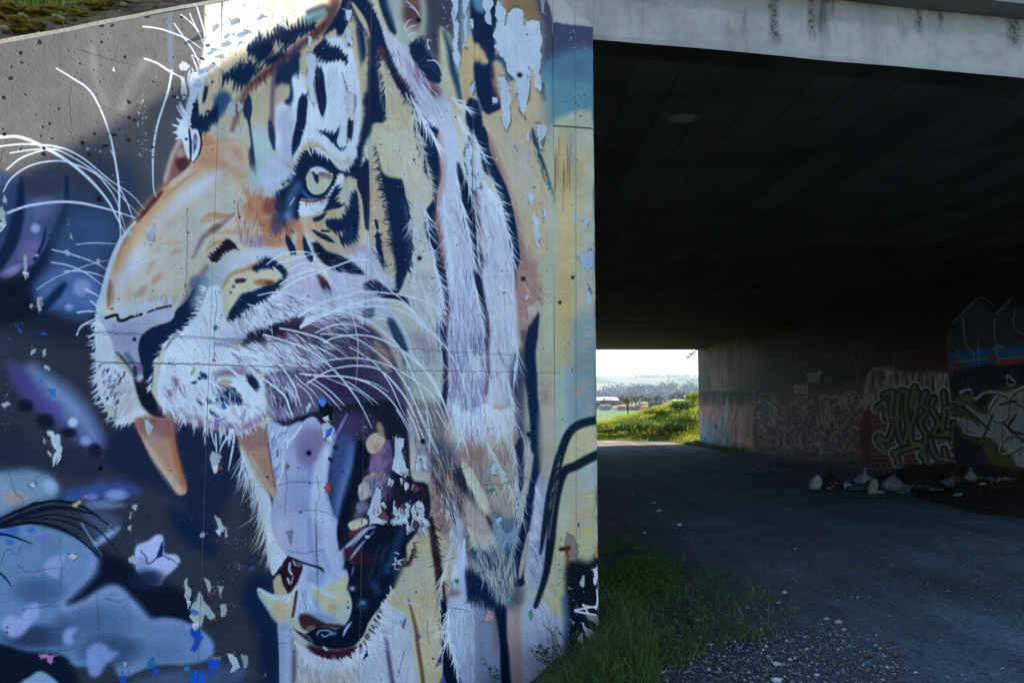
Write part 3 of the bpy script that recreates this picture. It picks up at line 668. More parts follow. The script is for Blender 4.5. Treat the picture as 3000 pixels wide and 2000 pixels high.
    S('C2',[(10,930),(70,960),(60,1030),(20,1010)],(130,84,100),6,.7); S('C2',[(-30,1060),(10,1050),(20,1110),(-20,1110)],(110,70,90),4,.7)
    L('C2',[(-90,1230),(60,1300),(280,1370),(500,1420),(700,1380),(860,1280)],(136,98,122),100,w0=50,w1=50,soft=10,a=.7)
    G('C2',(620,880),120,(176,140,150),.5,50); G('C2',(560,560),160,(190,180,210),.5,90)
    H('C2',[(0,640),(300,400),(500,500),(560,660),(350,900),(-60,950)],[(100,650,.5,1),(400,500,.3,1)],[WH,W2,(196,176,160),(214,214,232)],170,110,10,.7)
    H('C2',[(-80,950),(350,950),(800,1100),(850,1280),(600,1430),(300,1330),(-60,1200)],[(300,1100,.5,1),(700,1200,.6,1)],[WH,WH,W2,(150,120,146)],330,90,10,.75)
    H('C2',[(450,640),(1050,660),(1250,820),(950,900),(600,850)],[(700,750,1,.8)],[WH,W2,(96,80,110),WH],190,100,11,.75)
    H('C2',[(520,440),(760,300),(1100,200),(1200,330),(900,480),(620,600)],[(700,420,.6,1),(1000,300,1,.6)],[WH,W2,(170,150,160),(70,70,100),WH],230,100,10,.75)
    F('C1',[(1860,130),(1800,330),(1700,480),(1540,600),(1450,720),(1390,850),(1360,1050)],[(-.8,-.5),(-1,-.2),(-.8,.5),(-.5,1)],WH,80,60,12)
    F('C2',[(-70,1200),(130,1310),(320,1365),(560,1440)],[(.3,1),(.2,1),(-.2,1)],WH,46,130,13)

def paint_ruff(m):
    S,L,H,F,G,K = m.shape,m.line,m.hairs,m.fringe,m.glow,m.peel
    dn = (.3,1)
    # ----- upper right
    S('A3',[(420,-400),(1950,-400),(1950,700),(1500,760),(900,700),(600,520),(380,250)],(196,186,158),6)
    S('A3',[(700,-400),(1230,-400),(1000,400),(900,560),(820,560),(740,420),(740,180)],(72,70,84),26,.95)
    S('A3',[(540,-60),(720,-60),(740,100),(720,260),(620,260),(540,160)],(120,84,80),16,.85); G('A3',(640,120),90,(90,60,64),.7,100)
    L('A3',[(730,-40),(750,120),(730,300)],(190,182,160),50,soft=9,a=.8)
    S('A3',[(640,390),(740,430),(830,530),(895,600),(915,700),(880,760),(800,740),(720,690),(660,570),(625,480)],NK,6)
    F('A3',[(640,480),(720,430),(760,440)],(-.15,-1),NK,26,110,14,jit=.12)
    L('A3',[(700,560),(780,545),(860,620)],(70,96,126),16,soft=4,a=.6); L('A3',[(720,610),(790,600),(880,680)],(90,116,146),9,soft=2,a=.6)
    S('A3',[(250,-60),(330,-60),(480,300),(560,420),(640,560),(760,720),(900,830),(980,900),(1010,1100),(1060,1300),(1090,1560),(920,1560),(860,1250),(700,980),(560,720),(430,450),(300,180)],(206,200,214),8)
    S('A3',[(240,-60),(400,-60),(470,200),(540,330),(460,330),(360,200)],(214,194,146),8,.95)
    S('A3',[(330,-60),(420,-60),(470,140),(500,310),(440,280),(370,120)],NK,4,jag=14)
    S('A3',[(400,-60),(560,-60),(540,180),(620,380),(560,380),(500,280)],(176,180,164),10,.9)
    S('A3',[(620,560),(720,690),(850,760),(900,820),(870,900),(760,820),(680,720)],(112,62,78),12,.85); L('A3',[(520,480),(620,600),(700,720)],(150,110,130),60,soft=12,a=.5)
    H('A3',[(420,330),(560,400),(800,760),(1000,1000),(1050,1500),(900,1400),(700,950),(480,480)],[(500,400,.5,1),(800,850,.55,1),(1000,1400,.2,1)],[WH,WH,W2,(180,160,180)],330,170,8,.75)
    for a in (((570,260),(600,200),(640,170)),((580,280),(640,240),(690,230)),((620,60),(680,100),(715,160)),((590,10),(660,70),(710,140)),((600,330),(650,300),(700,310)),((780,550),(860,560),(910,640)),((830,540),(890,600),(930,700)),((900,700),(950,740),(990,800))):
        L('A3',a,WH,10,w1=3,a=.8)
    # yellow bands
    S('A3',[(890,260),(960,290),(1005,420),(1020,600),(1070,800),(1120,960),(1080,1040),(960,860),(905,640)],(214,198,148),7)
    L('A3',[(930,290),(985,460),(1010,620),(1060,800),(1080,920)],(38,72,98),60,w0=20,w1=30,soft=7,a=.95)
    L('A3',[(1050,0),(1070,300),(1100,580),(1120,640)],NB,50,soft=8,a=.7)
    S('A3',[(1080,0),(1200,40),(1190,340),(1120,400),(1080,200)],(140,160,160),14,.8)
    S('A3',[(1120,390),(1195,330),(1290,420),(1340,520),(1300,600),(1215,570),(1200,740),(1160,960),(1110,880),(1080,720),(1085,520)],(212,176,116),5,jag=14)
    S('A3',[(1190,-60),(1420,-60),(1420,100),(1395,310),(1400,560),(1395,680),(1365,740),(1430,900),(1462,1000),(1455,1110),(1350,1070),(1270,970),(1235,880),(1208,700),(1210,570),(1300,600),(1340,540),(1260,400),(1195,330)],NK,4,jag=24,jdir=(.2,-1))
    S('A3',[(1180,-60),(1290,-60),(1300,110),(1230,100),(1195,20)],(120,156,172),8,.9)
    L('A3',[(1380,660),(1400,820),(1440,920)],(140,84,84),40,soft=8,a=.8); L('A3',[(1400,580),(1440,700)],(196,160,116),60,soft=8)
    S('A3',[(1150,900),(1235,920),(1285,1060),(1305,1200),(1325,1350),(1420,1560),(1300,1560),(1240,1300),(1190,1230),(1130,1080)],NK,4)
    L('A3',[(1245,900),(1265,1020)],(150,130,150),16,soft=3,a=.7)
    # tan right field
    S('A3',[(1400,540),(1520,740),(1640,700),(1900,700),(1960,1000),(1960,1600),(1430,1600),(1340,1330),(1275,1060),(1290,1020),(1400,1100),(1470,1100)],(206,176,132),5)
    L('A3',[(1300,1160),(1340,1330),(1430,1560)],(140,88,88),50,soft=9,a=.7); L('A3',[(1400,1050),(1460,1120)],(90,50,60),60,soft=7,a=.8)
    L('A3',[(1545,700),(1480,560),(1420,520)],(50,84,110),60,soft=6,a=.9); L('A3',[(1560,900),(1560,1200),(1600,1400)],(170,160,150),80,soft=14,a=.6); L('A3',[(1540,1120),(1600,1440)],(150,110,100),40,soft=9,a=.5)
    S('A3',[(1480,-60),(1800,-60),(1850,200),(1700,180),(1500,150)],(150,116,70),16,.9)
    S('A3',[(1770,-80),(1990,-80),(1990,700),(1900,760),(1820,760),(1820,240)],(76,80,96),16,.95)
    S('A3',[(1830,620),(1930,560),(1940,900),(1860,860),(1830,780)],(110,164,182),12,.9)
    L('A3',[(1850,780),(1900,1000),(1930,1100)],(206,176,126),60,soft=8,a=.9)
    L('A3',[(1830,760),(1845,950),(1880,1140),(1925,1330)],(44,92,116),36,w0=30,w1=10,soft=4,a=.95)
    L('A3',[(1740,1180),(1760,1300),(1800,1420),(1850,1560)],(52,92,108),40,w0=10,soft=5,a=.9)
    H('A3',[(1540,780),(1840,780),(1920,1200),(1920,1547),(1450,1547),(1320,1200)],[(1600,1000,.25,1),(1850,1200,.4,1)],[(226,190,130),(206,200,190),(180,176,180),(216,160,90)],420,140,6,.6)
    # ----- mid
    S('B3',[(1340,-200),(1960,-200),(1965,1560),(1590,1560),(1600,950),(1480,420),(1330,60)],(208,180,136),4)
    L('B3',[(1330,20),(1400,220),(1480,420),(1560,700),(1620,950),(1640,1200)],(150,104,106),60,soft=10,a=.75)
    S('B3',[(1500,0),(1700,100),(1780,500),(1650,600),(1560,420)],(190,186,180),30,.5); S('B3',[(1600,1000),(1760,1150),(1820,1400),(1760,1560),(1600,1560)],(160,120,108),26,.85)
    H('B3',[(1380,0),(1760,0),(1950,700),(1940,1200),(1700,1547),(1620,1100),(1500,420)],[(1550,200,.4,1),(1800,700,.3,1),(1750,1300,.7,1)],[(226,186,120),(186,186,196),(214,206,186),(214,160,90),(196,166,130)],560,130,6,.55)
    L('B3',[(1735,-60),(1780,130),(1830,270)],(46,84,98),46,w0=20,soft=3.5); L('B3',[(1835,300),(1880,430),(1930,560),(1955,740)],(38,70,92),50,w0=50,w1=10,soft=3)
    F('B3',[(1860,420),(1900,520),(1940,680)],(-.5,.9),(200,206,190),30,60,7)
    F('B3',[(1740,60),(1800,220),(1850,380)],(.5,.9),(206,180,120),30,70,7)
    # band 1: pale yellow fur
    S('A3',[(330,450),(400,550),(480,690),(600,870),(665,1030),(660,1150),(690,1290),(745,1420),(790,1600),(420,1600),(330,1400),(280,1180),(300,1130),(400,1110),(405,1040),(375,880),(340,700)],(222,200,150),4)
    S('A3',[(330,470),(400,560),(500,740),(600,900),(560,920),(420,760),(340,640)],(206,160,140),14,.7)
    S('B3',[(400,40),(690,-40),(760,200),(800,400),(832,540),(770,660),(755,790),(785,920),(840,1080),(885,1260),(915,1560),(700,1560),(600,1400),(590,1270),(645,1120),(645,1000),(620,800),(600,650),(570,450),(520,280)],(220,204,164),3,jag=10)
    S('B3',[(600,560),(770,640),(720,900),(640,860)],(212,206,200),18,.7); S('B3',[(650,950),(780,960),(880,1300),(900,1560),(700,1560),(600,1380),(640,1150)],(212,206,200),18,.75)
    H('A3',[(340,500),(620,900),(660,1150),(780,1547),(430,1547),(300,1150),(400,1080)],[(450,800,.4,1),(480,1200,.8,.7),(600,1400,.5,1)],[YL,(230,210,170),(206,170,110),(236,226,206)],260,120,8,.6)
    H('B3',[(440,60),(700,0),(800,500),(640,700),(560,420)],[(600,200,.5,1)],[YL,(232,216,180),(206,170,110),WH],200,130,7,.6)
    H('B3',[(610,650),(760,700),(880,1250),(900,1540),(620,1400),(640,1000)],[(700,900,.4,1),(740,1300,.5,1)],[WH,YL,W2,(190,170,130),WH],380,130,7,.75)
    S('C3',[(560,140),(600,30),(700,-20),(870,0),(915,280),(880,380),(890,480),(900,650),(920,800),(920,960),(900,1300),(780,1450),(700,1320),(640,1200),(680,900),(620,700),(700,520),(640,330)],(196,190,178),8)
    S('C3',[(640,800),(780,760),(880,900),(940,860),(930,1100),(860,1330),(760,1330),(680,1150)],(182,186,160),18,.85); S('C3',[(650,560),(760,560),(870,780),(760,800)],(150,124,146),18,.6)
    H('C3',[(570,120),(870,20),(905,300),(880,600),(760,560),(650,330)],[(650,150,.5,1),(800,250,.3,1),(840,500,.1,1)],[WH,W2,YL,(170,160,160),WH],300,150,6,.8)
    H('C3',[(640,620),(880,560),(920,900),(900,1300),(720,1300),(660,900)],[(760,800,.25,1)],[W2,(206,206,186),(150,150,160),YL],200,150,6,.6)
    # stripe 2 (black)
    S('A3',[(250,20),(330,190),(400,400),(460,560),(540,720),(640,880),(700,1000),(800,1180),(850,1290),(880,1420),(900,1600),(790,1600),(742,1420),(690,1290),(662,1150),(668,1050),(615,930),(520,800),(440,640),(390,530),(335,440),(300,440),(265,200)],NK,3,jag=20,jdir=(-.5,1))
    L('A3',[(340,420),(440,580),(600,800),(660,920)],(96,60,80),26,soft=6,a=.6); G('A3',(360,480),60,(110,60,74),.7,90)
    S('B3',[(690,-60),(870,-60),(885,150),(912,350),(882,480),(862,640),(852,800),(885,950),(925,1150),(965,1300),(1015,1560),(920,1560),(885,1260),(845,1090),(790,950),(760,800),(765,680),(832,580),(832,520),(790,330),(740,150)],NK,3,jag=12,jdir=(-.4,1))
    S('C3',[(875,-60),(950,-40),(1000,170),(1012,300),(975,400),(962,520),(955,680),(970,800),(985,960),(965,1150),(950,1350),(900,1440),(905,1200),(925,1000),(918,820),(880,640),(868,500),(885,400),(915,290)],(32,44,70),4)
    L('C3',[(960,300),(955,560),(975,800),(985,1000)],(110,70,100),50,soft=9,a=.8); L('C3',[(900,560),(915,700)],NK,46,soft=6)
    # white band 1
    S('B3',[(880,-20),(1000,-60),(1080,300),(1100,560),(1140,760),(1190,950),(1210,1150),(1235,1300),(1270,1600),(1020,1600),(960,1250),(925,1000),(895,780),(880,560),(910,350),(890,150)],(210,208,220),4)
    L('B3',[(880,0),(920,220),(910,420),(880,600)],(190,130,110),50,soft=9,a=.7); L('B3',[(850,700),(890,900),(930,1150)],(140,84,96),60,soft=9,a=.75)
    L('B3',[(1020,660),(1070,760),(1180,940)],(150,100,120),40,soft=7,a=.7)
    S('C3',[(955,-40),(1230,-40),(1290,150),(1255,400),(1290,560),(1320,700),(1335,900),(1285,1200),(1290,1500),(960,1500),(955,1200),(985,1000),(970,800),(962,560),(1010,280)],(206,206,220),4)
    S('C3',[(985,760),(1060,800),(1100,1000),(1060,1120),(985,1100)],(140,90,116),18,.8); S('C3',[(1080,1000),(1250,950),(1290,1150),(1250,1500),(1080,1500)],(120,104,136),22,.75)
    S('C3',[(1150,600),(1320,600),(1340,900),(1260,1050),(1180,900)],(70,84,116),16,.75)
    H('B3',[(900,500),(1060,500),(1240,1547),(1030,1547),(930,1000)],[(980,700,.3,1),(1120,1300,.15,1)],[WH,WH,W2,(170,160,186)],520,170,6,.8)
    H('C3',[(980,0),(1220,0),(1290,560),(1320,800),(1260,1450),(970,1450),(970,600)],[(1100,100,.1,1),(1150,700,.08,1),(1150,1300,.06,1)],[WH,WH,W2,(160,150,180),(110,110,150)],900,210,6,.85)
    # gap and white band 2
    S('B3',[(1190,-60),(1240,60),(1260,220),(1290,420),(1380,500),(1470,640),(1510,850),(1570,1100),(1600,1600),(1300,1600),(1285,1200),(1265,950),(1245,700),(1210,480),(1180,300)],(206,204,214),4)
    S('B3',[(1150,0),(1180,20),(1180,280),(1150,420),(1120,260)],NK,5,.9)
    S('B3',[(1055,230),(1130,390),(1200,500),(1235,700),(1245,900),(1285,1150),(1310,1450),(1240,1300),(1185,1080),(1150,900),(1105,720),(1075,560)],(28,42,68),4)
    L('B3',[(1210,480),(1240,700),(1290,1000),(1300,1150)],(110,70,90),44,soft=8,a=.75)
    S('C3',[(1200,-40),(1290,140),(1325,300),(1342,500),(1325,700),(1290,500),(1250,300),(1225,150)],(40,46,70),4); L('C3',[(1320,300),(1350,520),(1350,760),(1320,1080)],(110,76,98),50,soft=8,a=.8)
    S('C3',[(1290,-40),(1585,-40),(1592,400),(1602,650),(1545,850),(1522,1000),(1535,1250),(1565,1560),(1300,1560),(1330,1100),(1352,900),(1342,700),(1362,500),(1322,300)],(208,206,216),4)
    L('C3',[(1400,30),(1450,160)],(150,110,140),22,soft=5,a=.7); L('C3',[(1400,640),(1470,800),(1490,840)],(140,84,100),24,soft=4,a=.8); L('C3',[(1410,900),(1450,1080)],(120,60,80),26,w0=6,w1=6,soft=3,a=.8)
    L('B3',[(1300,640),(1340,800),(1390,950)],(150,120,146),30,soft=6,a=.6); L('B3',[(1380,1100),(1440,1300)],(150,116,130),26,soft=5,a=.6)
    H('B3',[(1220,300),(1290,430),(1480,700),(1580,1250),(1580,1547),(1320,1547),(1270,900)],[(1350,600,.3,1),(1450,1200,.2,1)],[WH,WH,W2,(184,170,184)],620,170,6,.8)
    H('C3',[(1320,0),(1580,0),(1590,600),(1530,1000),(1540,1500),(1330,1500),(1370,700)],[(1450,100,.15,1),(1470,900,.1,1)],[WH,WH,W2,(176,160,176),(214,206,190)],720,200,6,.8)
    # stripe 3
    S('B3',[(1210,-60),(1310,-60),(1350,150),(1420,300),(1490,450),(1540,600),(1582,800),(1605,950),(1622,1100),(1610,1300),(1590,1400),(1575,1250),(1540,1050),(1500,850),(1465,650),(1400,460),(1310,260),(1240,60)],NK,3.5,jag=8)
    F('B3',[(1310,260),(1420,500),(1480,700)],(.8,.6),WH,26,110,7); F('B3',[(1480,760),(1530,950),(1570,1200)],(.25,1),WH,30,170,6)
    F('B3',[(1100,230),(1160,430),(1210,640),(1230,900),(1260,1200)],[(.35,1),(.35,1)],WH,60,190,6); F('C3',[(1200,50),(1250,300),(1290,560)],(.25,1),WH,60,200,6,jit=.12); F('C3',[(1150,700),(1220,800),(1300,760)],(.1,1),WH,50,260,6,jit=.08)
    # right of it
    S('C3',[(1595,-60),(1790,-60),(1860,240),(1800,320),(1760,450),(1690,560),(1620,600),(1600,400)],(176,136,118),8)
    S('C3',[(1780,-60),(1990,-60),(2000,900),(2000,1560),(1790,1560),(1770,900),(1760,500),(1830,280)],(198,190,146),8)
    S('C3',[(1790,1000),(1930,1050),(1950,1560),(1800,1560)],(184,152,138),18,.85); L('C3',[(1850,1100),(1880,1300),(1920,1500)],(150,100,96),34,soft=9,a=.6)
    H('C3',[(1620,0),(1800,0),(1840,250),(1760,430),(1650,560)],[(1700,200,.5,1)],[(200,160,136),(150,108,100),(206,180,160)],170,100,7,.7)
    F('C3',[(1700,330),(1760,290),(1800,260)],(.5,.9),(214,190,170),40,110,7); F('C3',[(1640,540),(1720,480)],(.3,1),(130,100,90),26,90,8)
    H('C3',[(1790,300),(1960,200),(1960,1500),(1800,1500)],[(1850,700,.3,1)],[(216,196,140),(190,196,176),(206,176,120)],200,130,7,.5)
    S('C3',[(1750,420),(1795,360),(1785,560),(1765,720),(1775,900),(1785,1150),(1810,1400),(1790,1600),(1700,1600),(1690,1300),(1665,1000),(1650,800),(1680,560)],NK,6)
    L('C3',[(1660,600),(1640,760),(1650,1000)],(90,72,70),40,soft=8,a=.7); L('C3',[(1655,1000),(1680,1200),(1700,1430)],(186,182,146),40,w0=10,w1=26,soft=5)
    S('C3',[(1560,750),(1640,700),(1660,900),(1660,1300),(1680,1560),(1560,1560),(1535,1250),(1525,1000)],(72,74,98),9,.9)
    F('C3',[(1560,560),(1600,700),(1570,900)],(.1,1),WH,40,230,6,jit=.1); F('C3',[(1520,1000),(1540,1150),(1545,1300)],(.3,1),WH,34,240,6,jit=.12)
    # ----- lower
    S('D3',[(640,0),(960,0),(1100,300),(1300,300),(1560,200),(1600,600),(1590,1080),(1500,1400),(1450,2100),(640,2100),(820,1547),(820,900),(800,450)],(152,130,128),14)
    S('D3',[(660,0),(900,0),(930,250),(960,400),(860,380),(700,300)],(150,146,136),14,.9); S('D3',[(820,250),(930,300),(1050,560),(1020,700),(900,520),(820,420)],(70,78,102),18,.85)
    S('D3',[(930,150),(1000,100),(1090,200),(1100,350),(980,260)],(206,200,164),14,.85); S('D3',[(1330,0),(1560,0),(1590,600),(1590,1000),(1480,1080),(1380,900),(1300,500)],(186,168,142),18,.9)
    G('D3',(1180,400),150,(176,128,106),.7,200); G('D3',(1440,400),120,(160,130,116),.6,200)
    S('D3',[(1095,470),(1200,560),(1280,740),(1350,900),(1385,1110),(1310,960),(1210,780),(1140,640)],(208,196,152),5,jag=20,jdir=(.3,1))
    S('D3',[(1000,540),(1080,560),(1180,760),(1280,920),(1360,1010),(1385,1150),(1270,1000),(1150,860),(1040,690)],(58,56,74),9,.9,jag=26,jdir=(.3,1))
    S('D3',[(820,430),(900,520),(980,760),(960,900),(880,820),(830,620)],(70,74,100),12,.7,jag=26); S('D3',[(870,640),(980,800),(1000,1000),(960,1100),(860,900)],(176,130,110),16,.8)
    S('D3',[(1080,760),(1200,850),(1330,1040),(1390,1150),(1250,1170),(1120,1000)],(190,164,142),10,.9,jag=22,jdir=(.3,1))
    S('D3',[(955,760),(1040,880),(1100,1040),(1135,1250),(1150,1600),(1010,1600),(1040,1280),(1010,1060),(975,930)],(196,190,212),8,.95)
    F('D3',[(960,800),(1000,1000),(1020,1250)],(-.3,1),WH,50,150,7); H('D3',[(980,800),(1100,1040),(1130,1500),(1030,1500),(1000,1000)],[(1050,1100,.05,1)],[WH,W2,(170,150,170)],140,150,7,.75)
    H('D3',[(830,450),(1560,300),(1580,1100),(1100,1150),(860,900)],[(1000,600,.4,1),(1400,700,.15,1)],[(206,186,150),(120,100,110),(196,170,150),(80,84,106),(214,206,190)],480,140,7,.55)
    S('E3',[(810,250),(880,200),(1000,260),(1040,420),(980,700),(930,760),(890,560),(830,400)],(206,190,150),10,.92)
    L('E3',[(810,60),(840,300),(880,520),(905,720)],(64,40,44),70,w0=40,w1=60,soft=5,a=.92); F('E3',[(830,200),(880,480),(900,680)],(.45,1),(50,38,50),60,100,9)
    S('E3',[(1130,200),(1220,260),(1320,300),(1390,240),(1500,200),(1560,300),(1500,520),(1300,560),(1180,440)],(54,72,100),14,.92)
    F('E3',[(1180,240),(1280,280),(1370,230)],(.25,1),(206,196,160),60,110,8); F('E3',[(1380,120),(1450,220),(1560,160)],(.05,1),(150,160,166),60,150,8)
    S('E3',[(1170,420),(1300,520),(1420,640),(1480,560),(1580,420),(1600,560),(1500,700),(1440,860),(1350,740),(1220,620)],(170,172,158),10,.85,jag=30)
    H('E3',[(1170,420),(1300,500),(1580,420),(1500,700),(1430,860),(1280,680)],[(1350,600,.35,1),(1500,550,-.2,1)],[(206,206,190),(120,136,156),(186,186,166),(60,80,104)],230,130,7,.75)
    S('E3',[(1130,560),(1250,600),(1345,680),(1430,800),(1440,870),(1330,800),(1250,740),(1150,720)],NK,6,jag=30,jdir=(.1,1))
    S('E3',[(960,800),(1060,760),(1180,740),(1230,900),(1230,1700),(1080,1700),(1000,1260),(955,1080)],(196,196,214),8)
    S('E3',[(1190,740),(1330,820),(1420,900),(1440,1200),(1460,1700),(1220,1700)],(146,152,172),14,.95); S('E3',[(1360,880),(1420,920),(1440,1300),(1400,1300)],(120,96,104),12,.6)
    F('E3',[(960,900),(970,1080),(1010,1230),(1050,1450)],[(-.4,1),(.1,1)],WH,50,170,10); H('E3',[(1000,900),(1200,800),(1220,1600),(1090,1600)],[(1100,1000,.1,1)],[WH,W2,(160,166,190)],200,170,7,.7)
    S('E3',[(890,740),(945,820),(955,1000),(965,1200),(1030,1380),(1090,1560),(1100,1800),(930,1800),(925,1300),(900,1050)],NK2,4)
    S('E3',[(1395,880),(1440,860),(1500,880),(1500,1080),(1490,1200),(1520,1560),(1530,1800),(1460,1800),(1440,1200),(1420,1040)],NK2,6)
    S('E3',[(1505,880),(1600,760),(1680,800),(1650,1000),(1660,1400),(1640,1800),(1530,1800),(1495,1200)],(190,156,150),9); S('E3',[(1520,660),(1640,640),(1660,780),(1560,880),(1500,860)],(96,96,112),14,.8)
    S('E3',[(1640,900),(1780,780),(2000,900),(2040,1100),(2100,1300),(2100,1800),(1650,1800),(1660,1400)],(186,186,206),9)
    H('E3',[(1650,700),(1800,760),(2040,1100),(2060,1500),(1680,1500)],[(1750,900,.55,1),(1950,1200,.4,1)],[WH,W2,(150,154,176),YL],220,160,7,.65)
    S('E3',[(1800,700),(1960,460),(2030,560),(2020,900),(1980,960),(1850,820)],(200,180,124),10,.95); H('E3',[(1800,700),(1960,460),(2000,900)],[(1900,700,.4,1)],[(214,180,110),YL,(200,196,170)],110,120,7,.7)
    # slivers & long stripes down the right
    S('D3',[(1570,340),(1645,260),(1660,600),(1610,900),(1592,1100),(1580,900),(1602,700),(1582,500)],(40,50,74),6)
    S('D3',[(1660,200),(1700,240),(1720,420),(1690,700),(1640,1000),(1600,1200),(1610,900),(1660,600)],(176,172,150),7,.9)
    L('D3',[(1740,-60),(1790,260),(1770,560),(1700,900),(1640,1200),(1600,1560)],NK,90,w0=90,w1=90,soft=5); L('E3',[(1650,220),(1600,500),(1640,640)],NK,90,w0=40,w1=40,soft=5)
    S('D3',[(1700,1080),(1690,1250),(1650,1450),(1620,1530),(1605,1480),(1650,1250)],(186,172,150),3)
    S('D3',[(1770,640),(1850,560),(1890,760),(1840,1100),(1770,1350),(1780,1560),(1700,1560),(1705,1250),(1730,950)],(186,182,200),6)
    F('D3',[(1770,700),(1760,1000),(1740,1300)],(.45,1),WH,60,150,7); F('E3',[(1720,200),(1720,420),(1710,600)],(.5,1),WH,60,170,7); S('E3',[(1700,300),(1870,260),(1850,480),(1740,740),(1700,640)],(176,172,190),8,.9)
    H('E3',[(1700,300),(1870,260),(1850,480),(1740,720)],[(1760,450,.5,1)],[WH,W2,(120,130,156)],110,130,7,.8)
    S('D3',[(1800,0),(1960,0),(1960,300),(1920,560),(1870,640),(1800,560)],(196,180,152),10,.9); F('D3',[(1860,300),(1900,420),(1950,380)],(.8,.3),(206,180,120),26,60,7)
    # curved stripes onto the pier
    L('D3',[(2420,90),(2250,105),(2130,150),(2050,240),(1990,400),(1945,560),(1900,750),(1850,1000),(1800,1300)],NK,74,w0=74,w1=10,soft=4)
    paint_pier(m)
    L('D3',[(2420,90),(2250,105),(2130,150),(2050,240),(1990,400),(1945,560),(1900,750),(1855,1000),(1810,1300)],(26,44,60),70,w0=76,w1=10,soft=4)
    L('D3',[(2420,370),(2250,440),(2120,510),(2020,560),(1960,720),(1920,950),(1890,1250),(1850,1500),(1760,1780)],(24,40,56),80,w0=80,w1=40,soft=4)
    L('D3',[(1960,640),(1920,900),(1880,1160)],(150,140,132),16,soft=3,a=.7)
    F('D3',[(1990,420),(1940,640),(1890,900)],(-.6,.8),(160,160,156),30,60,8,.6)

def paint_pier(m):
    S,L,H,F,G,K = m.shape,m.line,m.hairs,m.fringe,m.glow,m.peel
    x0,x1 = 1940,2500
    S('A3',[(1925,-400),(x1,-400),(x1,640),(1930,640)],(80,86,108),3,smooth=False)
    S('A3',[(1930,560),(x1,560),(x1,1300),(1935,1300)],(108,148,156),24)
    S('A3',[(1930,500),(x1,520),(x1,700),(1930,700)],(94,120,144),24,.8)
    S('A3',[(1850,-400),(x1,-400),(x1,250),(2270,245),(2200,240),(2080,225),(2000,212),(1950,200),(1920,205),(1895,90),(1860,20)],(176,172,168),1.6,rough=1.2)
    m.specks('A3',(2080,330),260,200,60,9,(190,196,206))
    S('A3',[(1940,1090),(x1,1120),(x1,1700),(1945,1700)],(196,190,152),10)
    S('B3',[(1955,-10),(x1,0),(x1,1900),(1960,1900)],(188,182,152),14)
    S('B3',[(1950,60),(2105,60),(2110,1560),(1975,1700),(1955,700)],(206,178,118),12)
    S('B3',[(2110,150),(2200,200),(2180,1000),(2110,1200)],(200,184,130),18,.7); L('B3',[(2080,0),(2085,260)],(150,160,156),60,soft=9,a=.7)
    S('C3',[(1960,300),(2110,300),(2080,800),(2000,860),(1970,700)],(206,178,104),16,.9)
    S('C3',[(2110,420),(x1,300),(x1,1400),(2130,1400),(2000,1400),(2000,900),(2090,800)],(142,158,162),26,.9)
    S('C3',[(1975,900),(2040,900),(2010,1560),(1970,1560)],(170,190,164),12,.8)
    for crp,y0,y1,n in (('B3',100,1500,60),('C3',100,1250,60)):
        for _ in range(n):
            y = prng.uniform(y0,y1)
            x = prng.uniform(2060,2290)
            L(crp,[(x,y),(x + prng.uniform(50,130),y + prng.uniform(-70,70))],(216,170,100),9,a=prng.uniform(.3,.7),soft=1)
    S('D3',[(2000,520),(2050,260),(2140,180),(2420,130),(2420,420),(2250,400),(2120,480)],(206,192,142),6)
    S('D3',[(1960,800),(2040,600),(2200,500),(2420,430),(2420,1250),(2250,1350),(2100,1330),(2000,1500),(1940,1600)],(196,190,150),6)
    S('D3',[(2150,560),(2300,480),(2420,600),(2300,700),(2180,700)],(160,182,190),18,.7)
    S('E3',[(1960,150),(2420,150),(2420,420),(2040,700),(2040,1000),(1940,700)],(200,190,138),12,.9)
    for _ in range(46):
        y = prng.uniform(200,1300)
        x = prng.uniform(2040,2240)
        L('D3',[(x,y),(x + 60,y - 14),(x + 130,y - 40)],(218,172,100),10,a=prng.uniform(.4,.8),soft=1)
    # black sprayed foot with white tag marks
    S('E3',[(2040,480),(2150,450),(2260,470),(2420,360),(2420,1900),(2030,1900),(2045,1000),(2030,700)],(22,28,42),9,jag=20)
    L('E3',[(2020,780),(2040,1000),(2050,1400)],(70,96,130),50,soft=9,a=.8)
    for pts,w in ((((2120,895),(2310,932)),20),(((2118,885),(2320,850)),18),(((2190,835),(2245,925)),16),(((2325,705),(2335,780),(2315,870)),30),(((2215,1275),(2330,1300)),26),(((2190,840),(2320,870)),14)):
        L('E3',pts,WH,w,soft=1.2)
    K('E3',[(2290,500),(2330,490),(2345,600),(2310,680),(2285,620)],WH); K('E3',[(2170,1005),(2240,1060),(2340,1110),(2345,1260),(2280,1200),(2220,1120)],WH)
    K('E3',[(2205,930),(2340,940),(2345,1050),(2290,1000),(2230,960)],(150,146,140)); K('E3',[(2150,1100),(2190,1080),(2200,1190),(2165,1200),(2140,1150)],(196,196,200)); K('E3',[(2180,590),(2210,560),(2200,680),(2160,650)],(186,188,186)); K('E3',[(2060,970),(2110,1000),(2090,1030)],(186,190,196)); K('E3',[(2050,670),(2100,690),(2060,695)],(170,160,130))
    # rust / broken concrete
    K('E3',[(2050,190),(2100,210),(2150,300),(2140,380),(2100,430),(2040,380),(2020,300)],(150,132,122),rough=2,hgt=-3)
    L('E3',[(1990,335),(2060,325)],(96,40,26),36,soft=3); L('E3',[(2040,330),(2050,420),(2050,500)],(120,60,34),26,w1=6,soft=5,a=.8)
    S('E3',[(2220,140),(2260,150),(2255,185),(2215,180)],(206,190,70),2); L('E3',[(2315,320),(2320,400)],(220,160,60),30,soft=2); L('D3',[(2150,1030),(2150,1055)],(30,70,150),14)

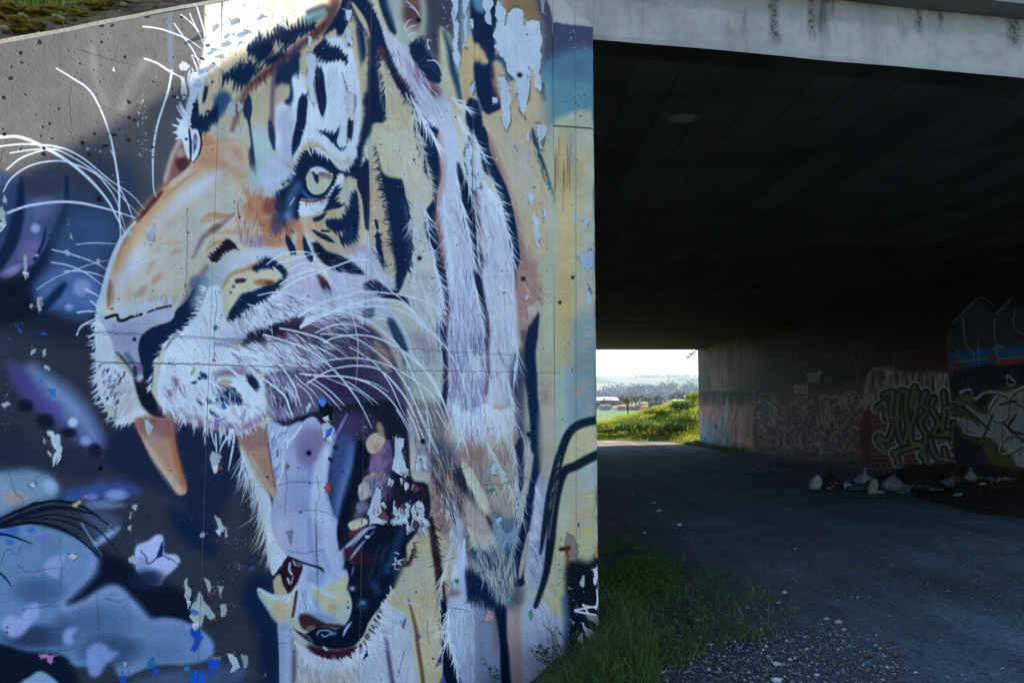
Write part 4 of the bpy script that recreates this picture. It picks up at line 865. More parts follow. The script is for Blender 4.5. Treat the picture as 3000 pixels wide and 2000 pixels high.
def paint_mouth(m):
    S,L,H,F,G,K = m.shape,m.line,m.hairs,m.fringe,m.glow,m.peel
    S('D2',[(860,150),(1000,90),(1180,60),(1300,20),(1700,-60),(2080,-60),(2160,300),(2190,620),(2330,680),(2350,950),(2200,1150),(2130,1250),(2145,1400),(2080,1600),(1000,1600),(930,1100),(880,800),(880,400)],(36,36,56),5)
    S('D2',[(1380,60),(1700,0),(1900,120),(1820,300),(1500,420),(1380,300)],(74,58,88),16,.9); G('D2',(1640,140),140,(94,72,112),.7,120)
    L('D2',[(1600,40),(1540,160),(1440,330)],(176,160,196),18,w0=8,w1=30,soft=4)
    # left gum / white fur behind fang
    S('D2',[(600,290),(660,420),(740,580),(820,700),(905,800),(935,1060),(1060,1320),(1010,1380),(920,1500),(890,1300),(860,1080),(830,900),(770,720),(690,540)],WH,3)
    L('D2',[(740,640),(800,880),(830,1080)],(196,190,160),40,soft=8,a=.6)
    S('D2',[(870,130),(950,110),(1040,150),(1190,110),(1070,320),(1010,550),(950,690),(905,420)],(186,190,216),5)
    H('D2',[(880,150),(1060,200),(1050,320),(950,640),(910,420)],[(960,300,-.3,1)],[WH,WH,(60,76,120),W2],110,100,9,.85)
    F('D2',[(640,420),(720,640),(790,800)],(-.3,1),WH,46,230,8,jit=.2,bend=.15); F('D2',[(800,850),(850,1050),(880,1300)],(-.12,1),WH,40,200,8,jit=.12); F('D2',[(800,1060),(850,1150)],(-.5,1),(206,186,130),5,200,9,jit=.1)
    F('D2',[(900,1200),(980,1310),(1050,1340)],(-.5,1),WH,40,130,8); F('E2',[(940,380),(990,430),(1040,420)],(-.6,1),WH,36,150,9)
    # tongue
    S('D2',[(1060,310),(1130,200),(1190,110),(1300,60),(1370,150),(1400,280),(1470,210),(1510,240),(1460,430),(1432,600),(1432,760),(1485,950),(1530,1000),(1512,1110),(1526,1280),(1590,1250),(1600,1600),(1420,1600),(1380,1440),(1220,1385),(1065,1330),(965,1200),(912,1050),(912,900),(950,690),(1000,550)],(184,186,212),2.5)
    G('D2',(1270,310),200,(134,112,142),.75,220); G('D2',(1240,430),120,(140,116,150),.7,170); G('D2',(1200,760),200,(156,162,194),.75,260); G('D2',(1020,1100),130,(206,192,206),.7,190); G('D2',(1290,640),70,(140,146,186),.7,200)
    L('D2',[(1440,330),(1370,520),(1330,760),(1320,960)],(222,226,244),130,w0=60,w1=110,soft=10,a=.85); L('D2',[(1400,900),(1430,1150),(1450,1380)],(206,212,234),130,soft=14,a=.7)
    L('D2',[(1265,980),(1262,1180),(1320,1380)],(136,146,180),40,soft=9,a=.7); L('D2',[(1380,1280),(1430,1440)],(140,150,186),30,soft=7,a=.6)
    L('D2',[(1190,140),(1120,240),(1050,330),(1010,560),(960,690)],WH,26,w0=16,w1=8,soft=2)
    S('D2',[(1460,420),(1500,250),(1580,200),(1680,300),(1700,500),(1600,700),(1540,980),(1480,950),(1435,760),(1435,560)],(78,92,132),9,.95)
    S('D2',[(1700,290),(1795,330),(1815,450),(1765,620),(1700,740),(1645,850),(1600,1000),(1560,1100),(1530,1210),(1508,1080),(1560,800),(1650,520)],(14,24,44),6)
    L('D2',[(1640,330),(1600,560),(1530,820),(1510,960)],(124,146,190),70,w0=20,w1=20,soft=12,a=.7)
    G('D2',(1500,340),36,(54,50,76),.9); L('D2',[(1440,440),(1455,460)],NK,26)
    # cheek teeth and gum
    S('D2',[(1830,380),(1900,300),(1980,270),(2010,400),(2000,560),(1890,610),(1800,570)],(132,104,142),5); G('D2',(1890,470),80,(170,150,190),.5)
    S('D2',[(1770,300),(1820,222),(1900,208),(1945,250),(1930,320),(1860,395),(1800,390)],(214,184,156),3); G('D2',(1870,340),60,(176,130,90),.5)
    S('D2',[(1866,150),(1890,105),(1930,160),(1942,250),(1900,235)],(170,140,116),4)
    S('D2',[(1735,650),(1800,580),(1870,565),(1900,600),(1850,650)],(206,170,136),3); S('D2',[(1760,640),(1950,560),(1980,700),(1850,800),(1790,760)],(134,128,166),8,.85)
    S('D2',[(1706,690),(1780,650),(1822,760),(1745,825),(1708,795)],(206,188,176),3); S('D2',[(1680,860),(1750,820),(1790,880),(1740,930),(1690,920)],(150,140,170),6,.85)
    S('D2',[(1608,1030),(1690,990),(1770,985),(1790,1030),(1730,1070),(1640,1095)],(218,206,168),3); S('D2',[(1612,1110),(1700,1085),(1760,1060),(1710,1140),(1640,1165)],(118,60,66),4)
    # jaw
    S('D2',[(1590,1200),(1700,1140),(1800,1030),(1960,1040),(2100,1060),(2130,1250),(2145,1400),(2085,1600),(1590,1600),(1580,1350)],NK2,4)
    G('D2',(1640,1300),100,(100,44,60),.85,160); G('D2',(1760,1360),130,(80,36,54),.7,110); G('D2',(1640,1440),60,(96,60,90),.7,90)
    L('D2',[(1595,1240),(1700,1150),(1780,1080),(1850,1060)],(180,176,204),40,w0=30,w1=16,soft=3); L('D2',[(1630,1350),(1690,1270),(1760,1185)],(176,176,206),26,w0=8,w1=14,soft=3); G('D2',(1780,1150),34,WH,.9,24)
    L('D2',[(1930,1540),(2030,1280),(2110,1080)],(50,88,122),60,soft=9,a=.85); L('D2',[(1640,1400),(1600,1540)],(130,110,140),20,soft=4,a=.7)
    for a in ([(2030,1290),(2075,1310)],[(2030,1350),(2060,1370),(2120,1350)],[(2010,1400),(2090,1390)],[(2040,1340),(2030,1440)],[(2030,1440),(2100,1450)],[(2060,1370),(2090,1410)],[(1990,1490),(2030,1560)]):
        L('D2',a,WH,13,w1=6)
    # upper fangs
    S('D1',[(1222,95),(1320,70),(1480,78),(1572,105),(1582,250),(1612,400),(1652,560),(1690,680),(1692,750),(1655,776),(1600,752),(1500,600),(1390,460),(1300,300)],(206,152,112),1.3)
    S('D1',[(1230,80),(1570,80),(1580,230),(1300,220)],(156,104,98),12,.8); L('D1',[(1560,220),(1600,420),(1670,680)],(190,110,64),50,soft=8,a=.8); L('D1',[(1330,290),(1460,520),(1620,730)],(230,192,154),60,w0=20,w1=60,soft=9,a=.8); G('D1',(1400,260),90,(196,156,150),.6,100)
    S('D2',[(585,190),(650,225),(760,160),(850,145),(882,330),(922,530),(960,740),(930,795),(870,725),(760,545),(680,390),(618,285)],(190,146,118),1.5)
    S('D2',[(640,220),(850,160),(880,320),(700,360)],(150,112,108),10,.7); L('D2',[(720,420),(860,660),(930,770)],(216,184,146),50,w0=16,w1=50,soft=7,a=.8); L('D2',[(885,340),(945,700)],(120,80,70),12,soft=3,a=.6)
    F('D2',[(560,180),(640,210),(760,150),(850,130)],(.3,1),W2,26,60,9)
    # maroon gem,chin,lower fangs
    S('E2',[(930,620),(990,560),(1020,660),(1070,745),(960,760)],YO,3)
    S('E2',[(1190,470),(1330,500),(1420,560),(1600,520),(1615,700),(1630,850),(1600,1000),(1400,990),(1220,940),(1120,930),(1125,740),(1160,620)],(190,196,220),4)
    G('E2',(1320,590),130,(146,160,190),.7,90); L('E2',[(1190,500),(1160,760),(1210,900)],(206,212,230),90,soft=10,a=.7); H('E2',[(1140,720),(1290,700),(1340,900),(1150,930)],[(1200,800,.05,1)],[WH,(160,176,200),(120,136,166)],70,120,9,.6)
    S('E2',[(1062,402),(1120,420),(1192,480),(1185,540),(1125,670),(1072,745),(1020,640),(1000,540),(1020,455)],(62,28,40),2)
    L('E2',[(1080,460),(1075,520),(1095,560)],W2,22,soft=2); L('E2',[(1110,440),(1130,480)],W2,16,soft=2); L('E2',[(1060,600),(1075,640)],W2,20,soft=2); L('E2',[(1110,580),(1090,650)],W2,10,soft=1.5); G('E2',(1160,470),36,(140,130,150),.8); L('E2',[(1065,402),(1210,460),(1380,515)],(46,36,56),14,soft=1.5)
    S('E2',[(782,700),(810,688),(900,738),(1000,762),(1080,735),(1150,660),(1142,780),(1112,900),(1120,1030),(1050,1038),(960,992),(880,885),(800,765)],(206,200,160),2)
    L('E2',[(800,700),(910,755),(1010,775),(1090,745),(1145,680)],(206,216,232),40,w0=30,soft=4,a=.9); G('E2',(980,900),110,(214,180,126),.85,120); L('E2',[(1080,780),(1050,810)],WH,18,soft=2); L('E2',[(800,740),(900,900),(970,990)],(150,166,186),26,soft=6,a=.7); G('E2',(1060,980),80,(176,190,180),.6)
    L('E2',[(1140,720),(1120,860),(1105,940)],(84,42,42),22,soft=3)
    S('E2',[(1400,700),(1480,640),(1590,580),(1612,680),(1636,800),(1622,900),(1592,985),(1550,1000),(1470,930),(1360,850),(1290,750),(1250,652),(1300,660),(1400,725),(1500,765)],(212,198,152),3)
    L('E2',[(1262,656),(1330,690),(1420,740),(1500,772)],(214,222,236),36,w0=20,w1=8,soft=4,a=.9); G('E2',(1480,880),120,(206,180,120),.7,60); G('E2',(1570,900),90,(176,196,186),.7,110); S('E2',[(1200,920),(1350,900),(1500,960),(1590,1000),(1420,1010),(1260,990)],(140,160,180),9,.8)
    # lips
    S('E2',[(1160,940),(1240,920),(1400,1000),(1560,1020),(1560,1060),(1400,1040),(1280,1080),(1190,1050)],(60,36,42),6,.9); G('E2',(1270,1050),60,(150,130,110),.8,40)
    S('E2',[(1097,1040),(1150,1075),(1220,1100),(1300,1060),(1400,1040),(1500,1060),(1570,1030),(1620,960),(1645,850),(1630,760),(1600,680),(1620,600),(1590,450),(1700,500),(1900,560),(2040,540),(2100,480),(2060,650),(1990,720),(1920,820),(1800,990),(1745,1120),(1650,1215),(1500,1240),(1340,1215),(1220,1150)],NK2,3.5)
    S('E2',[(1230,1200),(1340,1215),(1500,1245),(1660,1215),(1740,1230),(1680,1310),(1560,1350),(1400,1350),(1300,1290)],(70,34,50),8)
    L('E2',[(1325,1110),(1350,1075),(1420,1070),(1460,1090),(1400,1125),(1370,1110)],(170,184,206),14,soft=2); G('E2',(1470,1100),50,(130,160,186),.8,26); L('E2',[(1640,990),(1590,1060),(1565,1120)],(176,196,226),26,w0=6,w1=10,soft=2); G('E2',(1742,818),34,WH,.9,24); G('E2',(1740,830),80,(60,100,130),.6)
    G('E2',(1640,690),60,(120,90,120),.8,40); G('E2',(1650,690),24,WH,.6); L('E2',[(1830,640),(1880,720)],(80,100,130),50,soft=8,a=.6); L('E2',[(1390,1225),(1415,1245)],W2,24,soft=2); L('E2',[(1200,1110),(1250,1130),(1280,1180)],(150,160,190),20,soft=4,a=.7)
    L('E2',[(1940,700),(1900,900),(1870,1000)],(20,46,76),30,soft=8,a=.7)
    # chin fur
    S('E2',[(975,1010),(1100,1060),(1115,1250),(1110,1800),(1010,1800),(985,1250)],(160,172,196),5); L('E2',[(1130,1170),(1120,1400),(1130,1800)],(96,72,96),36,soft=7,a=.9); L('E2',[(1060,1100),(1070,1700)],(206,212,226),50,soft=10,a=.6)
    S('E2',[(1130,1150),(1300,1290),(1560,1350),(1720,1260),(1800,1130),(1900,950),(1960,820),(2060,900),(2150,1100),(2150,1900),(1140,1900),(1160,1400)],(200,192,190),5)
    S('E2',[(1960,830),(2100,560),(2280,200),(2430,160),(2390,700),(2430,1100),(2430,1900),(2180,1900),(2120,1100),(2060,900)],(214,188,132),10)
    S('E3',[(560,560),(640,300),(790,200),(815,420),(850,700),(870,1000),(900,1250),(905,1900),(720,1900),(640,1150),(590,860),(500,720)],(214,190,136),8)
    S('E3',[(540,500),(620,430),(800,420),(840,600),(600,760),(500,700)],(206,196,170),20,.7); H('E3',[(600,400),(790,260),(900,1200),(920,1547),(720,1547),(620,900)],[(700,700,.1,1)],[YL,(206,166,100),(226,206,160),(190,176,150)],240,170,8,.6)
    S('E3',[(150,1280),(350,1130),(500,900),(620,980),(660,1300),(680,1900),(150,1900)],(198,202,216),10,.9); H('E3',[(300,1200),(560,920),(660,1547),(300,1547)],[(500,1200,.25,1)],[WH,W2,(206,190,170),WH],200,160,8,.7)
    L('E3',[(610,790),(650,940),(680,1080),(700,1250),(725,1400),(745,1560)],(104,62,56),30,w0=8,w1=30,soft=4,a=.85); L('E3',[(370,1060),(410,1200),(440,1380),(490,1700)],(64,56,90),34,soft=6,a=.85)
    S('E2',[(1200,1450),(1500,1420),(1700,1400),(1750,1900),(1200,1900)],(206,186,160),22,.7); L('E2',[(1250,1400),(1270,1547),(1260,1700)],(130,90,96),30,soft=7,a=.7); L('E2',[(1340,1420),(1360,1700)],(130,96,110),24,soft=6,a=.6)
    H('E2',[(1150,1250),(1300,1320),(1700,1320),(1800,1547),(1160,1547)],[(1200,1400,.05,1),(1700,1400,.4,1)],[WH,W2,(190,166,156),WH],240,130,8,.7)
    F('E2',[(1130,1170),(1220,1260),(1300,1310)],(-.05,1),WH,40,110,10); F('E2',[(1300,1310),(1450,1350),(1600,1330),(1720,1240)],[(.2,1),(.5,1)],WH,60,120,10); F('E2',[(1700,1260),(1780,1140),(1860,1000),(1940,820)],[(.5,1),(.9,.6),(.9,.4)],WH,100,130,11); F('E2',[(1880,960),(1930,860),(2000,680)],(.7,1),WH,16,120,13)
    F('E2',[(1720,1220),(1800,1080),(1900,900)],[(.3,1),(1,.4)],(60,40,56),40,80,9,.8); F('E3',[(560,500),(620,420),(650,340)],(1,-.2),(80,50,60),26,60,8,jit=.6); F('D3',[(600,1400),(640,1320),(660,1200)],(1,-.4),(80,50,60),26,60,8,jit=.5)
    L('E3',[(580,815),(660,830),(745,862)],W2,15,w1=4)

def paint_late(m):
    S,L,H,F = m.shape,m.line,m.hairs,m.fringe
    L('E3',[(812,60),(835,260),(870,480),(900,680),(925,800)],(70,44,46),60,w0=34,w1=60,soft=4,a=.9)
    F('E3',[(820,100),(850,360),(890,600)],(.35,1),(44,34,46),70,110,10); F('E3',[(815,100),(850,400),(880,640)],(-.3,1),(96,60,52),40,80,8,.7)
    S('E3',[(890,720),(945,820),(958,1000),(968,1200),(1030,1380),(1090,1560),(1100,1800),(930,1800),(925,1300),(902,1050)],NK2,3)
    F('E3',[(975,860),(960,1050),(1000,1240),(1060,1480)],[(-.55,1),(-.2,1),(.2,1)],WH,46,190,11,jit=.18)
    F('E3',[(910,640),(960,460),(1000,300)],(-.35,1),(226,214,190),50,190,9,jit=.14); F('E3',[(905,700),(890,900),(915,1100)],(.05,1),YL,30,120,8)
    L('E3',[(1465,860),(1470,1100),(1490,1300),(1520,1800)],NK2,62,w0=50,w1=90,soft=5,a=.95)
    S('E3',[(1130,560),(1250,600),(1345,680),(1430,800),(1450,900),(1330,830),(1240,770),(1140,730)],NK,3,jag=40,jdir=(.15,1))
    F('E3',[(1140,740),(1250,780),(1340,830)],(.1,1),(40,50,76),46,110,9)
    F('E3',[(1010,520),(1100,420),(1110,260)],(-.2,1),WH,50,220,9,jit=.12); L('E3',[(1090,320),(1075,480),(1100,620),(1110,760)],(200,204,226),60,w0=20,soft=6,a=.8)
    H('E3',[(1180,200),(1580,120),(1600,520),(1460,850),(1240,560)],[(1250,300,.3,1),(1530,300,-.05,1)],[(206,200,170),(60,76,104),(150,156,166),(220,214,200)],330,170,8,.7)
    H('D3',[(800,380),(1000,380),(1150,760),(1000,1000),(860,800)],[(900,600,.25,1)],[(60,60,84),(206,176,140),(150,100,84),(40,46,70),(226,210,180)],220,150,9,.75)
    S('D3',[(1040,560),(1110,590),(1200,760),(1260,930),(1230,940),(1130,780),(1060,670)],(48,50,70),4,.9,jag=40,jdir=(.3,1)); S('D3',[(1290,900),(1350,960),(1390,1120),(1385,1200),(1320,1040)],(60,56,72),4,.9,jag=30,jdir=(.2,1))
    S('D3',[(1100,480),(1160,520),(1260,680),(1330,830),(1300,900),(1200,740),(1140,640)],(214,202,164),4,jag=40,jdir=(.3,1))
    F('D3',[(1100,520),(1200,680),(1300,880)],(.25,1),(226,214,176),60,190,9,jit=.12)
    S('D3',[(1120,830),(1250,900),(1350,1060),(1390,1150),(1280,1170),(1170,1060)],(200,178,156),5,.85,jag=50,jdir=(.25,1)); F('D3',[(1150,1080),(1280,1160),(1390,1150)],(.25,1),(220,204,176),60,150,9)
    S('D3',[(1400,900),(1500,1000),(1590,950),(1590,1100),(1500,1300),(1420,1180)],(96,116,140),10,.75); F('D3',[(1400,1000),(1500,1150),(1590,1060)],(0,1),(150,166,176),60,170,9)
    F('D3',[(1330,320),(1450,560),(1560,760)],(.25,1),(214,204,186),60,200,8); F('D3',[(1560,340),(1590,600),(1590,960)],(.12,1),(206,206,214),50,200,7); F('D3',[(1700,300),(1680,700),(1640,1000)],(-.1,1),(200,196,180),50,160,7)
    for x0,x1 in ((1010,1290),(1320,1560)):
        F('D3',[(x0,0),((x0 + x1) / 2,60),(x1,0)],(.08,1),WH,70,330,7,jit=.09)
    # fur crossing the long stripes
    F('B3',[(700,-20),(770,230),(830,500)],(.6,1),YL,70,110,7); F('B3',[(760,680),(800,930),(900,1400)],(.45,1),WH,80,150,7); F('C3',[(870,0),(912,260),(880,460)],(.3,1),WH,70,170,7); F('C3',[(880,500),(900,700),(915,860)],(.15,1),(206,206,206),40,150,7)
    F('A3',[(590,860),(665,1040),(690,1290),(745,1420)],(.45,1),YL,70,110,7); F('A3',[(330,470),(380,800),(400,1020)],(-.5,.8),NK,50,60,8); F('A3',[(640,900),(760,1100),(860,1290)],(.5,1),WH,70,240,8,jit=.12)
    F('B2',[(2130,560),(2185,900),(2150,1200)],(.35,1),NK,50,100,8); F('B2',[(2170,760),(2230,1000),(2200,1300)],(-.3,1),(214,206,206),50,130,8)
    F('B3',[(930,560),(960,900),(1010,1300)],(.1,1),WH,80,220,7,jit=.1); F('B3',[(1040,320),(1080,560),(1150,860),(1200,1200)],(.3,1),WH,80,190,7,jit=.12); F('B3',[(1290,420),(1440,640),(1500,900)],(.55,1),WH,50,140,7)
    F('A3',[(1020,900),(1090,960),(1150,980)],(.9,.7),WH,26,130,9); F('A3',[(1060,1060),(1140,1250),(1200,1400)],(.5,1),WH,26,200,8); F('A3',[(1200,1250),(1300,1450)],(.6,.8),WH,20,130,8)
    H('C2',[(760,590),(1250,540),(1520,640),(1350,880),(950,860)],[(900,700,.8,.8),(1350,700,.8,.6)],[WH,W2,(150,120,146),WH,(90,66,84)],260,150,9,.75)
    H('C2',[(880,900),(1150,960),(1150,1250),(960,1330),(880,1250)],[(1000,1100,.5,1)],[WH,W2,(150,130,156),(190,176,196)],130,140,9,.7)
    H('C2',[(1200,200),(1850,160),(1950,420),(1500,520),(1200,460)],[(1500,350,1,.3)],[WH,W2,WH,(170,150,176)],220,150,9,.75)
    H('C2',[(1400,500),(1900,620),(2000,900),(1700,800),(1450,640)],[(1700,650,.8,.7)],[W2,(150,130,150),(90,80,104),(190,160,140)],130,140,8,.55)
    H('D3',[(640,-100),(900,-100),(960,400),(820,450),(680,420)],[(760,100,.25,1)],[(110,106,110),(150,146,140),(80,84,104),(190,182,166),(130,100,100)],260,130,8,.65)
    H('B2',[(600,460),(760,400),(900,500),(760,560),(640,640)],[(720,500,-.3,1)],[(214,190,156),(206,150,104),(226,212,200)],90,100,9,.6)
    # far eye,seen edge-on
    S('A1',[(1650,1080),(1690,1130),(1725,1220),(1725,1440),(1685,1390),(1650,1260),(1600,1210)],WH,1.5)
    S('A1',[(1745,1178),(1790,1176),(1812,1290),(1780,1425),(1738,1455),(1732,1300)],WH,1.2)
    S('A1',[(1757,1215),(1782,1212),(1793,1290),(1765,1385),(1750,1395),(1748,1300)],(140,150,172),2,.95)
    m.glow('A1',(1772,1245),22,(160,98,84),.9,36); m.glow('A1',(1768,1330),14,NK,.7,40)
    L('A1',[(1712,1170),(1728,1300),(1728,1465)],NK,22,w0=10,w1=8,soft=1); L('A1',[(1802,1165),(1828,1290),(1804,1400),(1750,1480)],NK,14,w1=5,soft=1)
    for a in ((1620,1150,-60,-24),(1640,1200,-72,6),(1660,1115,-60,-44),(1650,1240,-62,24),(1700,1110,-80,-170),(1730,1130,-110,-220)):
        L('A1',[(a[0],a[1]),(a[0] + a[2],a[1] + a[3])],WH,15,w1=4)
    # mottled flesh behind the teeth
    for x,y,r,c_ in ((1880,470,90,(150,110,136)),(1960,400,60,(110,80,110)),(1850,700,80,(140,130,160)),(1760,880,70,(120,110,140)),(1900,620,70,(176,136,130)),(1950,760,90,(96,80,110)),(1990,560,60,(70,56,80)),(1700,960,60,(150,140,160))):
        m.glow('D2',(x,y),r,c_,.6,r * 1.2)
    H('D2',[(1820,300),(2010,300),(2000,700),(1760,980),(1700,880)],[(1900,600,-.2,1)],[(170,140,160),(90,70,96),(190,160,150),(60,50,76)],110,70,12,.35,soft=3)
    # gleam on the jaw
    for p,w in (([(1760,1100),(1700,1180),(1640,1240)],14),([(1850,1090),(1790,1160)],10),([(1660,1420),(1640,1500)],12)):
        L('D2',p,(190,190,214),w,w0=4,w1=4,soft=2,a=.8)
    H('E2',[(1900,260),(2080,180),(2060,500),(1900,700),(1760,620)],[(1950,400,-.45,1)],[(40,70,100),(24,40,62),(60,90,120)],60,150,14,.5,soft=3)
    F('E2',[(1500,1360),(1700,1290),(1850,1120),(1960,900)],[(.4,1),(1,.7),(1,.5)],WH,90,170,10); F('E2',[(1180,1230),(1320,1330),(1500,1370)],[(-.1,1),(.2,1)],WH,60,150,9)

def paint_whiskers(m):
    L = m.line
    WK = (232,234,240)
    data = [('A1',[(510,620),(640,700),(790,800),(880,930),(950,1090),(1000,1250),(1040,1450),(1060,1600)],13),
      ('A1',[(1310,530),(1420,570),(1530,640),(1650,705)],18),('A1',[(1560,640),(1520,840),(1430,1120),(1390,1350),(1385,1500),(1390,1700),(1415,1785)],20),
      ('A1',[(1295,240),(1450,260),(1600,310),(1730,370),(1830,445)],13),('A1',[(1580,210),(1670,340),(1760,470),(1815,600)],11),('A1',[(1640,130),(1750,220),(1860,370)],11),
      ('A1',[(1720,120),(1780,250),(1860,420)],10),('A1',[(1770,10),(1830,200),(1880,390)],13),('A1',[(1840,560),(1740,500),(1800,620)],8),('A1',[(1740,620),(1800,700)],10),('A1',[(1760,560),(1810,680)],9),
      ('B1',[(-200,-10),(0,5),(150,0),(280,40),(420,110),(560,190),(700,290),(850,430),(980,590),(1060,740),(1130,880)],28),
      ('B1',[(-200,130),(0,90),(200,70),(420,80),(580,110),(740,190),(880,300),(1000,400),(1180,520),(1310,660)],15),
      ('B1',[(90,150),(300,120),(500,120),(660,190),(860,320),(1000,440),(1150,600),(1260,710)],13),('B1',[(60,300),(200,190),(420,118),(560,110)],14),
      ('B1',[(30,500),(100,380),(260,270),(450,225),(620,235),(850,330),(960,440),(1050,580),(1140,850)],14),
      ('B1',[(-150,790),(50,700),(250,630),(500,595),(700,600),(900,640),(1080,690),(1225,740)],24),('B1',[(1080,460),(1150,600),(1210,760)],11),
      ('B1',[(1000,0),(1040,200),(1075,450),(1080,700),(1090,880),(1080,960)],20),('B1',[(1000,120),(1040,200)],10),('B1',[(690,980),(850,965),(1060,975)],10),
      ('B1',[(470,1025),(650,1070),(850,1140),(970,1210)],12),('B1',[(465,1140),(620,1170),(780,1240),(940,1360)],13),('B1',[(580,1222),(720,1220),(850,1240),(955,1275)],13),
      ('B1',[(330,1390),(500,1280),(700,1200),(850,1150),(985,1120)],9),('B1',[(770,1380),(910,1455)],14),('B1',[(820,1490),(890,1547)],14),
      ('C1',[(700,357),(790,345),(890,352)],15),('C1',[(695,560),(740,480),(880,405)],18),('C1',[(805,585),(870,530)],14),
      ('C2',[(465,815),(580,900),(690,1000),(790,1130),(850,1250),(885,1340)],24),('C2',[(830,950),(930,1020),(1030,1110),(1080,1220),(1110,1325)],19),
      ('C2',[(845,555),(1050,620),(1220,680),(1400,800),(1540,940),(1650,1080),(1740,1220),(1825,1400)],19),('C2',[(990,500),(1150,530),(1350,590),(1500,680),(1610,765)],17),
      ('C2',[(730,630),(900,730),(1010,850),(1110,1000),(1160,1130),(1205,1280)],14),('C2',[(640,690),(760,750),(850,850),(940,980)],13),('C2',[(565,710),(640,770),(690,830)],11),
      ('C2',[(1160,390),(1250,330),(1400,260),(1600,200),(1750,170),(1950,180),(2150,210),(2352,280),(2540,390),(2570,410)],17),
      ('C2',[(1180,480),(1300,420),(1450,360),(1600,300),(1800,245),(1950,240),(2100,270),(2230,400),(2280,520)],26),*[('C2',[(1175 + k * 9,500 - k * 16),(1320 + k * 10,420 - k * 9),(1500 + k * 12,330 - k * 3),(1680 + k * 12,270 + k * 2)],16) for k in range(7)],
      ('C2',[(1160,400),(1300,320),(1450,340),(1600,360),(1800,440),(1950,550),(2080,680),(2180,880),(2280,1100),(2380,1380)],17),
      ('C2',[(1600,320),(1800,300),(2000,310),(2150,370),(2300,480),(2430,600),(2540,740),(2620,900),(2660,1060)],16),
      ('C2',[(1320,540),(1420,490),(1550,460),(1700,480),(1805,535)],14),('C2',[(1360,550),(1550,560),(1700,600),(1850,700),(2000,830),(2130,1000),(2230,1200),(2352,1450),(2430,1640)],14),
      ('C2',[(1390,630),(1500,580),(1700,560),(1880,590),(2050,670),(2200,780),(2352,930),(2460,1120),(2520,1300)],18),
      ('C2',[(1250,640),(1350,680),(1450,730),(1560,800)],12),('C2',[(1260,650),(1330,700),(1420,785)],12),('C2',[(1330,810),(1500,780),(1700,770),(1900,810),(2050,870),(2200,960),(2352,1080),(2450,1220),(2500,1360)],15),
      ('C2',[(1170,910),(1400,930),(1600,940),(1800,1000),(1970,1120),(2100,1290),(2180,1420)],16),('C2',[(1240,1000),(1400,900),(1560,850),(1750,840),(1900,880),(2030,1000),(2160,1180),(2300,1500),(2340,1580)],18),
      ('C2',[(1220,920),(1350,935),(1560,935),(1750,970),(1870,1010),(1975,1075)],14),('C2',[(1250,975),(1400,1080),(1550,1240)],13),('C2',[(1310,970),(1450,1070),(1585,1205)],13),('C2',[(1600,980),(1750,1080),(1890,1190)],12),('C2',[(1420,950),(1640,1040),(1750,1100),(1840,1195)],10),
      ('C2',[(1560,0),(1620,250),(1660,430),(1700,620),(1695,820),(1680,1010)],9),('C2',[(1620,670),(1750,740),(1880,850),(2000,1020),(2100,1240),(2200,1400)],11),
      ('C2',[(1130,920),(1180,980),(1280,1060),(1350,1145)],10),('C2',[(1150,1000),(1250,1090),(1315,1215)],11),('C2',[(1040,1030),(1120,1120),(1145,1195)],11),('C2',[(1960,310),(2060,420),(2150,580),(2200,740)],9),('C2',[(1730,400),(1745,490)],9),
      ('B2',[(870,1160),(980,1080),(1120,1045),(1270,1060),(1350,1150),(1480,1200),(1560,1290)],13),('B2',[(960,1160),(1100,1110),(1350,1058)],10),('B2',[(990,1340),(1100,1270),(1250,1220),(1450,1190),(1620,1130),(1750,1115),(1830,1150),(1880,1270),(1940,1360)],14),
      ('B2',[(1010,1390),(1150,1300),(1350,1230),(1600,1140)],14),('B2',[(1060,1220),(1200,1150),(1350,1170),(1470,1330),(1600,1547)],11),('B2',[(790,1440),(950,1410),(1100,1430),(1200,1480)],13),('B2',[(1200,1190),(1380,1230),(1440,1330),(1500,1500)],10),('B2',[(700,1520),(830,1570),(900,1680),(925,1800)],14),
      ('B2',[(1860,1230),(1900,1290),(2000,1400),(2120,1500),(2250,1640),(2352,1800)],12),('C3',[(620,700),(760,890),(870,1060),(950,1230),(1050,1500)],12),('D3',[(500,0),(560,90),(620,210)],11),('D3',[(600,0),(680,170),(722,325)],12),('D3',[(690,0),(790,220),(870,385)],12),('D3',[(770,0),(802,200),(800,390)],12),('D3',[(860,0),(930,120),(965,190)],10),('D3',[(1080,200),(1130,330),(1160,470)],9),('D3',[(1480,60),(1580,120),(1640,230),(1670,350)],8),
      ('D1',[(2120,180),(2020,310),(1990,400)],20),('D1',[(2110,190),(2120,280),(2070,550)],20),('D1',[(2020,190),(1990,320)],12),('D1',[(1955,220),(1965,400)],16),('D1',[(1910,190),(1950,330)],12),('D1',[(1850,90),(1875,240)],18),('D1',[(1755,60),(1752,180)],14),('D1',[(1860,240),(1862,320)],12),('D1',[(1575,20),(1600,130)],12),('D1',[(1630,0),(1690,110)],12)]
    for c,p,w in data:
        L(c,p,WK,w,w0=w * .9,w1=w * .35,soft=.7,a=.95)

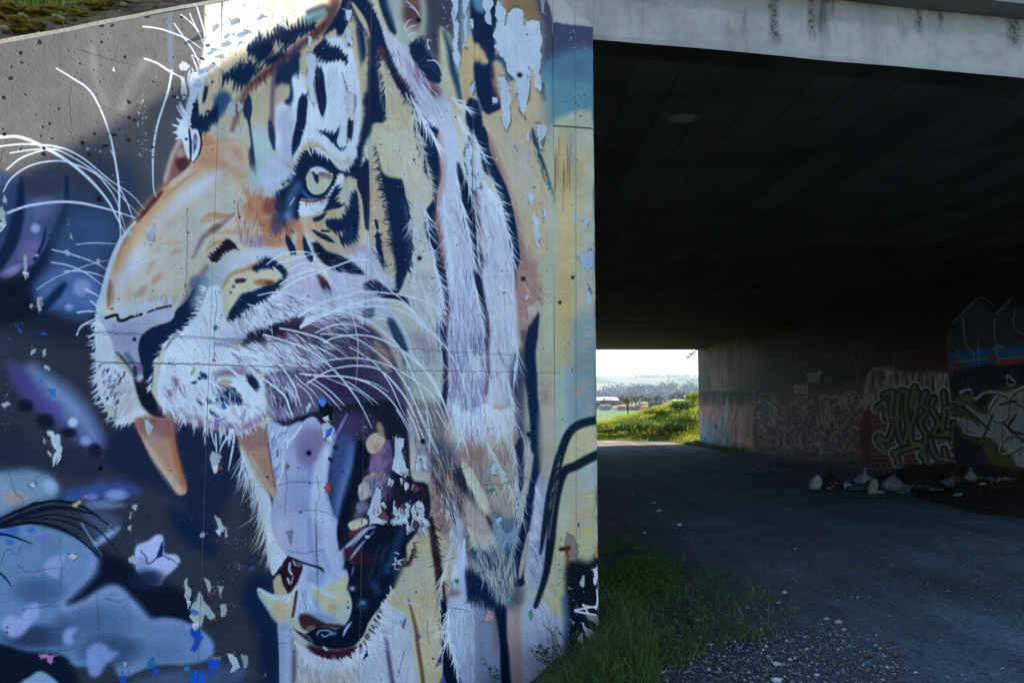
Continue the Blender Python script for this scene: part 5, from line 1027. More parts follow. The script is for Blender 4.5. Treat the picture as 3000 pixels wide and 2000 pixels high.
def paint_wear(m):
    K,S,L = m.peel,m.shape,m.line
    PG = (184,186,184); PW = (200,206,214); BLU = (40,92,190); RED = (196,76,44); PNK = (206,140,190); GRN = (40,130,104)
    for c,p,col in (
      ('A2',[(1230,480),(1275,470),(1310,490),(1322,590),(1300,700),(1310,850),(1300,950),(1265,860),(1235,740),(1245,610)],PW),('A2',[(1575,85),(1640,80),(1645,200),(1610,205),(1585,170)],PW),('A2',[(1590,250),(1650,270),(1645,430),(1600,400),(1580,330)],PW),('A2',[(1235,315),(1255,308),(1285,370),(1270,420),(1245,425)],PW),
      ('A2',[(510,950),(560,915),(600,960),(590,1030),(500,1040)],PG),('A2',[(615,930),(640,920),(650,980),(620,1030)],PG),('A1',[(1640,560),(1690,530),(1730,580),(1700,650),(1650,640)],PG),('A1',[(1640,690),(1680,720),(1680,900),(1650,910)],PG),('A1',[(1720,600),(1735,640),(1700,760),(1690,700)],PG),('A1',[(1760,720),(1810,730),(1800,800),(1760,790)],PG),
      ('A2',[(1550,650),(1575,700),(1600,820),(1660,850),(1670,960),(1640,1090),(1600,990),(1590,850)],(214,212,214)),
      ('A3',[(1420,-60),(1440,60),(1490,120),(1500,230),(1520,110),(1560,60),(1600,60),(1650,130),(1665,320),(1680,190),(1720,170),(1800,200),(1812,350),(1812,520),(1800,660),(1822,800),(1800,865),(1775,780),(1755,650),(1705,600),(1712,760),(1700,860),(1668,1000),(1650,1090),(1630,1000),(1600,860),(1580,720),(1520,640),(1500,560),(1430,500),(1400,430),(1388,330),(1420,200),(1405,60)],PW),
      ('A3',[(1425,690),(1500,680),(1522,800),(1542,900),(1530,1100),(1500,1205),(1460,1080),(1450,900)],PW),('A3',[(1000,-60),(1060,-60),(1050,300),(1072,600),(1040,610),(1012,500),(1010,250)],PW),('A3',[(1095,-60),(1165,-60),(1140,160),(1125,440),(1100,430),(1110,200)],PW),('A3',[(1285,-60),(1362,-60),(1366,225),(1318,210)],PW),('A3',[(1178,170),(1195,180),(1195,270),(1180,260)],PW),('A3',[(1165,780),(1200,740),(1205,830),(1180,855)],PW),('A3',[(1372,880),(1420,880),(1420,935),(1385,950)],PW),
      ('A3',[(1755,1110),(1800,1120),(1865,1165),(1840,1250),(1815,1385),(1790,1290)],PW),('A3',[(1570,1310),(1590,1300),(1590,1370),(1575,1385)],PW),('A3',[(1700,1200),(1715,1190),(1705,1300),(1685,1260)],PW),('A3',[(1120,1350),(1160,1340),(1170,1440),(1150,1570),(1120,1500)],PW),('A3',[(1020,80),(1050,80),(1040,200)],PW),('A3',[(780,340),(800,360),(800,440),(780,430)],PW),('A3',[(1810,-40),(1840,-40),(1850,120),(1820,110)],(150,158,176)),
      ('B3',[(1120,80),(1165,110),(1170,240),(1215,380),(1220,490),(1170,430),(1130,280)],PW),('B3',[(1735,680),(1755,690),(1790,830),(1800,900),(1790,1005),(1762,990),(1745,850)],PW),('B3',[(1700,530),(1735,525),(1725,610),(1700,610)],PW),('B3',[(1820,640),(1845,700),(1840,740),(1820,700)],PW),('B3',[(1780,0),(1840,0),(1815,150),(1790,90)],PW),('B3',[(1230,310),(1265,340),(1260,480),(1230,470)],PW),('B3',[(1390,170),(1412,180),(1400,205)],PW),('B3',[(2130,1070),(2210,1060),(2250,1010),(2300,1090),(2290,1160),(2235,1230),(2190,1160)],(170,180,200)),('B3',[(2175,760),(2230,730),(2280,740),(2230,830),(2200,790)],(180,188,196)),('B3',[(2110,720),(2135,720),(2130,770),(2110,760)],(180,190,196)),('B3',[(2235,1350),(2260,1400),(2260,1500),(2240,1535),(2220,1470)],(176,184,200)),('C3',[(2240,120),(2270,200),(2250,290),(2222,210)],(176,184,200)),('C3',[(1680,200),(1695,210),(1695,260),(1680,240)],PW),
      ('B1',[(30,530),(70,560),(65,600),(20,600)],PG),('B1',[(0,640),(30,620),(45,700),(60,780),(40,815),(0,790),(-40,700)],PG),('B1',[(790,100),(805,100),(800,140),(785,135)],PG),('B1',[(890,120),(920,120),(915,150),(890,145)],PG),('B1',[(205,1090),(240,1080),(240,1200),(250,1270),(205,1250),(220,1170)],PG),('B1',[(600,1030),(625,1015),(635,1070),(605,1085)],PG),('B1',[(300,1090),(330,1050),(330,1080)],PG),('B1',[(640,870),(660,920),(670,950),(640,920)],PG),('B1',[(625,745),(635,800),(625,800)],PG),('B1',[(865,1105),(900,1100),(905,1150),(870,1150)],PG),('B1',[(340,1450),(370,1440),(385,1520),(350,1545)],PG),('B1',[(1320,890),(1360,870),(1395,790),(1410,850),(1390,940),(1340,960)],PG),('B1',[(1430,985),(1470,1020),(1430,1035)],PG),('B1',[(1160,870),(1200,880),(1170,910)],PG),('B1',[(1680,1320),(1700,1350),(1690,1470),(1675,1400)],(220,196,140)),
      ('C1',[(280,690),(325,680),(310,720),(290,740)],PG),('C1',[(380,705),(410,700),(410,760),(380,770)],PG),('C1',[(400,840),(445,860),(440,885),(400,870)],PG),('C1',[(340,240),(380,250),(375,330),(355,365),(345,310)],PG),('C1',[(280,280),(310,275),(305,325),(285,320)],PG),('C1',[(10,1185),(80,1165),(90,1190),(40,1210)],(206,196,220)),('C1',[(1310,1310),(1340,1330),(1380,1410),(1335,1490),(1315,1400)],(190,200,200)),('C1',[(960,1200),(1010,1210),(1045,1270),(1040,1320),(990,1300)],(214,206,176)),('C1',[(1730,900),(1760,850),(1770,890),(1740,930)],(200,164,100)),
      ('D1',[(420,190),(470,200),(490,240),(545,235),(550,310),(568,340),(550,410),(510,470),(478,470),(510,380),(480,330),(455,250)],(206,212,210)),('D1',[(388,265),(405,270),(408,325),(390,310)],PG),('D1',[(430,360),(470,400),(475,440),(450,410)],PG),('D1',[(250,680),(320,630),(325,680),(300,715)],PW),('D1',[(1890,420),(1930,380),(1990,390),(2000,460),(1960,530),(1915,510),(1915,450)],PG),('D1',[(1940,960),(1985,990),(2000,1030),(2035,1050),(2030,1105),(1970,1100),(1955,1020)],PG),('D1',[(2040,1060),(2060,1070),(2065,1150),(2045,1150)],PG),('D1',[(1810,1135),(1840,1100),(1845,1150),(1815,1160)],PG),('D1',[(1175,1340),(1210,1320),(1235,1370),(1230,1420),(1175,1400)],PG),('D1',[(1155,1060),(1195,1050),(1190,1100)],PG),('D1',[(1180,930),(1200,920),(1195,1000),(1180,990)],PG),('D1',[(1200,850),(1235,850),(1225,910),(1205,890)],PG),('D1',[(640,860),(710,820),(740,850),(690,890)],(214,170,96)),('D1',[(750,790),(780,760),(795,800),(770,800)],(214,160,90)),('D1',[(630,1310),(680,1300),(715,1320),(670,1360)],(206,190,196)),('D1',[(960,1065),(995,1055),(985,1075)],PG),
      ('E1',[(1720,890),(1790,770),(1815,720),(1850,800),(1910,870),(1950,920),(1950,985),(1900,960),(1860,920),(1820,1040),(1770,1030),(1730,960)],PG),('E1',[(1660,620),(1690,590),(1700,660),(1740,720),(1720,820),(1690,760),(1665,680)],PG),('E1',[(1845,590),(1880,630),(1915,680),(1900,740),(1870,660)],PG),('E1',[(2000,840),(2040,835),(2060,900),(2040,940),(2005,940)],PG),('E1',[(1965,670),(2015,670),(2010,760),(2000,800)],PG),('E1',[(2055,1290),(2110,1285),(2150,1340),(2160,1410),(2140,1420),(2090,1350)],PW),('E1',[(2180,1290),(2240,1290),(2240,1400),(2215,1400)],(150,158,166)),('E1',[(1930,1310),(2000,1295),(2015,1350),(1910,1340)],(140,142,140)),('E1',[(1115,1360),(1150,1360),(1140,1420),(1120,1400)],PG),('E1',[(345,1290),(420,1275),(525,1280),(490,1320),(480,1365),(440,1370),(420,1330),(365,1330)],PNK),
      ('E1',[(1735,1060),(1790,1060),(1830,1140),(1800,1210),(1760,1260),(1738,1240),(1770,1160),(1740,1120)],BLU),('E1',[(1880,1350),(1990,1340),(2005,1400),(1950,1420),(1915,1520),(1885,1460),(1900,1400)],BLU),('E1',[(1715,1480),(1780,1430),(1850,1460),(1855,1600),(1740,1620)],(40,110,206)),('E1',[(1075,1495),(1145,1490),(1150,1560),(1080,1560)],BLU),('E1',[(1380,1420),(1455,1410),(1420,1480),(1390,1460)],BLU),('E1',[(1355,1330),(1395,1310),(1415,1400),(1350,1400)],(50,120,170)),('E1',[(1675,1410),(1710,1400),(1705,1440),(1680,1440)],(60,140,200)),('E1',[(2245,500),(2300,475),(2300,505),(2250,522)],(50,110,220)),('E1',[(2185,495),(2210,490),(2205,510)],(50,110,220)),('E1',[(1720,890),(1760,885),(1800,910),(1750,930)],(50,120,206)),
      ('C1',[(440,1050),(490,1035),(500,1120),(455,1090)],(40,130,206)),('C1',[(360,530),(400,525),(435,570),(380,560)],(40,100,200)),('C1',[(360,950),(385,945),(385,980),(362,975)],(50,140,210)),('C1',[(150,510),(185,520),(180,550)],(50,120,200)),('C1',[(60,590),(85,585),(80,610)],(40,100,180)),('C2',[(455,1170),(490,1180),(510,1220),(480,1240),(455,1210)],(70,110,200)),('C2',[(395,1310),(440,1330),(500,1300),(440,1350),(420,1400),(405,1400),(410,1350)],(150,130,206)),('C2',[(390,470),(430,480),(420,515),(395,510)],GRN),('C2',[(380,730),(405,720),(400,760)],GRN),('C2',[(400,770),(415,800),(400,800)],RED),('C2',[(420,1000),(480,980),(550,980),(540,1040),(460,1020)],(200,186,130)),('C2',[(400,940),(412,940),(408,970)],RED),('C2',[(470,1020),(500,1025),(480,1040)],RED),('C2',[(390,1170),(430,1180),(420,1210),(385,1190)],PG),('C2',[(640,1290),(680,1230),(665,1340)],PG),('C2',[(975,960),(985,1040),(965,1030)],PG),('C2',[(1035,1050),(1070,1050),(1050,1075)],PG),('C2',[(1230,1230),(1255,1180),(1270,1210),(1240,1270)],PW),
      ('C2',[(1330,1140),(1390,1140),(1470,1200),(1480,1340),(1420,1360),(1380,1300),(1340,1200)],(16,22,34)),('C2',[(1330,1140),(1370,1130),(1400,1180),(1380,1220),(1350,1190)],(90,140,220)),('C2',[(1370,1370),(1430,1360),(1490,1400),(1495,1440),(1440,1470),(1390,1500),(1365,1430)],PW),('C2',[(1420,1420),(1480,1380),(1460,1460),(1430,1510),(1405,1490)],(60,110,220)),('D2',[(1735,150),(1780,150),(1775,175),(1745,170)],(170,206,70)),('D2',[(2030,250),(2070,240),(2050,290)],(190,226,230)),
      ('D2',[(2020,260),(2125,260),(2110,380),(2130,460),(2145,580),(2130,620),(2080,570),(2020,540),(2040,420)],PW),('D2',[(2230,420),(2330,420),(2320,560),(2290,540),(2280,430),(2250,500),(2260,560),(2225,520)],PW),('D2',[(1870,700),(1915,720),(1915,860),(1930,880),(1920,960),(1940,1010),(1850,1030),(1800,1060),(1780,940),(1820,830),(1840,780)],PW),('D2',[(2030,820),(2060,900),(2160,830),(2180,850),(2150,990),(2100,1020),(2060,1045),(2000,1030),(2030,960),(2000,940)],PW),('D2',[(2190,870),(2260,830),(2300,900),(2290,1000),(2310,960),(2340,1060),(2290,1110),(2270,1150),(2230,1080),(2150,1110),(2190,980)],PW),('D2',[(1980,620),(2020,640),(2010,700)],PW),('D2',[(2120,650),(2160,660),(2135,740)],PW),('D2',[(2200,680),(2260,700),(2200,745),(2185,720)],PW),('D2',[(2080,620),(2105,650),(2085,680)],PW),
      ('D2',[(350,420),(400,385),(450,420),(440,500),(400,520),(370,490)],PG),('D2',[(420,520),(470,508),(465,545),(405,570)],RED),('D2',[(1400,670),(1440,660),(1440,750),(1410,755)],(196,90,70)),('D2',[(1060,1100),(1110,1090),(1100,1180),(1085,1225),(1065,1160)],(120,140,156)),('D2',[(1045,500),(1065,510),(1055,535)],(170,90,70)),('D2',[(995,160),(1045,150),(1045,200),(1005,205)],(196,206,214)),
      ('D3',[(1345,530),(1380,460),(1395,520),(1420,580),(1380,590)],(170,206,206)),('D3',[(1320,730),(1380,715),(1370,750)],GRN),('E3',[(1290,980),(1330,880),(1370,940),(1350,990),(1310,1020)],(206,150,150)),('E3',[(1500,800),(1520,770),(1560,790),(1520,830)],(90,180,150)),('E3',[(1020,630),(1055,600),(1050,650)],(40,130,70)),('E3',[(1690,920),(1720,870),(1745,920),(1730,1000)],(90,160,120)),('E3',[(545,1000),(570,960),(580,1050),(555,1045)],(30,60,150)),('E3',[(860,1400),(910,1280),(915,1350)],(40,60,160)),('E3',[(880,1547),(930,1480),(950,1560)],(110,90,170)),('E3',[(210,1340),(230,1230),(235,1300)],(30,40,110)),('E3',[(680,1140),(715,1095),(715,1150)],(120,90,150)),('E3',[(1405,60),(1430,30),(1440,70),(1415,100)],(196,200,210))):
        K(c,p,col)
    for c,p,rx,ry,n,sz,col in (('B1',(1290,60),90,140,16,14,PG),('A1',(1290,1050),70,130,26,18,PG),('A1',(1280,1330),90,90,16,14,PG),('A1',(1020,620),30,30,5,20,PG),('C1',(60,1120),60,120,18,12,PG),('C1',(160,480),90,50,14,12,(90,170,210)),('D1',(50,170),30,60,9,10,PG),('D1',(2120,1180),140,90,26,12,(150,170,190)),('D1',(2140,1400),70,60,16,14,PG),('E1',(1250,250),80,40,26,8,(170,176,190)),('E1',(2000,800),160,160,26,9,(150,160,180)),('E1',(1950,660),90,80,12,12,PG),('A3',(1000,200),120,320,70,10,(196,204,216)),('A3',(880,260),120,260,40,7,(176,180,196)),('D2',(1940,600),220,200,26,12,PW),('D2',(1800,240),150,150,20,8,(150,200,200)),('A2',(620,130),260,160,60,13,(150,140,126)),('A2',(1000,120),200,120,34,13,(170,150,106)),('E3',(1980,650),40,380,40,12,(90,130,130)),('C3',(2040,700),40,420,30,14,(110,120,150)),('C2',(1500,820),320,30,40,9,(30,34,44)),('C2',(1560,800),300,40,8,12,(190,190,60)),('E3',(2090,900),80,300,30,12,(150,156,166)),('A3',(2150,950),120,160,60,9,(60,70,70)),('E2',(800,1450),60,90,16,12,(190,110,50))):
        m.specks(c,p,rx,ry,n,sz,col)
    # maroon striations in the torn area
    for _ in range(70):
        x,y = prng.normal(2080,170),prng.normal(880,140)
        L('D2',[(x,y),(x + prng.normal(0,8),y + prng.uniform(20,60))],(100,40,46) if prng.random() < .7 else (30,34,54),8,a=.8,soft=.8)
    # pits: small dark blow-holes of the concrete,denser up left
    for _ in range(520):
        x,y = prng.uniform(-500,1740),prng.uniform(-300,2250)
        r = 1.2 + 3.2 * prng.random() ** 4
        m.shape('P',[(x - r,y),(x,y - r * .8),(x + r,y),(x,y + r)],(40,40,46),soft=.8,a=.7,hgt=-2)
    for _ in range(900):
        x,y = prng.uniform(250,1740),prng.uniform(-100,2100)
        r = prng.uniform(.8,2.2)
        m.shape('P',[(x - r,y),(x,y - r * prng.uniform(.6,2)),(x + r,y),(x,y + r)],(36,38,48) if prng.random() < .75 else (200,200,196),soft=.5,a=.75,hgt=-1.5)
    for _ in range(620):  # up-left pits: bare holes, their grazing-sun shade painted into the dark colour
        x,y = prng.uniform(-500,640),prng.uniform(-250,470)
        r = 1.4 + 8 * prng.random() ** 4
        an = np.sort(prng.uniform(0,6.28,7))
        m.shape('P',np.stack([x + np.cos(an) * r,y + np.sin(an) * r * .7],1),(46,44,44),soft=.6,a=.8,hgt=-5)
    for x,y,r in ((290,584,12),(295,1372,13),(240,420,9),(1229,757,8),(1534,817,8),(905,1327,10),(1240,1293,10),(1548,1272,8),(1225,60,10),(1524,220,9),(1678,813,6),(1640,886,6)):
        an = np.linspace(0,6.28,12,endpoint=False)
        m.shape('P',np.stack([x + np.cos(an) * r,y + np.sin(an) * r],1),(60,66,76),soft=1.5,a=.7,hgt=-1)
        m.shape('P',np.stack([x + np.cos(an) * r * .5,y + np.sin(an) * r * .5],1),(14,16,20),soft=1,hgt=-6)
    # construction cracks
    for c,p,w in (('P',[(-600,930),(0,958),(300,972),(760,997),(1080,1014),(1291,1028),(1533,1041)],2),('P',[(-600,935),(0,962),(760,1001)],1.4),('P',[(-600,1030),(0,1047),(300,1060),(560,1066),(760,1073),(1000,1080),(1291,1086),(1640,1093)],2.2),('P',[(300,1062),(700,1070)],2)):
        m.crack(c,p,(46,46,54),w,3,.6)
    for c,p in (('E1',[(0,480),(60,340),(150,380),(200,290)]),('E1',[(150,470),(250,540),(380,520),(560,510)]),('E1',[(540,380),(560,480),(550,700)]),('E1',[(200,880),(400,860),(560,850)]),('E1',[(880,740),(880,900),(900,1000)]),('E1',[(950,780),(1080,810),(1180,760)]),('E1',[(260,1260),(600,1250),(700,1200)]),('E1',[(1150,1520),(1300,1440),(1600,1400)]),('D1',[(80,560),(130,740),(200,800),(205,890)]),('D1',[(240,690),(330,620),(400,580)]),('D1',[(820,830),(900,810),(1000,850),(1150,830)]),('D1',[(900,450),(1000,400),(1100,340)]),('D2',[(1040,300),(1040,560),(1050,700),(1030,950)]),('D2',[(960,690),(1100,650),(1250,660),(1400,655)]),('D2',[(1170,920),(1320,910),(1480,960)]),('D2',[(1320,830),(1310,1000),(1325,1320),(1335,1500)]),('D2',[(1330,600),(1350,800),(1320,830)]),('E2',[(1325,0),(1320,300),(1330,600),(1330,900)]),('E2',[(1050,350),(1200,370),(1400,340)]),('E2',[(740,1250),(900,1200),(1100,1180)]),('E3',[(960,680),(1020,620)]),('E3',[(580,1240),(540,1380),(510,1500)]),('E3',[(780,980),(790,1200)]),('E3',[(1000,870),(1100,880),(1160,900)]),('D3',[(660,60),(720,160),(840,150)]),('D3',[(960,560),(1080,540),(1180,500)]),('D3',[(1300,680),(1480,670),(1560,640)]),('E3',[(880,460),(960,435),(1030,410)]),('E3',[(1200,540),(1300,550)]),('A2',[(1550,650),(1590,760),(1600,830),(1660,850)]),('A2',[(610,780),(600,1000),(640,1200)]),('B2',[(150,650),(150,1000),(140,1400)]),('C2',[(400,160),(420,300),(400,480),(400,760)]),('A1',[(640,760),(630,900),(645,1160)]),('A1',[(680,440),(950,530),(1230,600)]),('A1',[(20,1350),(0,1500),(30,1650)])):
        m.crack(c,p,(40,46,60),4,9,.8,-1)
    for x in (1082,1088):
        m.crack('P',[(x,0),(x + 1,600),(x + 4,1300)],(30,36,50),1.3,.4,.35,-.4)
    for x in (1390,1683,1686):
        m.crack('P',[(x,-100),(x + 3,900),(x + 4,1900)],(80,76,70),1.3,.4,.4,-.4)
    for x0,n in ((1640,9),(1655,9)):
        for _ in range(n):
            x = x0 + prng.normal(0,10)
            y = prng.uniform(400,560)
            L('P',[(x,y),(x,y + prng.uniform(30,120))],(120,96,60),2,a=.6,soft=.6)
    # contrast of the old paint
    m.c[...,2] += .24 * np.clip(m.c[...,1] - m.c[...,2],0,None)
    x = np.clip(m.c / 255,0,1)
    x = .62 * x + .38 * x * x * (3 - 2 * x)
    lum = x.mean(2,keepdims=True)
    x = np.clip(lum + (x - lum) * 1.0,0,1)
    m.c[:] = x * 255
    # large-scale tone variation and grain of old spray paint
    h,w = m.c.shape[:2]
    n = vnoise(h,w,90) * .5 + vnoise(h,w,30) * .3 + vnoise(h,w,9) * .2
    m.c *= (0.90 + 0.2 * n)[...,None]
    m.c += ((prng.random((h,w)) - .5) * 9)[...,None]
    # drips
    st = vnoise(1,w,5)[0] * .6 + vnoise(1,w,14)[0] * .4
    m.c *= (1 - .05 * np.clip(st - .55,0,1) / .45)[None,:,None]
    m.h -= np.abs(vnoise(h,w,3) - .5) * .25
def paint_side_wall():
    m = Canvas(2030,520,3340,1640,1.1,(70,64,58))
    S,L,H,F,G,K = m.shape,m.line,m.hairs,m.fringe,m.glow,m.peel
    # soot and bare concrete, with dimming daylight painted in: near top black, far end lighter
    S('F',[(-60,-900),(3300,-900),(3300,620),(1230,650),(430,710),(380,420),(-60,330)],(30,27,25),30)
    S('F',[(-60,300),(420,400),(430,760),(-60,760)],(116,98,84),22,.8)
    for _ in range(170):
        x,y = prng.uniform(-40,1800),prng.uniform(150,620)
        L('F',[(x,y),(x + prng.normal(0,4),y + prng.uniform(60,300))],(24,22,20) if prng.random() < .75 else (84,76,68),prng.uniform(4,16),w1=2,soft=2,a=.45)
    H('F',[(70,580),(200,570),(205,760),(90,780)],[(130,650,.1,1)],[(170,166,160),(120,116,112),(146,130,120)],60,120,10,.6)
    K('F',[(775,610),(820,600),(872,595),(868,690),(780,692)],(150,142,124),hgt=0)
    H('F',[(1010,380),(1420,400),(1420,640),(1040,640)],[(1200,500,.05,1)],[(130,126,112),(90,90,84),(110,80,70)],60,120,9,.5)
    S('F',[(-40,745),(420,735),(430,715),(1230,655),(1230,760),(430,900),(-40,900)],(44,50,54),3)
    # far panel: flame-edged pink,blue and peach
    S('F',[(-20,850),(60,835),(180,840),(215,850),(220,1110),(120,1120),(-20,1090)],(168,118,118),3,jag=50,jdir=(0,1),jstep=3)
    S('F',[(-20,970),(60,960),(220,985),(222,1120),(100,1130),(-20,1090)],(116,142,160),4,jag=60,jdir=(.1,-1),jstep=3)
    S('F',[(180,850),(215,840),(220,990),(190,1040)],(150,160,160),3,jag=40,jdir=(0,1))
    S('F',[(215,870),(330,850),(415,840),(428,1130),(330,1120),(230,1080)],(188,148,122),3,jag=60,jdir=(0,1),jstep=3)
    H('F',[(-10,860),(420,850),(420,1130),(0,1090)],[(200,950,.1,-1)],[(190,140,140),(130,156,176),(150,100,100),(196,184,176),(206,174,146),(100,110,130)],230,70,8,.7)
    # tangle panel
    S('F',[(425,760),(600,740),(900,720),(1235,690),(1240,1300),(900,1240),(425,1170)],(98,72,76),3)
    cols = [(138,66,68),(160,96,96),(96,110,120),(186,170,160),(150,140,104),(60,50,60),(70,74,90),(120,66,76),(206,196,190),(176,130,132),(150,110,116)]
    for _ in range(1300):
        x = prng.uniform(440,1220)
        y = prng.uniform(770 - (x - 440) * .07,1130 + (x - 440) * .1)
        a = prng.normal(1.4,.6)
        ln = prng.uniform(25,95)
        b = prng.normal(0,26)
        L('F',[(x,y),(x + ln * .5 * np.cos(a) + b,y + ln * .5 * np.sin(a)),(x + ln * np.cos(a),y + ln * np.sin(a))],cols[prng.integers(len(cols))],prng.uniform(4,17),w1=3,soft=.8,a=.85)
    for p in ([(870,770),(880,900),(900,980),(935,780)],[(960,790),(1000,760),(1020,860)],[(1080,760),(1110,730),(1170,800),(1150,860)],[(840,900),(860,1000)],[(1040,800),(1090,900),(1030,1000)],[(900,1020),(960,900),(980,1080)]):
        L('F',p,(206,196,176),9,soft=.8)
    L('F',[(430,1150),(800,1210),(1230,1280)],(66,70,74),70,soft=8,a=.6)
    # year tag "2022" with a crown
    for p in ([(688,705),(700,692),(710,706),(692,738),(714,738)],[(722,716),(730,695),(740,716),(730,738),(722,716)],[(744,705),(752,695),(760,706),(746,738),(764,738)],[(766,708),(772,698),(780,710),(768,740),(784,740)]):
        L('F',p,(226,222,216),8,soft=.7)
    for p in ([(682,700),(700,684),(716,690),(734,684),(750,690),(768,688),(782,706),(776,790)],[(684,720),(688,740)],[(710,850),(712,790),(740,768),(800,820),(730,850)]):
        L('F',p,(206,200,200),6,soft=.7)
    # white smeared panel with maroon drips,painted bricks
    S('F',[(1228,595),(1400,575),(1560,575),(1850,580),(1860,830),(1240,900)],(176,168,166),3,jag=16,jdir=(0,1))
    for _ in range(110):
        x,y = prng.uniform(1235,1850),prng.uniform(570,700)
        L('F',[(x,y),(x,y + prng.uniform(30,160))],[(112,50,58),(86,84,88),(206,200,196),(120,90,80)][prng.integers(4)],prng.uniform(8,30),w1=4,soft=1.5,a=.7)
    S('F',[(1235,830),(1860,780),(1880,1260),(1240,1260)],(96,36,42),3)
    for r in range(13):
        y = 860 + r * 36
        L('F',[(1238,y),(1870,y - 4)],(190,180,172),5,soft=.7,a=.8)
        for k in range(16):
            x = 1250 + k * 42 + (r % 2) * 20
            L('F',[(x,y),(x,y + 34)],(190,180,172),4,soft=.7,a=.75)
    S('F',[(1480,430),(1830,420),(1840,580),(1440,590)],(84,40,52),8,.8)
    for k in range(6):
        L('F',[(1500 + k * 52,450),(1500 + k * 52 + prng.uniform(-10,10),560),(1530 + k * 52,570)],(66,36,46),16,soft=2)
    # angular lettering: halo,outline,fill
    sk = [[(1330,760),(1400,740),(1385,870),(1405,980),(1360,1090),(1300,1060)],[(1285,850),(1340,815),(1350,890)],[(1350,920),(1430,930)],
          [(1500,740),(1450,740),(1430,900),(1445,1050),(1480,1110),(1510,1000),(1495,860),(1500,740)],
          [(1560,700),(1530,850),(1580,830)],[(1580,740),(1560,900),(1530,1000),(1540,1110),(1600,1110)],[(1640,740),(1610,820),(1650,870),(1600,960),(1640,1060),(1610,1200)],
          [(1700,780),(1680,850),(1730,960),(1700,1040),(1800,1050)],[(1770,740),(1780,860),(1760,1010),(1800,1030)],[(1800,850),(1850,840)],
          [(1410,1180),(1500,1150),(1610,1130),(1640,1240)],[(1670,1090),(1720,1210),(1850,1240)],[(1770,1150),(1790,1230)],[(1840,960),(1830,1100)],[(1420,1190),(1440,1250)],[(1290,1080),(1330,1130)]]
    for w,col in ((92,(190,186,182)),(66,(118,110,112)),(56,(28,44,50)),(24,(122,128,84))):
        for p in sk:
            q = [(x + (6 if w == 66 else 0),y + (10 if w == 66 else 0)) for x,y in p]
            L('F',q,col,w,soft=.8)
    for _ in range(26):
        p = sk[prng.integers(len(sk))]
        x,y = p[prng.integers(len(p))]
        L('F',[(x,y),(x + prng.uniform(-30,30),y + prng.uniform(20,60))],(206,204,196),5,soft=.6)
    # dark blue piece at the near end,silver letters over olive
    S('F',[(1845,560),(2352,500),(3300,420),(3300,1700),(2400,1620),(1890,1290),(1855,900)],(34,38,58),4)
    S('F',[(1800,330),(1835,300),(1845,580),(1810,570)],(150,110,40),5)
    S('F',[(1840,260),(2010,80),(2140,160),(2260,60),(2352,120),(3300,-100),(3300,440),(2352,500),(1850,560)],(60,64,76),4)
    S('F',[(1840,460),(2080,420),(2352,390),(3300,260),(3300,380),(2352,490),(2170,510),(1850,570)],(36,104,154),10)
    S('F',[(2160,510),(2352,485),(3300,360),(3300,420),(2352,530),(2170,545)],(150,70,66),3); S('F',[(2085,470),(2150,460),(2150,495),(2085,500)],(150,70,70),3); S('F',[(1840,530),(1895,520),(1895,570),(1845,575)],(140,66,60),3)
    for p in ([(1835,240),(2000,75),(2060,60),(2140,110)],[(2150,170),(2260,60)],[(2140,200),(2145,370),(2200,410),(2150,410),(2170,530)],[(1910,200),(1930,390),(1985,450),(1990,520)],[(2020,370),(2025,540)],[(1840,400),(1885,450),(1840,465)],[(2290,130),(2280,260),(2352,320)],[(1845,520),(2080,495)],[(2170,495),(2352,485)]):
        L('F',p,(160,160,170),7,soft=.7,curve=False)
    S('F',[(1850,790),(1960,800),(2050,860),(2130,740),(2300,690),(3300,600),(3300,1500),(2400,1500),(2260,1330),(2060,1140),(1900,1060),(1870,950)],(84,88,44),4)
    S('F',[(1855,800),(1930,830),(2080,900),(2160,780),(2300,720),(2600,700),(3300,640),(3300,1300),(2420,1300),(2250,1190),(2120,1080),(2000,1040),(1880,990),(1870,930),(1960,940),(2040,1000),(1980,900)],(168,168,170),3)
    for p,w in (([(1890,740),(1960,720),(1990,790),(2080,740),(2200,750),(2352,840),(2600,960)],20),([(1870,930),(1920,1030),(2050,1060)],16),([(2160,760),(2100,860),(2150,940),(2230,920),(2260,760),(2352,700)],18),([(2352,1060),(2240,1050),(2180,1140),(2200,1190),(2352,1120),(2600,1000)],16),([(2230,620),(2240,690),(2290,670),(2235,615)],12)):
        L('F',p,(196,196,198),w,soft=.8)
        L('F',[(x + 4,y + 16) for x,y in p],(30,32,36),w * .4,soft=.8)
    for p in ([(1900,830),(2100,1010)],[(2130,900),(2060,1060)],[(2200,960),(2352,1100)],[(2300,900),(2240,1000),(2352,1050)],[(2180,830),(2300,800)],[(2400,760),(2500,1200)],[(2700,700),(2600,1200)],[(2900,700),(2950,1250)]):
        L('F',p,(34,36,44),14,soft=1)
    S('F',[(1880,760),(1950,760),(1990,840),(1940,830)],(90,110,60),4); S('F',[(2040,1120),(2130,1180),(2230,1300),(2350,1400),(2300,1440),(2120,1260)],(90,96,44),5)
    # runs,soot and scuffs over everything
    for _ in range(420):
        x,y = prng.uniform(-20,2352),prng.uniform(560,1250)
        L('F',[(x,y),(x + prng.normal(0,5),y + prng.uniform(40,200))],[(40,36,36),(70,66,64),(130,120,118),(96,70,70)][prng.integers(4)],prng.uniform(3,12),w1=2,soft=2,a=prng.uniform(.15,.5))
    for _ in range(60):
        m.specks('F',(prng.uniform(430,2300),prng.uniform(650,1250)),60,60,5,14,(110,104,102),.7)
    h,w = m.c.shape[:2]
    n = vnoise(h,w,80) * .5 + vnoise(h,w,25) * .3 + vnoise(h,w,6) * .2
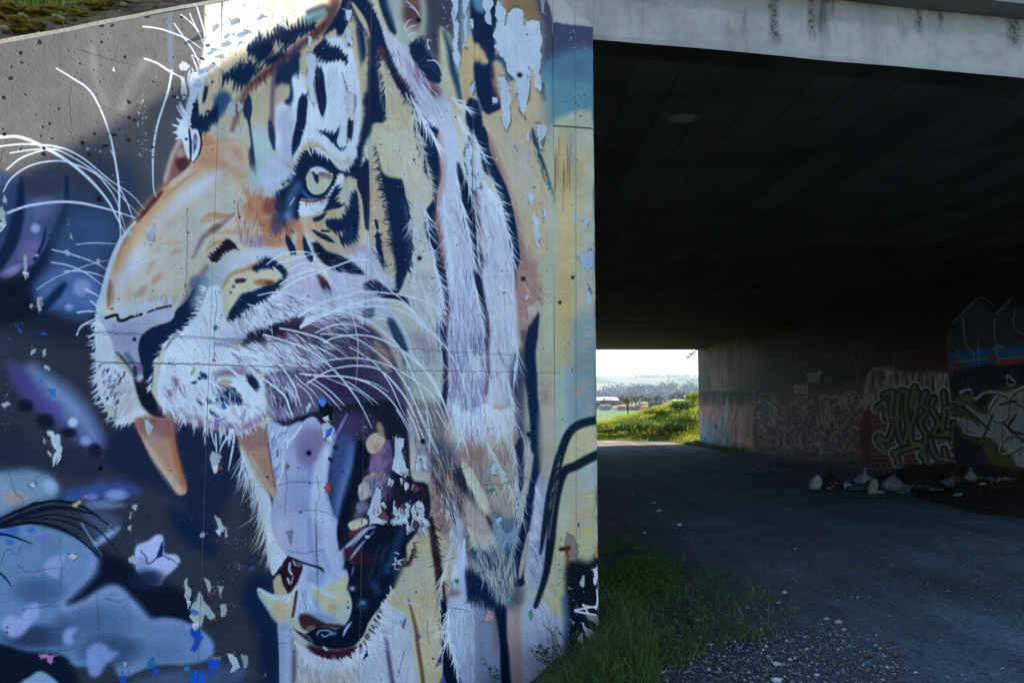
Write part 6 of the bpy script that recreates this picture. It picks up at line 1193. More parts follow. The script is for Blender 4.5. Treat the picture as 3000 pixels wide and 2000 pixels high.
    m.c *= (.88 + .34 * n)[...,None]
    # upper wall is already painted darker away from the daylight, shade as well as soot
    return m
# ---------------------------------------------------------------- mesh helpers
def link(o, parent=None):
    scene.collection.objects.link(o)
    if parent is not None:
        o.parent = parent
    return o

def root_of(o):
    while o.parent is not None:
        o = o.parent
    return o

def new_mesh(name, V, F, mats, smooth=False, mi=None, uv=None):
    me = bpy.data.meshes.new(name)
    V = np.asarray(V, np.float64).reshape(-1, 3)
    me.from_pydata(V.tolist(), [], F if isinstance(F, list) else F.tolist())
    if not isinstance(mats, (list, tuple)):
        mats = [mats]
    for m in mats:
        me.materials.append(m)
    if mi is not None:
        me.polygons.foreach_set('material_index', np.asarray(mi, np.int32))
    if smooth:
        me.polygons.foreach_set('use_smooth', [True] * len(me.polygons))
    if uv is not None:
        l = me.uv_layers.new(name='UVMap')
        li = np.empty(len(me.loops), np.int32)
        me.loops.foreach_get('vertex_index', li)
        l.data.foreach_set('uv', np.asarray(uv, np.float32)[li].ravel())
    me.update()
    return me

def obj(name, V, F, mats, parent=None, smooth=False, mi=None, uv=None, at=None, kind=None):
    """one mesh object from world-space vertices; its origin is its thing's base (or `at`)"""
    V = np.asarray(V, float).reshape(-1, 3)
    org = np.zeros(3)
    if parent is not None:
        org = np.array(root_of(parent).location)
    elif at is not None:
        org = np.array(at, float)
    o = bpy.data.objects.new(name, new_mesh(name, V - org, F, mats, smooth, mi, uv))
    if parent is None and at is not None:
        o.location = at
    if kind:
        o['kind'] = kind
    return link(o, parent)

def tag(o, label=None, cat=None, group=None, kind=None):
    if label: o['label'] = label
    if cat: o['category'] = cat
    if group: o['group'] = group
    if kind: o['kind'] = kind
    return o

def thing(name, at, label, cat, group=None):
    o = bpy.data.objects.new(name, None)
    o.empty_display_size = 0.2
    o.location = at
    return tag(link(o), label, cat, group)

def box(c, d):
    """axis box: centre, size"""
    c, d = np.asarray(c, float), np.asarray(d, float) / 2
    s = np.array([(-1, -1, -1), (1, -1, -1), (1, 1, -1), (-1, 1, -1), (-1, -1, 1), (1, -1, 1), (1, 1, 1), (-1, 1, 1)])
    return c + s * d, [[0, 3, 2, 1], [4, 5, 6, 7], [0, 1, 5, 4], [1, 2, 6, 5], [2, 3, 7, 6], [3, 0, 4, 7]]

def prism(poly, z0, z1):
    """vertical prism over a counter-clockwise plan polygon; z0/z1 numbers or per-vertex lists"""
    n = len(poly)
    z0 = np.broadcast_to(z0, n)
    z1 = np.broadcast_to(z1, n)
    V = [(p[0], p[1], z) for p, z in zip(poly, z0)] + [(p[0], p[1], z) for p, z in zip(poly, z1)]
    F = [list(range(n))[::-1], list(range(n, 2 * n))] + [[i, (i + 1) % n, n + (i + 1) % n, n + i] for i in range(n)]
    return np.array(V, float), F

def join(parts):
    V, F, k = [], [], 0
    for v, f in parts:
        V.append(np.asarray(v, float))
        F += [[i + k for i in g] for g in f]
        k += len(v)
    return np.concatenate(V), F

def grid_faces(nu, nv):
    i = np.arange(nu - 1)[:, None] * nv + np.arange(nv - 1)[None]
    i = i.ravel()
    return np.stack([i, i + nv, i + nv + 1, i + 1], 1)

def tube(path, rad, n=7, cap=True):
    path = np.asarray(path, float)
    rad = np.broadcast_to(rad, len(path))
    V, F = [], []
    up0 = np.array([0.31, 0.17, 0.93])
    for i, p in enumerate(path):
        t = path[min(i + 1, len(path) - 1)] - path[max(i - 1, 0)]
        t /= np.linalg.norm(t) + 1e-9
        a = np.cross(t, up0); a /= np.linalg.norm(a) + 1e-9
        b = np.cross(t, a)
        for k in range(n):
            w = 2 * np.pi * k / n
            V.append(p + rad[i] * (np.cos(w) * a + np.sin(w) * b))
    for i in range(len(path) - 1):
        for k in range(n):
            F.append([i * n + k, i * n + (k + 1) % n, (i + 1) * n + (k + 1) % n, (i + 1) * n + k])
    if cap:
        F.append(list(range(n))[::-1])
        F.append([(len(path) - 1) * n + k for k in range(n)])
    return np.array(V), F

def fbm(x, y, seed=0, octs=4, f=1.0):
    """cheap smooth pseudo-noise in -1..1"""
    r = np.random.default_rng(seed)
    s = np.zeros_like(np.asarray(x, float) + np.asarray(y, float))
    a = 1.0
    for o in range(octs):
        for _ in range(3):
            an, ph = r.uniform(0, 6.28, 2)
            k = f * (2 ** o) * r.uniform(0.7, 1.4)
            s = s + a / 3 * np.sin(k * (np.cos(an) * x + np.sin(an) * y) + ph + 1.3 * np.sin(k * 0.6 * (np.cos(an + 1.7) * x + np.sin(an + 1.7) * y) + ph * 2))
        a *= 0.5
    return s

# ---------------------------------------------------------------- materials
def srgb(c):
    c = np.asarray(c, float) / 255
    return tuple(np.where(c <= 0.04045, c / 12.92, ((c + 0.055) / 1.055) ** 2.4)) + (1.0,)

class NT:
    def __init__(s, name, rough=0.8, spec=0.3):
        s.m = bpy.data.materials.new(name)
        s.m.use_nodes = True
        s.t = s.m.node_tree
        s.b = s.t.nodes['Principled BSDF']
        s.b.inputs['Roughness'].default_value = rough
        s.b.inputs['Specular IOR Level'].default_value = spec
        s.geo = s.n('ShaderNodeNewGeometry')
        s.pos = s.geo.outputs['Position']

    def n(s, typ, **kw):
        o = s.t.nodes.new(typ)
        for k, v in kw.items():
            setattr(o, k, v)
        return o

    def l(s, a, b):
        s.t.links.new(a, b)

    def scaled(s, v):
        mp = s.n('ShaderNodeMapping')
        mp.inputs['Scale'].default_value = v
        s.l(s.pos, mp.inputs['Vector'])
        return mp.outputs[0]

    def noise(s, scale, detail=5, rough=0.6, vec=None, dist=0):
        o = s.n('ShaderNodeTexNoise')
        o.inputs['Scale'].default_value = scale
        o.inputs['Detail'].default_value = detail
        o.inputs['Roughness'].default_value = rough
        o.inputs['Distortion'].default_value = dist
        s.l(vec if vec is not None else s.pos, o.inputs['Vector'])
        return o.outputs['Fac']

    def voro(s, scale, feature='F1', vec=None, out='Distance'):
        o = s.n('ShaderNodeTexVoronoi', feature=feature)
        o.inputs['Scale'].default_value = scale
        s.l(vec if vec is not None else s.pos, o.inputs['Vector'])
        return o.outputs[out]

    def ramp(s, fac, stops, interp='LINEAR'):
        o = s.n('ShaderNodeValToRGB')
        o.color_ramp.interpolation = interp
        e = o.color_ramp.elements
        while len(e) < len(stops):
            e.new(0.5)
        for i, (p, c) in enumerate(stops):
            e[i].position = p
            e[i].color = c if len(c) == 4 else tuple(c) + (1.0,)
        s.l(fac, o.inputs['Fac'])
        return o.outputs['Color']

    def mix(s, fac, a, b, mode='MIX'):
        o = s.n('ShaderNodeMix', data_type='RGBA', blend_type=mode)
        for sock, v in ((o.inputs['Factor'], fac), (o.inputs['A'], a), (o.inputs['B'], b)):
            pass
        ins = [i for i in o.inputs if i.enabled]
        for sock, v in zip(ins[:3], (fac, a, b)):
            if isinstance(v, (int, float)):
                sock.default_value = v
            elif isinstance(v, tuple):
                sock.default_value = v
            else:
                s.l(v, sock)
        return [x for x in o.outputs if x.enabled][0]

    def math(s, op, a, b=0.0, clamp=False):
        o = s.n('ShaderNodeMath', operation=op, use_clamp=clamp)
        for sock, v in zip(o.inputs[:2], (a, b)):
            if isinstance(v, (int, float)):
                sock.default_value = v
            else:
                s.l(v, sock)
        return o.outputs[0]

    def sep(s, vec=None):
        o = s.n('ShaderNodeSeparateXYZ')
        s.l(vec if vec is not None else s.pos, o.inputs[0])
        return o.outputs

    def col(s, c):
        if isinstance(c, tuple):
            s.b.inputs['Base Color'].default_value = c
        else:
            s.l(c, s.b.inputs['Base Color'])

    def bump(s, h, dist=0.01, strength=1.0, prev=None):
        o = s.n('ShaderNodeBump')
        o.inputs['Distance'].default_value = dist
        o.inputs['Strength'].default_value = strength
        s.l(h, o.inputs['Height'])
        if prev is not None:
            s.l(prev, o.inputs['Normal'])
        s.l(o.outputs[0], s.b.inputs['Normal'])
        return o.outputs[0]

def g(v):
    return (v, v, v, 1.0)

def simple(name, c1, c2, scale=8, rough=0.8, bump=0.0, spec=0.25):
    t = NT(name, rough, spec)
    n = t.noise(scale)
    t.col(t.ramp(n, [(0.3, c1), (0.7, c2)]))
    if bump:
        t.bump(t.noise(scale * 3), bump)
    return t.m

def concrete_mat(name, lo, hi, stain=0.5, streak=True, bump=0.004, tint=None):
    t = NT(name, 0.85, 0.25)
    n1 = t.noise(1.3, 6, 0.65)
    n2 = t.noise(9, 6, 0.7)
    c = t.ramp(t.math('ADD', t.math('MULTIPLY', n1, 0.6), t.math('MULTIPLY', n2, 0.4)), [(0.32, lo), (0.66, hi)])
    if streak:
        st = t.noise(2.2, 4, 0.6, t.scaled((1.0, 1.0, 0.10)))
        c = t.mix(t.math('MULTIPLY', t.ramp(st, [(0.56, g(0)), (0.74, g(1))]), stain), c, (0.035, 0.034, 0.032, 1), 'MIX')
    sp = t.voro(26)
    c = t.mix(t.math('MULTIPLY', t.ramp(sp, [(0.05, g(1)), (0.13, g(0))]), 0.55), c, (0.03, 0.03, 0.03, 1))
    t.col(c)
    h = t.math('ADD', t.noise(60, 4, 0.7), t.math('MULTIPLY', t.ramp(sp, [(0.04, g(0)), (0.14, g(1))]), 0.8))
    t.bump(h, bump)
    return t

def image_from(name, arr, linear=False):
    h, w = arr.shape[:2]
    im = bpy.data.images.new(name, w, h, alpha=False, float_buffer=False)
    if linear:
        im.colorspace_settings.name = 'Non-Color'
    px = np.ones((h, w, 4), np.float32)
    px[..., :3] = arr if arr.ndim == 3 else arr[..., None]
    im.pixels.foreach_set(px[::-1].ravel())
    im.update()
    im.pack()
    return im

def unwrap(cv, pts):
    """sample the painting where its wall points project to the painter's sheet; pts (h,w,3) world"""
    v = pts - EYE
    z = v @ FW
    x = (1500 + FPX * (v @ RT) / z - cv.o[0]) * cv.S - 0.5
    y = (1000 - FPX * (v @ UP) / z - cv.o[1]) * cv.S - 0.5
    x = np.clip(x, 0, cv.W - 1.001); y = np.clip(y, 0, cv.H - 1.001)
    ix, iy = x.astype(int), y.astype(int)
    fx, fy = (x - ix)[..., None].astype(np.float32), (y - iy)[..., None].astype(np.float32)
    out = []
    for a in (cv.c, cv.h[..., None]):
        out.append(a[iy, ix] * (1 - fx) * (1 - fy) + a[iy, ix + 1] * fx * (1 - fy) + a[iy + 1, ix] * (1 - fx) * fy + a[iy + 1, ix + 1] * fx * fy)
    return np.clip(out[0] / 255, 0, 1), np.clip(0.75 + out[1][..., 0] / 8, 0, 1)

def painted_mat(name, col_im, h_im, rough=0.5, bump=0.012, fine=0.0022):
    t = NT(name, rough, 0.06)
    uv = t.n('ShaderNodeUVMap')
    a = t.n('ShaderNodeTexImage', image=col_im, interpolation='Cubic', extension='EXTEND')
    t.l(uv.outputs[0], a.inputs[0])
    n = t.noise(3.5, 5, 0.65)
    dirt = t.ramp(n, [(0.35, g(0.90)), (0.7, g(1.0))])
    t.col(t.mix(1.0, a.outputs[0], dirt, 'MULTIPLY'))
    b = t.n('ShaderNodeTexImage', image=h_im, interpolation='Cubic', extension='EXTEND')
    t.l(uv.outputs[0], b.inputs[0])
    n1 = t.bump(b.outputs[0], bump, 0.9)
    t.bump(t.math('ADD', t.noise(55, 5, 0.7), t.math('MULTIPLY', t.noise(260, 2, 0.6), 0.4)), fine, 0.9, n1)
    return t.m
rnd = np.random.default_rng(11)
ZV = np.array([0, 0, 1.0])
# ---------------------------------------------------------------- plan of the place
EDIR = dirv(80.5)                                  # along the bridge's face
ENRM = np.array([-EDIR[1], EDIR[0], 0.0])          # into the tunnel
B = hit(1757, 1890, (0, 0, 0), ZV)                 # front corner of the abutment, on the ground
A = hit(1626, 1200, B, ENRM); A[2] = 0             # where the wing wall starts
WDIR = dirv(50.5)                                  # along the wing wall (towards A)
WNRM = np.array([-WDIR[1], WDIR[0], 0.0])          # into the bank
CEIL = 4.235
YEND = 34.4                                        # far mouth
XR = 9.28                                          # right-hand wall
XL = B[0]

def wallp(t, z, off=0.0):
    t = np.asarray(t, float)
    p = A[None] + np.outer(np.ravel(t), WDIR) + WNRM[None] * np.ravel(np.broadcast_to(off, t.shape))[:, None]
    p[:, 2] = np.ravel(np.broadcast_to(z, t.shape))
    return p

def facep(s, z, off=0.0):
    s = np.asarray(s, float)
    p = B[None] + np.outer(np.ravel(s), EDIR) + ENRM[None] * np.ravel(np.broadcast_to(off, s.shape))[:, None]
    p[:, 2] = np.ravel(np.broadcast_to(z, s.shape))
    return p

def topz(t):                                       # top line of the wing wall
    return np.minimum(3.085 + 0.585 * (np.asarray(t, float) + 3.17), 4.69)

def ground_z(x, y):
    x, y = np.asarray(x, float), np.asarray(y, float)
    z = np.interp(y, [-60, 5, 34, 60, 4000], [0.0, 0.0, -0.25, -0.3, -0.3])
    near = np.exp(-np.clip(y - 30, 0, None) / 14) * np.exp(-np.clip(-y, 0, None) / 10)
    z = z + near * (0.018 * fbm(x, y, 3, 3, 1.1) + 0.006 * fbm(x, y, 4, 2, 6.0))
    foot = np.exp(-((x - XL - 0.25) ** 2) / 0.5) * np.exp(-((y - 5.2) ** 2) / 3)
    dip = 0.26 / (1 + np.exp(np.clip((x - 0.24) / 0.11, -30, 30))) * (1 / (1 + np.exp(np.clip((y - 5.6) * 4, -30, 30))))
    return z + 0.03 * foot - dip

# ---------------------------------------------------------------- ground
gx = np.concatenate([np.array([-400, -120, -40, -15, -7]), np.linspace(-4, 14, 121), np.array([17, 24, 40, 70, 120, 260, 600])])
gy = np.concatenate([np.array([-120, -40, -12, -4]), np.linspace(0, 12, 101), np.linspace(12.3, 40, 70), np.array([46, 60, 90, 140, 220, 400, 950])])
GX, GY = np.meshgrid(gx, gy, indexing='ij')
GV = np.stack([GX, GY, ground_z(GX, GY)], -1).reshape(-1, 3)
t = NT('compacted_road_dirt', 0.9, 0.25)
x_, y_, z_ = t.sep()
base = t.ramp(t.noise(0.55, 6, 0.62), [(0.30, (0.078, 0.122, 0.150)), (0.70, (0.145, 0.215, 0.255))])
grit = t.voro(38, out='Color')
gs = t.n('ShaderNodeSeparateColor'); t.l(grit, gs.inputs[0])
base = t.mix(t.math('MULTIPLY', t.ramp(gs.outputs[0], [(0.80, g(0)), (0.95, g(1))]), 0.55), base, (0.26, 0.29, 0.33, 1))
base = t.mix(t.math('MULTIPLY', t.ramp(gs.outputs[1], [(0.66, g(0)), (0.9, g(1))]), 0.6), base, (0.035, 0.045, 0.056, 1))
patch = t.ramp(t.noise(0.35, 4, 0.6), [(0.45, g(0)), (0.6, g(1))])
base = t.mix(t.math('MULTIPLY', patch, 0.45), base, (0.045, 0.036, 0.03, 1))
# dark loose earth along the left wall, dry pale road outside, green field beyond
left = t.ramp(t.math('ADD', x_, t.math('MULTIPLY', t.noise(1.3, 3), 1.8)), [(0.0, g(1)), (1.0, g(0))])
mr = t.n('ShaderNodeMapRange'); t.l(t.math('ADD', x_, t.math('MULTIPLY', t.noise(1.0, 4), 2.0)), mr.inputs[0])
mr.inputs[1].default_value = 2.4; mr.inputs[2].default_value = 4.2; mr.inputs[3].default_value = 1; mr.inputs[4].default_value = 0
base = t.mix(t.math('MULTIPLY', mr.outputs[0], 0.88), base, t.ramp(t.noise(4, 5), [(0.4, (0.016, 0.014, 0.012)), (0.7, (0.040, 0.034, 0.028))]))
mo = t.n('ShaderNodeMapRange'); t.l(y_, mo.inputs[0]); mo.inputs[1].default_value = 26; mo.inputs[2].default_value = 32
base = t.mix(t.math('MULTIPLY', mo.outputs[0], 0.9), base, t.ramp(t.noise(0.9, 5), [(0.35, (0.24, 0.19, 0.13)), (0.65, (0.36, 0.30, 0.22))]))
mf = t.n('ShaderNodeMapRange'); t.l(y_, mf.inputs[0]); mf.inputs[1].default_value = 40; mf.inputs[2].default_value = 52
base = t.mix(mf.outputs[0], base, t.ramp(t.noise(0.06, 5), [(0.35, (0.10, 0.17, 0.03)), (0.65, (0.20, 0.27, 0.05))]))
# faint wheel tracks sweeping along the road
trk = t.noise(1.0, 3, 0.5, t.scaled((1.7, 0.12, 1)))
base = t.mix(t.math('MULTIPLY', t.ramp(trk, [(0.45, g(0)), (0.62, g(1))]), 0.42), base, (0.040, 0.046, 0.056, 1))
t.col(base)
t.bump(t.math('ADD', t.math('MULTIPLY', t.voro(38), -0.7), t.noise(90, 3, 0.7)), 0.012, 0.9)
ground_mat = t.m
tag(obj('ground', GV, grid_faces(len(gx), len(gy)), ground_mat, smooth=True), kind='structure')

# ---------------------------------------------------------------- the painted wing wall
mural = paint_mural()
T0, T1, Z0, Z1 = -4.3, 0.02, -0.55, 5.0
tt = np.linspace(T0, T1, 1800); zz = np.linspace(Z1, Z0, 2160)
tm, zm = np.meshgrid(tt, zz)
ci, hi_ = unwrap(mural, wallp(tm, zm).reshape(tm.shape + (3,)))
mural_mat = painted_mat('mural_paint', image_from('mural_colour', ci), image_from('mural_relief', hi_, True))
raw_concrete = concrete_mat('raw_concrete', (0.22, 0.205, 0.185), (0.40, 0.37, 0.33), 0.3).m
ww = thing('wing_wall', tuple(wallp(-1.6, 0)[0]), 'sloping concrete wing wall painted with a roaring tiger mural, paint flaking', 'wall')
JT = [-4.3, -2.275, -1.445, -0.705, 0.0]
for i in range(4):
    a, b = JT[i] + (0.0009 if i else 0), JT[i + 1] - (0.0009 if i < 3 else 0.0)
    nt, nz = 26, 60
    tv = np.linspace(a, b, nt)
    bev = 0.004
    front = []
    TT, KK = np.meshgrid(tv, np.linspace(0, 1, nz), indexing='ij')
    ZZ = -0.55 + KK * (topz(TT) + 0.55)
    off = 0.0035 * fbm(TT * 1.0, ZZ, 20 + i, 3, 3.0)
    edge = np.minimum(TT - a, b - TT)
    off = off + np.clip(0.002 - edge, 0, None) * 0.8
    V = wallp(TT, ZZ, off)
    uv = np.stack([(TT.ravel() - T0) / (T1 - T0), (ZZ.ravel() - Z0) / (Z1 - Z0)], 1)
    F = [list(q) for q in grid_faces(nt, nz)]
    # back and sides
    n0 = len(V)
    back = wallp([a, b, b, a], [-0.55, -0.55, float(topz(b)), float(topz(a))], 0.34)
    V = np.concatenate([V, back])
    uv = np.concatenate([uv, np.zeros((4, 2))])
    col0 = list(range(0, nz)); colN = [(nt - 1) * nz + k for k in range(nz)]
    row0 = [k * nz for k in range(nt)]; rowN = [k * nz + nz - 1 for k in range(nt)]
    nf = len(F)
    F += [[n0, n0 + 1, n0 + 2, n0 + 3], col0[::-1] + [n0, n0 + 3], colN + [n0 + 2, n0 + 1], rowN[::-1] + [n0 + 3, n0 + 2][::1]]
    mi = [0] * nf + [1] * 4
    obj('wall_panel', V, F, [mural_mat, raw_concrete], ww, smooth=False, mi=mi, uv=uv)
# chamfered coping along the raking top
tv = np.linspace(-4.3, -0.42, 60)
prof = [(0.0, 0.002), (0.022, 0.030), (0.30, 0.032), (0.34, 0.0)]
V = np.concatenate([wallp(tv, topz(tv) + dz + 0.004 * fbm(tv * 9, tv * 0, 31, 3), o - 0.0 + 0.003 * fbm(tv * 14, tv * 0, 33 + k, 2)) for k, (o, dz) in enumerate(prof)])
F = [[k * 60 + i, k * 60 + i + 1, (k + 1) * 60 + i + 1, (k + 1) * 60 + i] for k in range(3) for i in range(59)]
coping_mat = concrete_mat('coping_concrete', (0.30, 0.25, 0.18), (0.46, 0.39, 0.29), 0.1, bump=0.006).m
obj('coping', V, F, coping_mat, ww)
# curled flakes of paint
def flake(px, py, w, h, curl, rot, mat):
    p = hit(px, py, A, WNRM)
    n = 6
    u, v = np.meshgrid(np.linspace(-.5, .5, 5), np.linspace(0, 1, n), indexing='ij')
    jag = 1 + 0.35 * rnd.standard_normal((5, 1)) * np.ones((1, n))
    taper = 1 - 0.75 * v * rnd.uniform(0.5, 1)
    X_ = u * w * taper + 0.1 * w * rnd.standard_normal() * v
    L_ = -v * h * jag
    D_ = -(curl * h * v ** 2) - 0.002
    L2 = L_ * (1 - 0.4 * v * abs(curl))
    c, s = math.cos(rot), math.sin(rot)
    a_ = X_ * c - L2 * s
    b_ = X_ * s + L2 * c
    V = p[None] + np.outer(a_.ravel(), WDIR) + np.outer(b_.ravel(), ZV) + np.outer(D_.ravel(), WNRM)
    o = obj('paint_flake', V, grid_faces(5, n), mat, ww)
    sm = o.modifiers.new('thickness', 'SOLIDIFY'); sm.thickness = 0.0012
    return o
flake_mat = simple('paint_flake_back', (0.60, 0.60, 0.60, 1), (0.76, 0.76, 0.75, 1), 14, 0.6)
flake_dark = simple('paint_flake_front', (0.05, 0.03, 0.04, 1), (0.20, 0.06, 0.07, 1), 30, 0.6)
for k, (cx, cy, w, h) in enumerate([(1900, 940, 80, 100), (1870, 990, 60, 70), (2060, 1000, 70, 60), (2025, 1000, 40, 50), (2105, 985, 70, 60), (2160, 1050, 60, 80), (2230, 1010, 70, 110), (2285, 1060, 60, 80), (2250, 960, 60, 60), (2310, 990, 60, 90), (1990, 630, 50, 70), (2135, 660, 40, 70), (2230, 690, 70, 60), (2090, 630, 30, 50), (2115, 540, 60, 70), (2050, 540, 50, 60), (2300, 500, 40, 60), (2240, 480, 40, 70), (2100, 850, 50, 60), (2255, 850, 60, 50), (1915, 840, 40, 60), (1935, 970, 50, 60)]):
    q = X('D2', [(cx, cy)])[0]
    flake(q[0], q[1], w * .323 / 500, h * .323 / 500, rnd.uniform(.35, .9), rnd.normal(0, .5), flake_mat if k % 6 else flake_dark)
for cx, cy, w, h in [(715, 265, 60, 60), (440, 430, 70, 50), (660, 370, 40, 40), (570, 375, 40, 40), (520, 505, 40, 40), (428, 570, 40, 70), (330, 300, 60, 70), (1000, 215, 60, 80), (640, 170, 50, 50), (560, 300, 40, 40), (860, 130, 60, 50), (480, 210, 30, 40)]:
    q = X('A2', [(cx, cy)])[0]
    flake(q[0], q[1], w * .323 / 560, h * .323 / 560, rnd.uniform(.25, .5), rnd.normal(0, .6), flake_mat)

for crp, cx, cy, w, h in [('A3', 1630, 1000, 40, 70), ('A3', 1500, 1150, 40, 80), ('A3', 1790, 800, 40, 60), ('A3', 1050, 560, 40, 70), ('A3', 1120, 400, 40, 50), ('A3', 1810, 1340, 40, 60), ('A3', 1700, 680, 40, 60), ('A3', 1440, 500, 40, 50), ('D1', 520, 430, 50, 60), ('D1', 1980, 1080, 50, 60), ('D1', 1950, 500, 50, 60), ('E1', 1770, 1000, 60, 70), ('E1', 1930, 960, 50, 60), ('E1', 1710, 800, 40, 60), ('E1', 1900, 720, 40, 50), ('E1', 2130, 1390, 50, 50), ('B1', 30, 790, 40, 60), ('B1', 230, 1230, 40, 70), ('C2', 1430, 1480, 60, 70), ('C2', 1400, 1300, 60, 70), ('A2', 1285, 900, 50, 60), ('A2', 1620, 400, 40, 50), ('A2', 1650, 1060, 40, 60)]:
    q = X(crp, [(cx, cy)])[0]
    flake(q[0], q[1], w * .323 / 560, h * .323 / 560, rnd.uniform(.3, .8), rnd.normal(0, .5), flake_mat if rnd.random() < .8 else flake_dark)

# ---------------------------------------------------------------- the bridge
bridge = thing('road_bridge', tuple(B), 'concrete road bridge over a dark tunnel, streaked pale edge beam', 'bridge')
SA = float((A - B) @ EDIR)
# abutment: painted end face, long inner side hidden from here
sv = np.linspace(SA, 0.0, 14)
ZG = float(hit(1680, 373, B, ENRM)[2])
zv_ = np.sort(np.concatenate([np.linspace(-0.2, CEIL + 0.55, 146), [ZG - .007, ZG - .005, ZG + .005, ZG + .007]]))
SS, ZZ = np.meshgrid(sv, zv_, indexing='ij')
OFF = 0.003 * fbm(SS * 2, ZZ, 51, 3, 2.0)
chip = np.clip((SS + 0.022) / 0.022, 0, 1) ** 2
OFF = OFF + chip * (0.012 + 0.014 * np.clip(fbm(ZZ * 7, ZZ * 0 + 3, 52, 4), -1, 1))
S2 = SS - chip * 0.012 * np.abs(fbm(ZZ * 16, ZZ * 0, 53, 5))
OFF = OFF + 0.02 * (np.abs(ZZ - ZG) < .006)
V = facep(S2, ZZ, OFF)
U0, U1 = SA - 0.01, 0.02
uvp = np.stack([(SS.ravel() - U0) / (U1 - U0), (ZZ.ravel() + 0.2) / 5.0], 1)
su, zu = np.meshgrid(np.linspace(U0, U1, 200), np.linspace(4.8, -0.2, 2100))
ci, hi_ = unwrap(mural, facep(su, zu).reshape(su.shape + (3,)))
pier_mat = painted_mat('pier_paint', image_from('pier_colour', ci), image_from('pier_relief', hi_, True))
obj('abutment_face', V, grid_faces(14, 150), pier_mat, bridge, uv=uvp)
tun_wall = concrete_mat('tunnel_wall_concrete', (0.16, 0.15, 0.135), (0.30, 0.28, 0.25), 0.5).m
pl = [facep(0.0, 0, 0.016)[0][:2], (XL, YEND), (XL - 0.8, YEND), facep(SA - 0.5, 0, 0.9)[0][:2], facep(SA - 0.003, 0, 0.016)[0][:2]]
V, F = prism(pl, -0.3, CEIL + 0.55)
obj('side_wall', V, F, tun_wall, bridge)
# right-hand wall with its graffiti
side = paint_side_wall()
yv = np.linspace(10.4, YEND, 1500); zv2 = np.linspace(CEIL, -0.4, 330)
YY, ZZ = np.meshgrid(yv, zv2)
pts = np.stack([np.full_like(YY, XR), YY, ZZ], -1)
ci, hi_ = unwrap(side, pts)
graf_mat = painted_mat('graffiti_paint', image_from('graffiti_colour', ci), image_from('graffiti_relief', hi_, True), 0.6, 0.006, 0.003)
yv = np.linspace(10.4, YEND, 90); zv2 = np.linspace(-0.4, CEIL + 0.02, 20)
YY, ZZ = np.meshgrid(yv, zv2, indexing='ij')
V = np.stack([np.full_like(YY, XR) + 0.004 * fbm(YY, ZZ, 60, 3), YY, ZZ], -1).reshape(-1, 3)
uvg = np.stack([(YY.ravel() - 10.4) / (YEND - 10.4), (ZZ.ravel() + 0.4) / (CEIL + 0.4)], 1)
F = [list(q)[::-1] for q in grid_faces(90, 20)]
n0 = len(V)
yf = float(facep((XR - B[0]) / EDIR[0], 0)[0][1])
bx = prism([(XR + 0.006, 10.4), (XR + 0.006, YEND), (XR + 0.7, YEND), (XR + 0.7, yf + 0.02), (XR, yf + 0.02), (XR, 10.4)], -0.4, CEIL + 0.55)
V = np.concatenate([V, bx[0]]); F = F + [[i + n0 for i in f] for f in bx[1]]
uvg = np.concatenate([uvg, np.zeros((len(bx[0]), 2))])
o = obj('side_wall', V, F, [graf_mat, tun_wall], bridge, uv=uvg, mi=[0] * (89 * 19) + [1] * len(bx[1]))
o['label'] = 'tunnel side wall covered in layered graffiti and pale tags'
# edge beam (fascia) with rain streaks
t = concrete_mat('fascia_concrete', (0.26, 0.25, 0.235), (0.44, 0.425, 0.395), 0.35, bump=0.005)
nt_ = t
along = nt_.n('ShaderNodeVectorMath', operation='DOT_PRODUCT'); nt_.l(nt_.pos, along.inputs[0]); along.inputs[1].default_value = tuple(EDIR)
zz_ = nt_.sep()[2]
basec = nt_.b.inputs['Base Color'].links[0].from_socket
cmb = nt_.n('ShaderNodeCombineXYZ'); nt_.l(along.outputs['Value'], cmb.inputs[0]); nt_.l(nt_.math('MULTIPLY', zz_, 0.12), cmb.inputs[2])
stn = nt_.noise(2.6, 5, 0.65, cmb.outputs[0])
hgt = nt_.n('ShaderNodeMapRange'); nt_.l(zz_, hgt.inputs[0]); hgt.inputs[1].default_value = CEIL + 0.1; hgt.inputs[2].default_value = CEIL + 0.5
edge_n = nt_.noise(7, 4, 0.7)
c2 = nt_.mix(nt_.math('MULTIPLY', nt_.ramp(nt_.math('ADD', hgt.outputs[0], nt_.math('MULTIPLY', edge_n, 0.5)), [(0.72, g(0)), (0.80, g(1))]), 0.30), basec, (0.16, 0.155, 0.15, 1))
c2 = nt_.mix(nt_.math('MULTIPLY', nt_.math('MULTIPLY', nt_.ramp(stn, [(0.57, g(0)), (0.66, g(1))]), nt_.ramp(hgt.outputs[0], [(0.0, g(0.25)), (0.6, g(1))])), 0.9), c2, (0.035, 0.033, 0.03, 1))
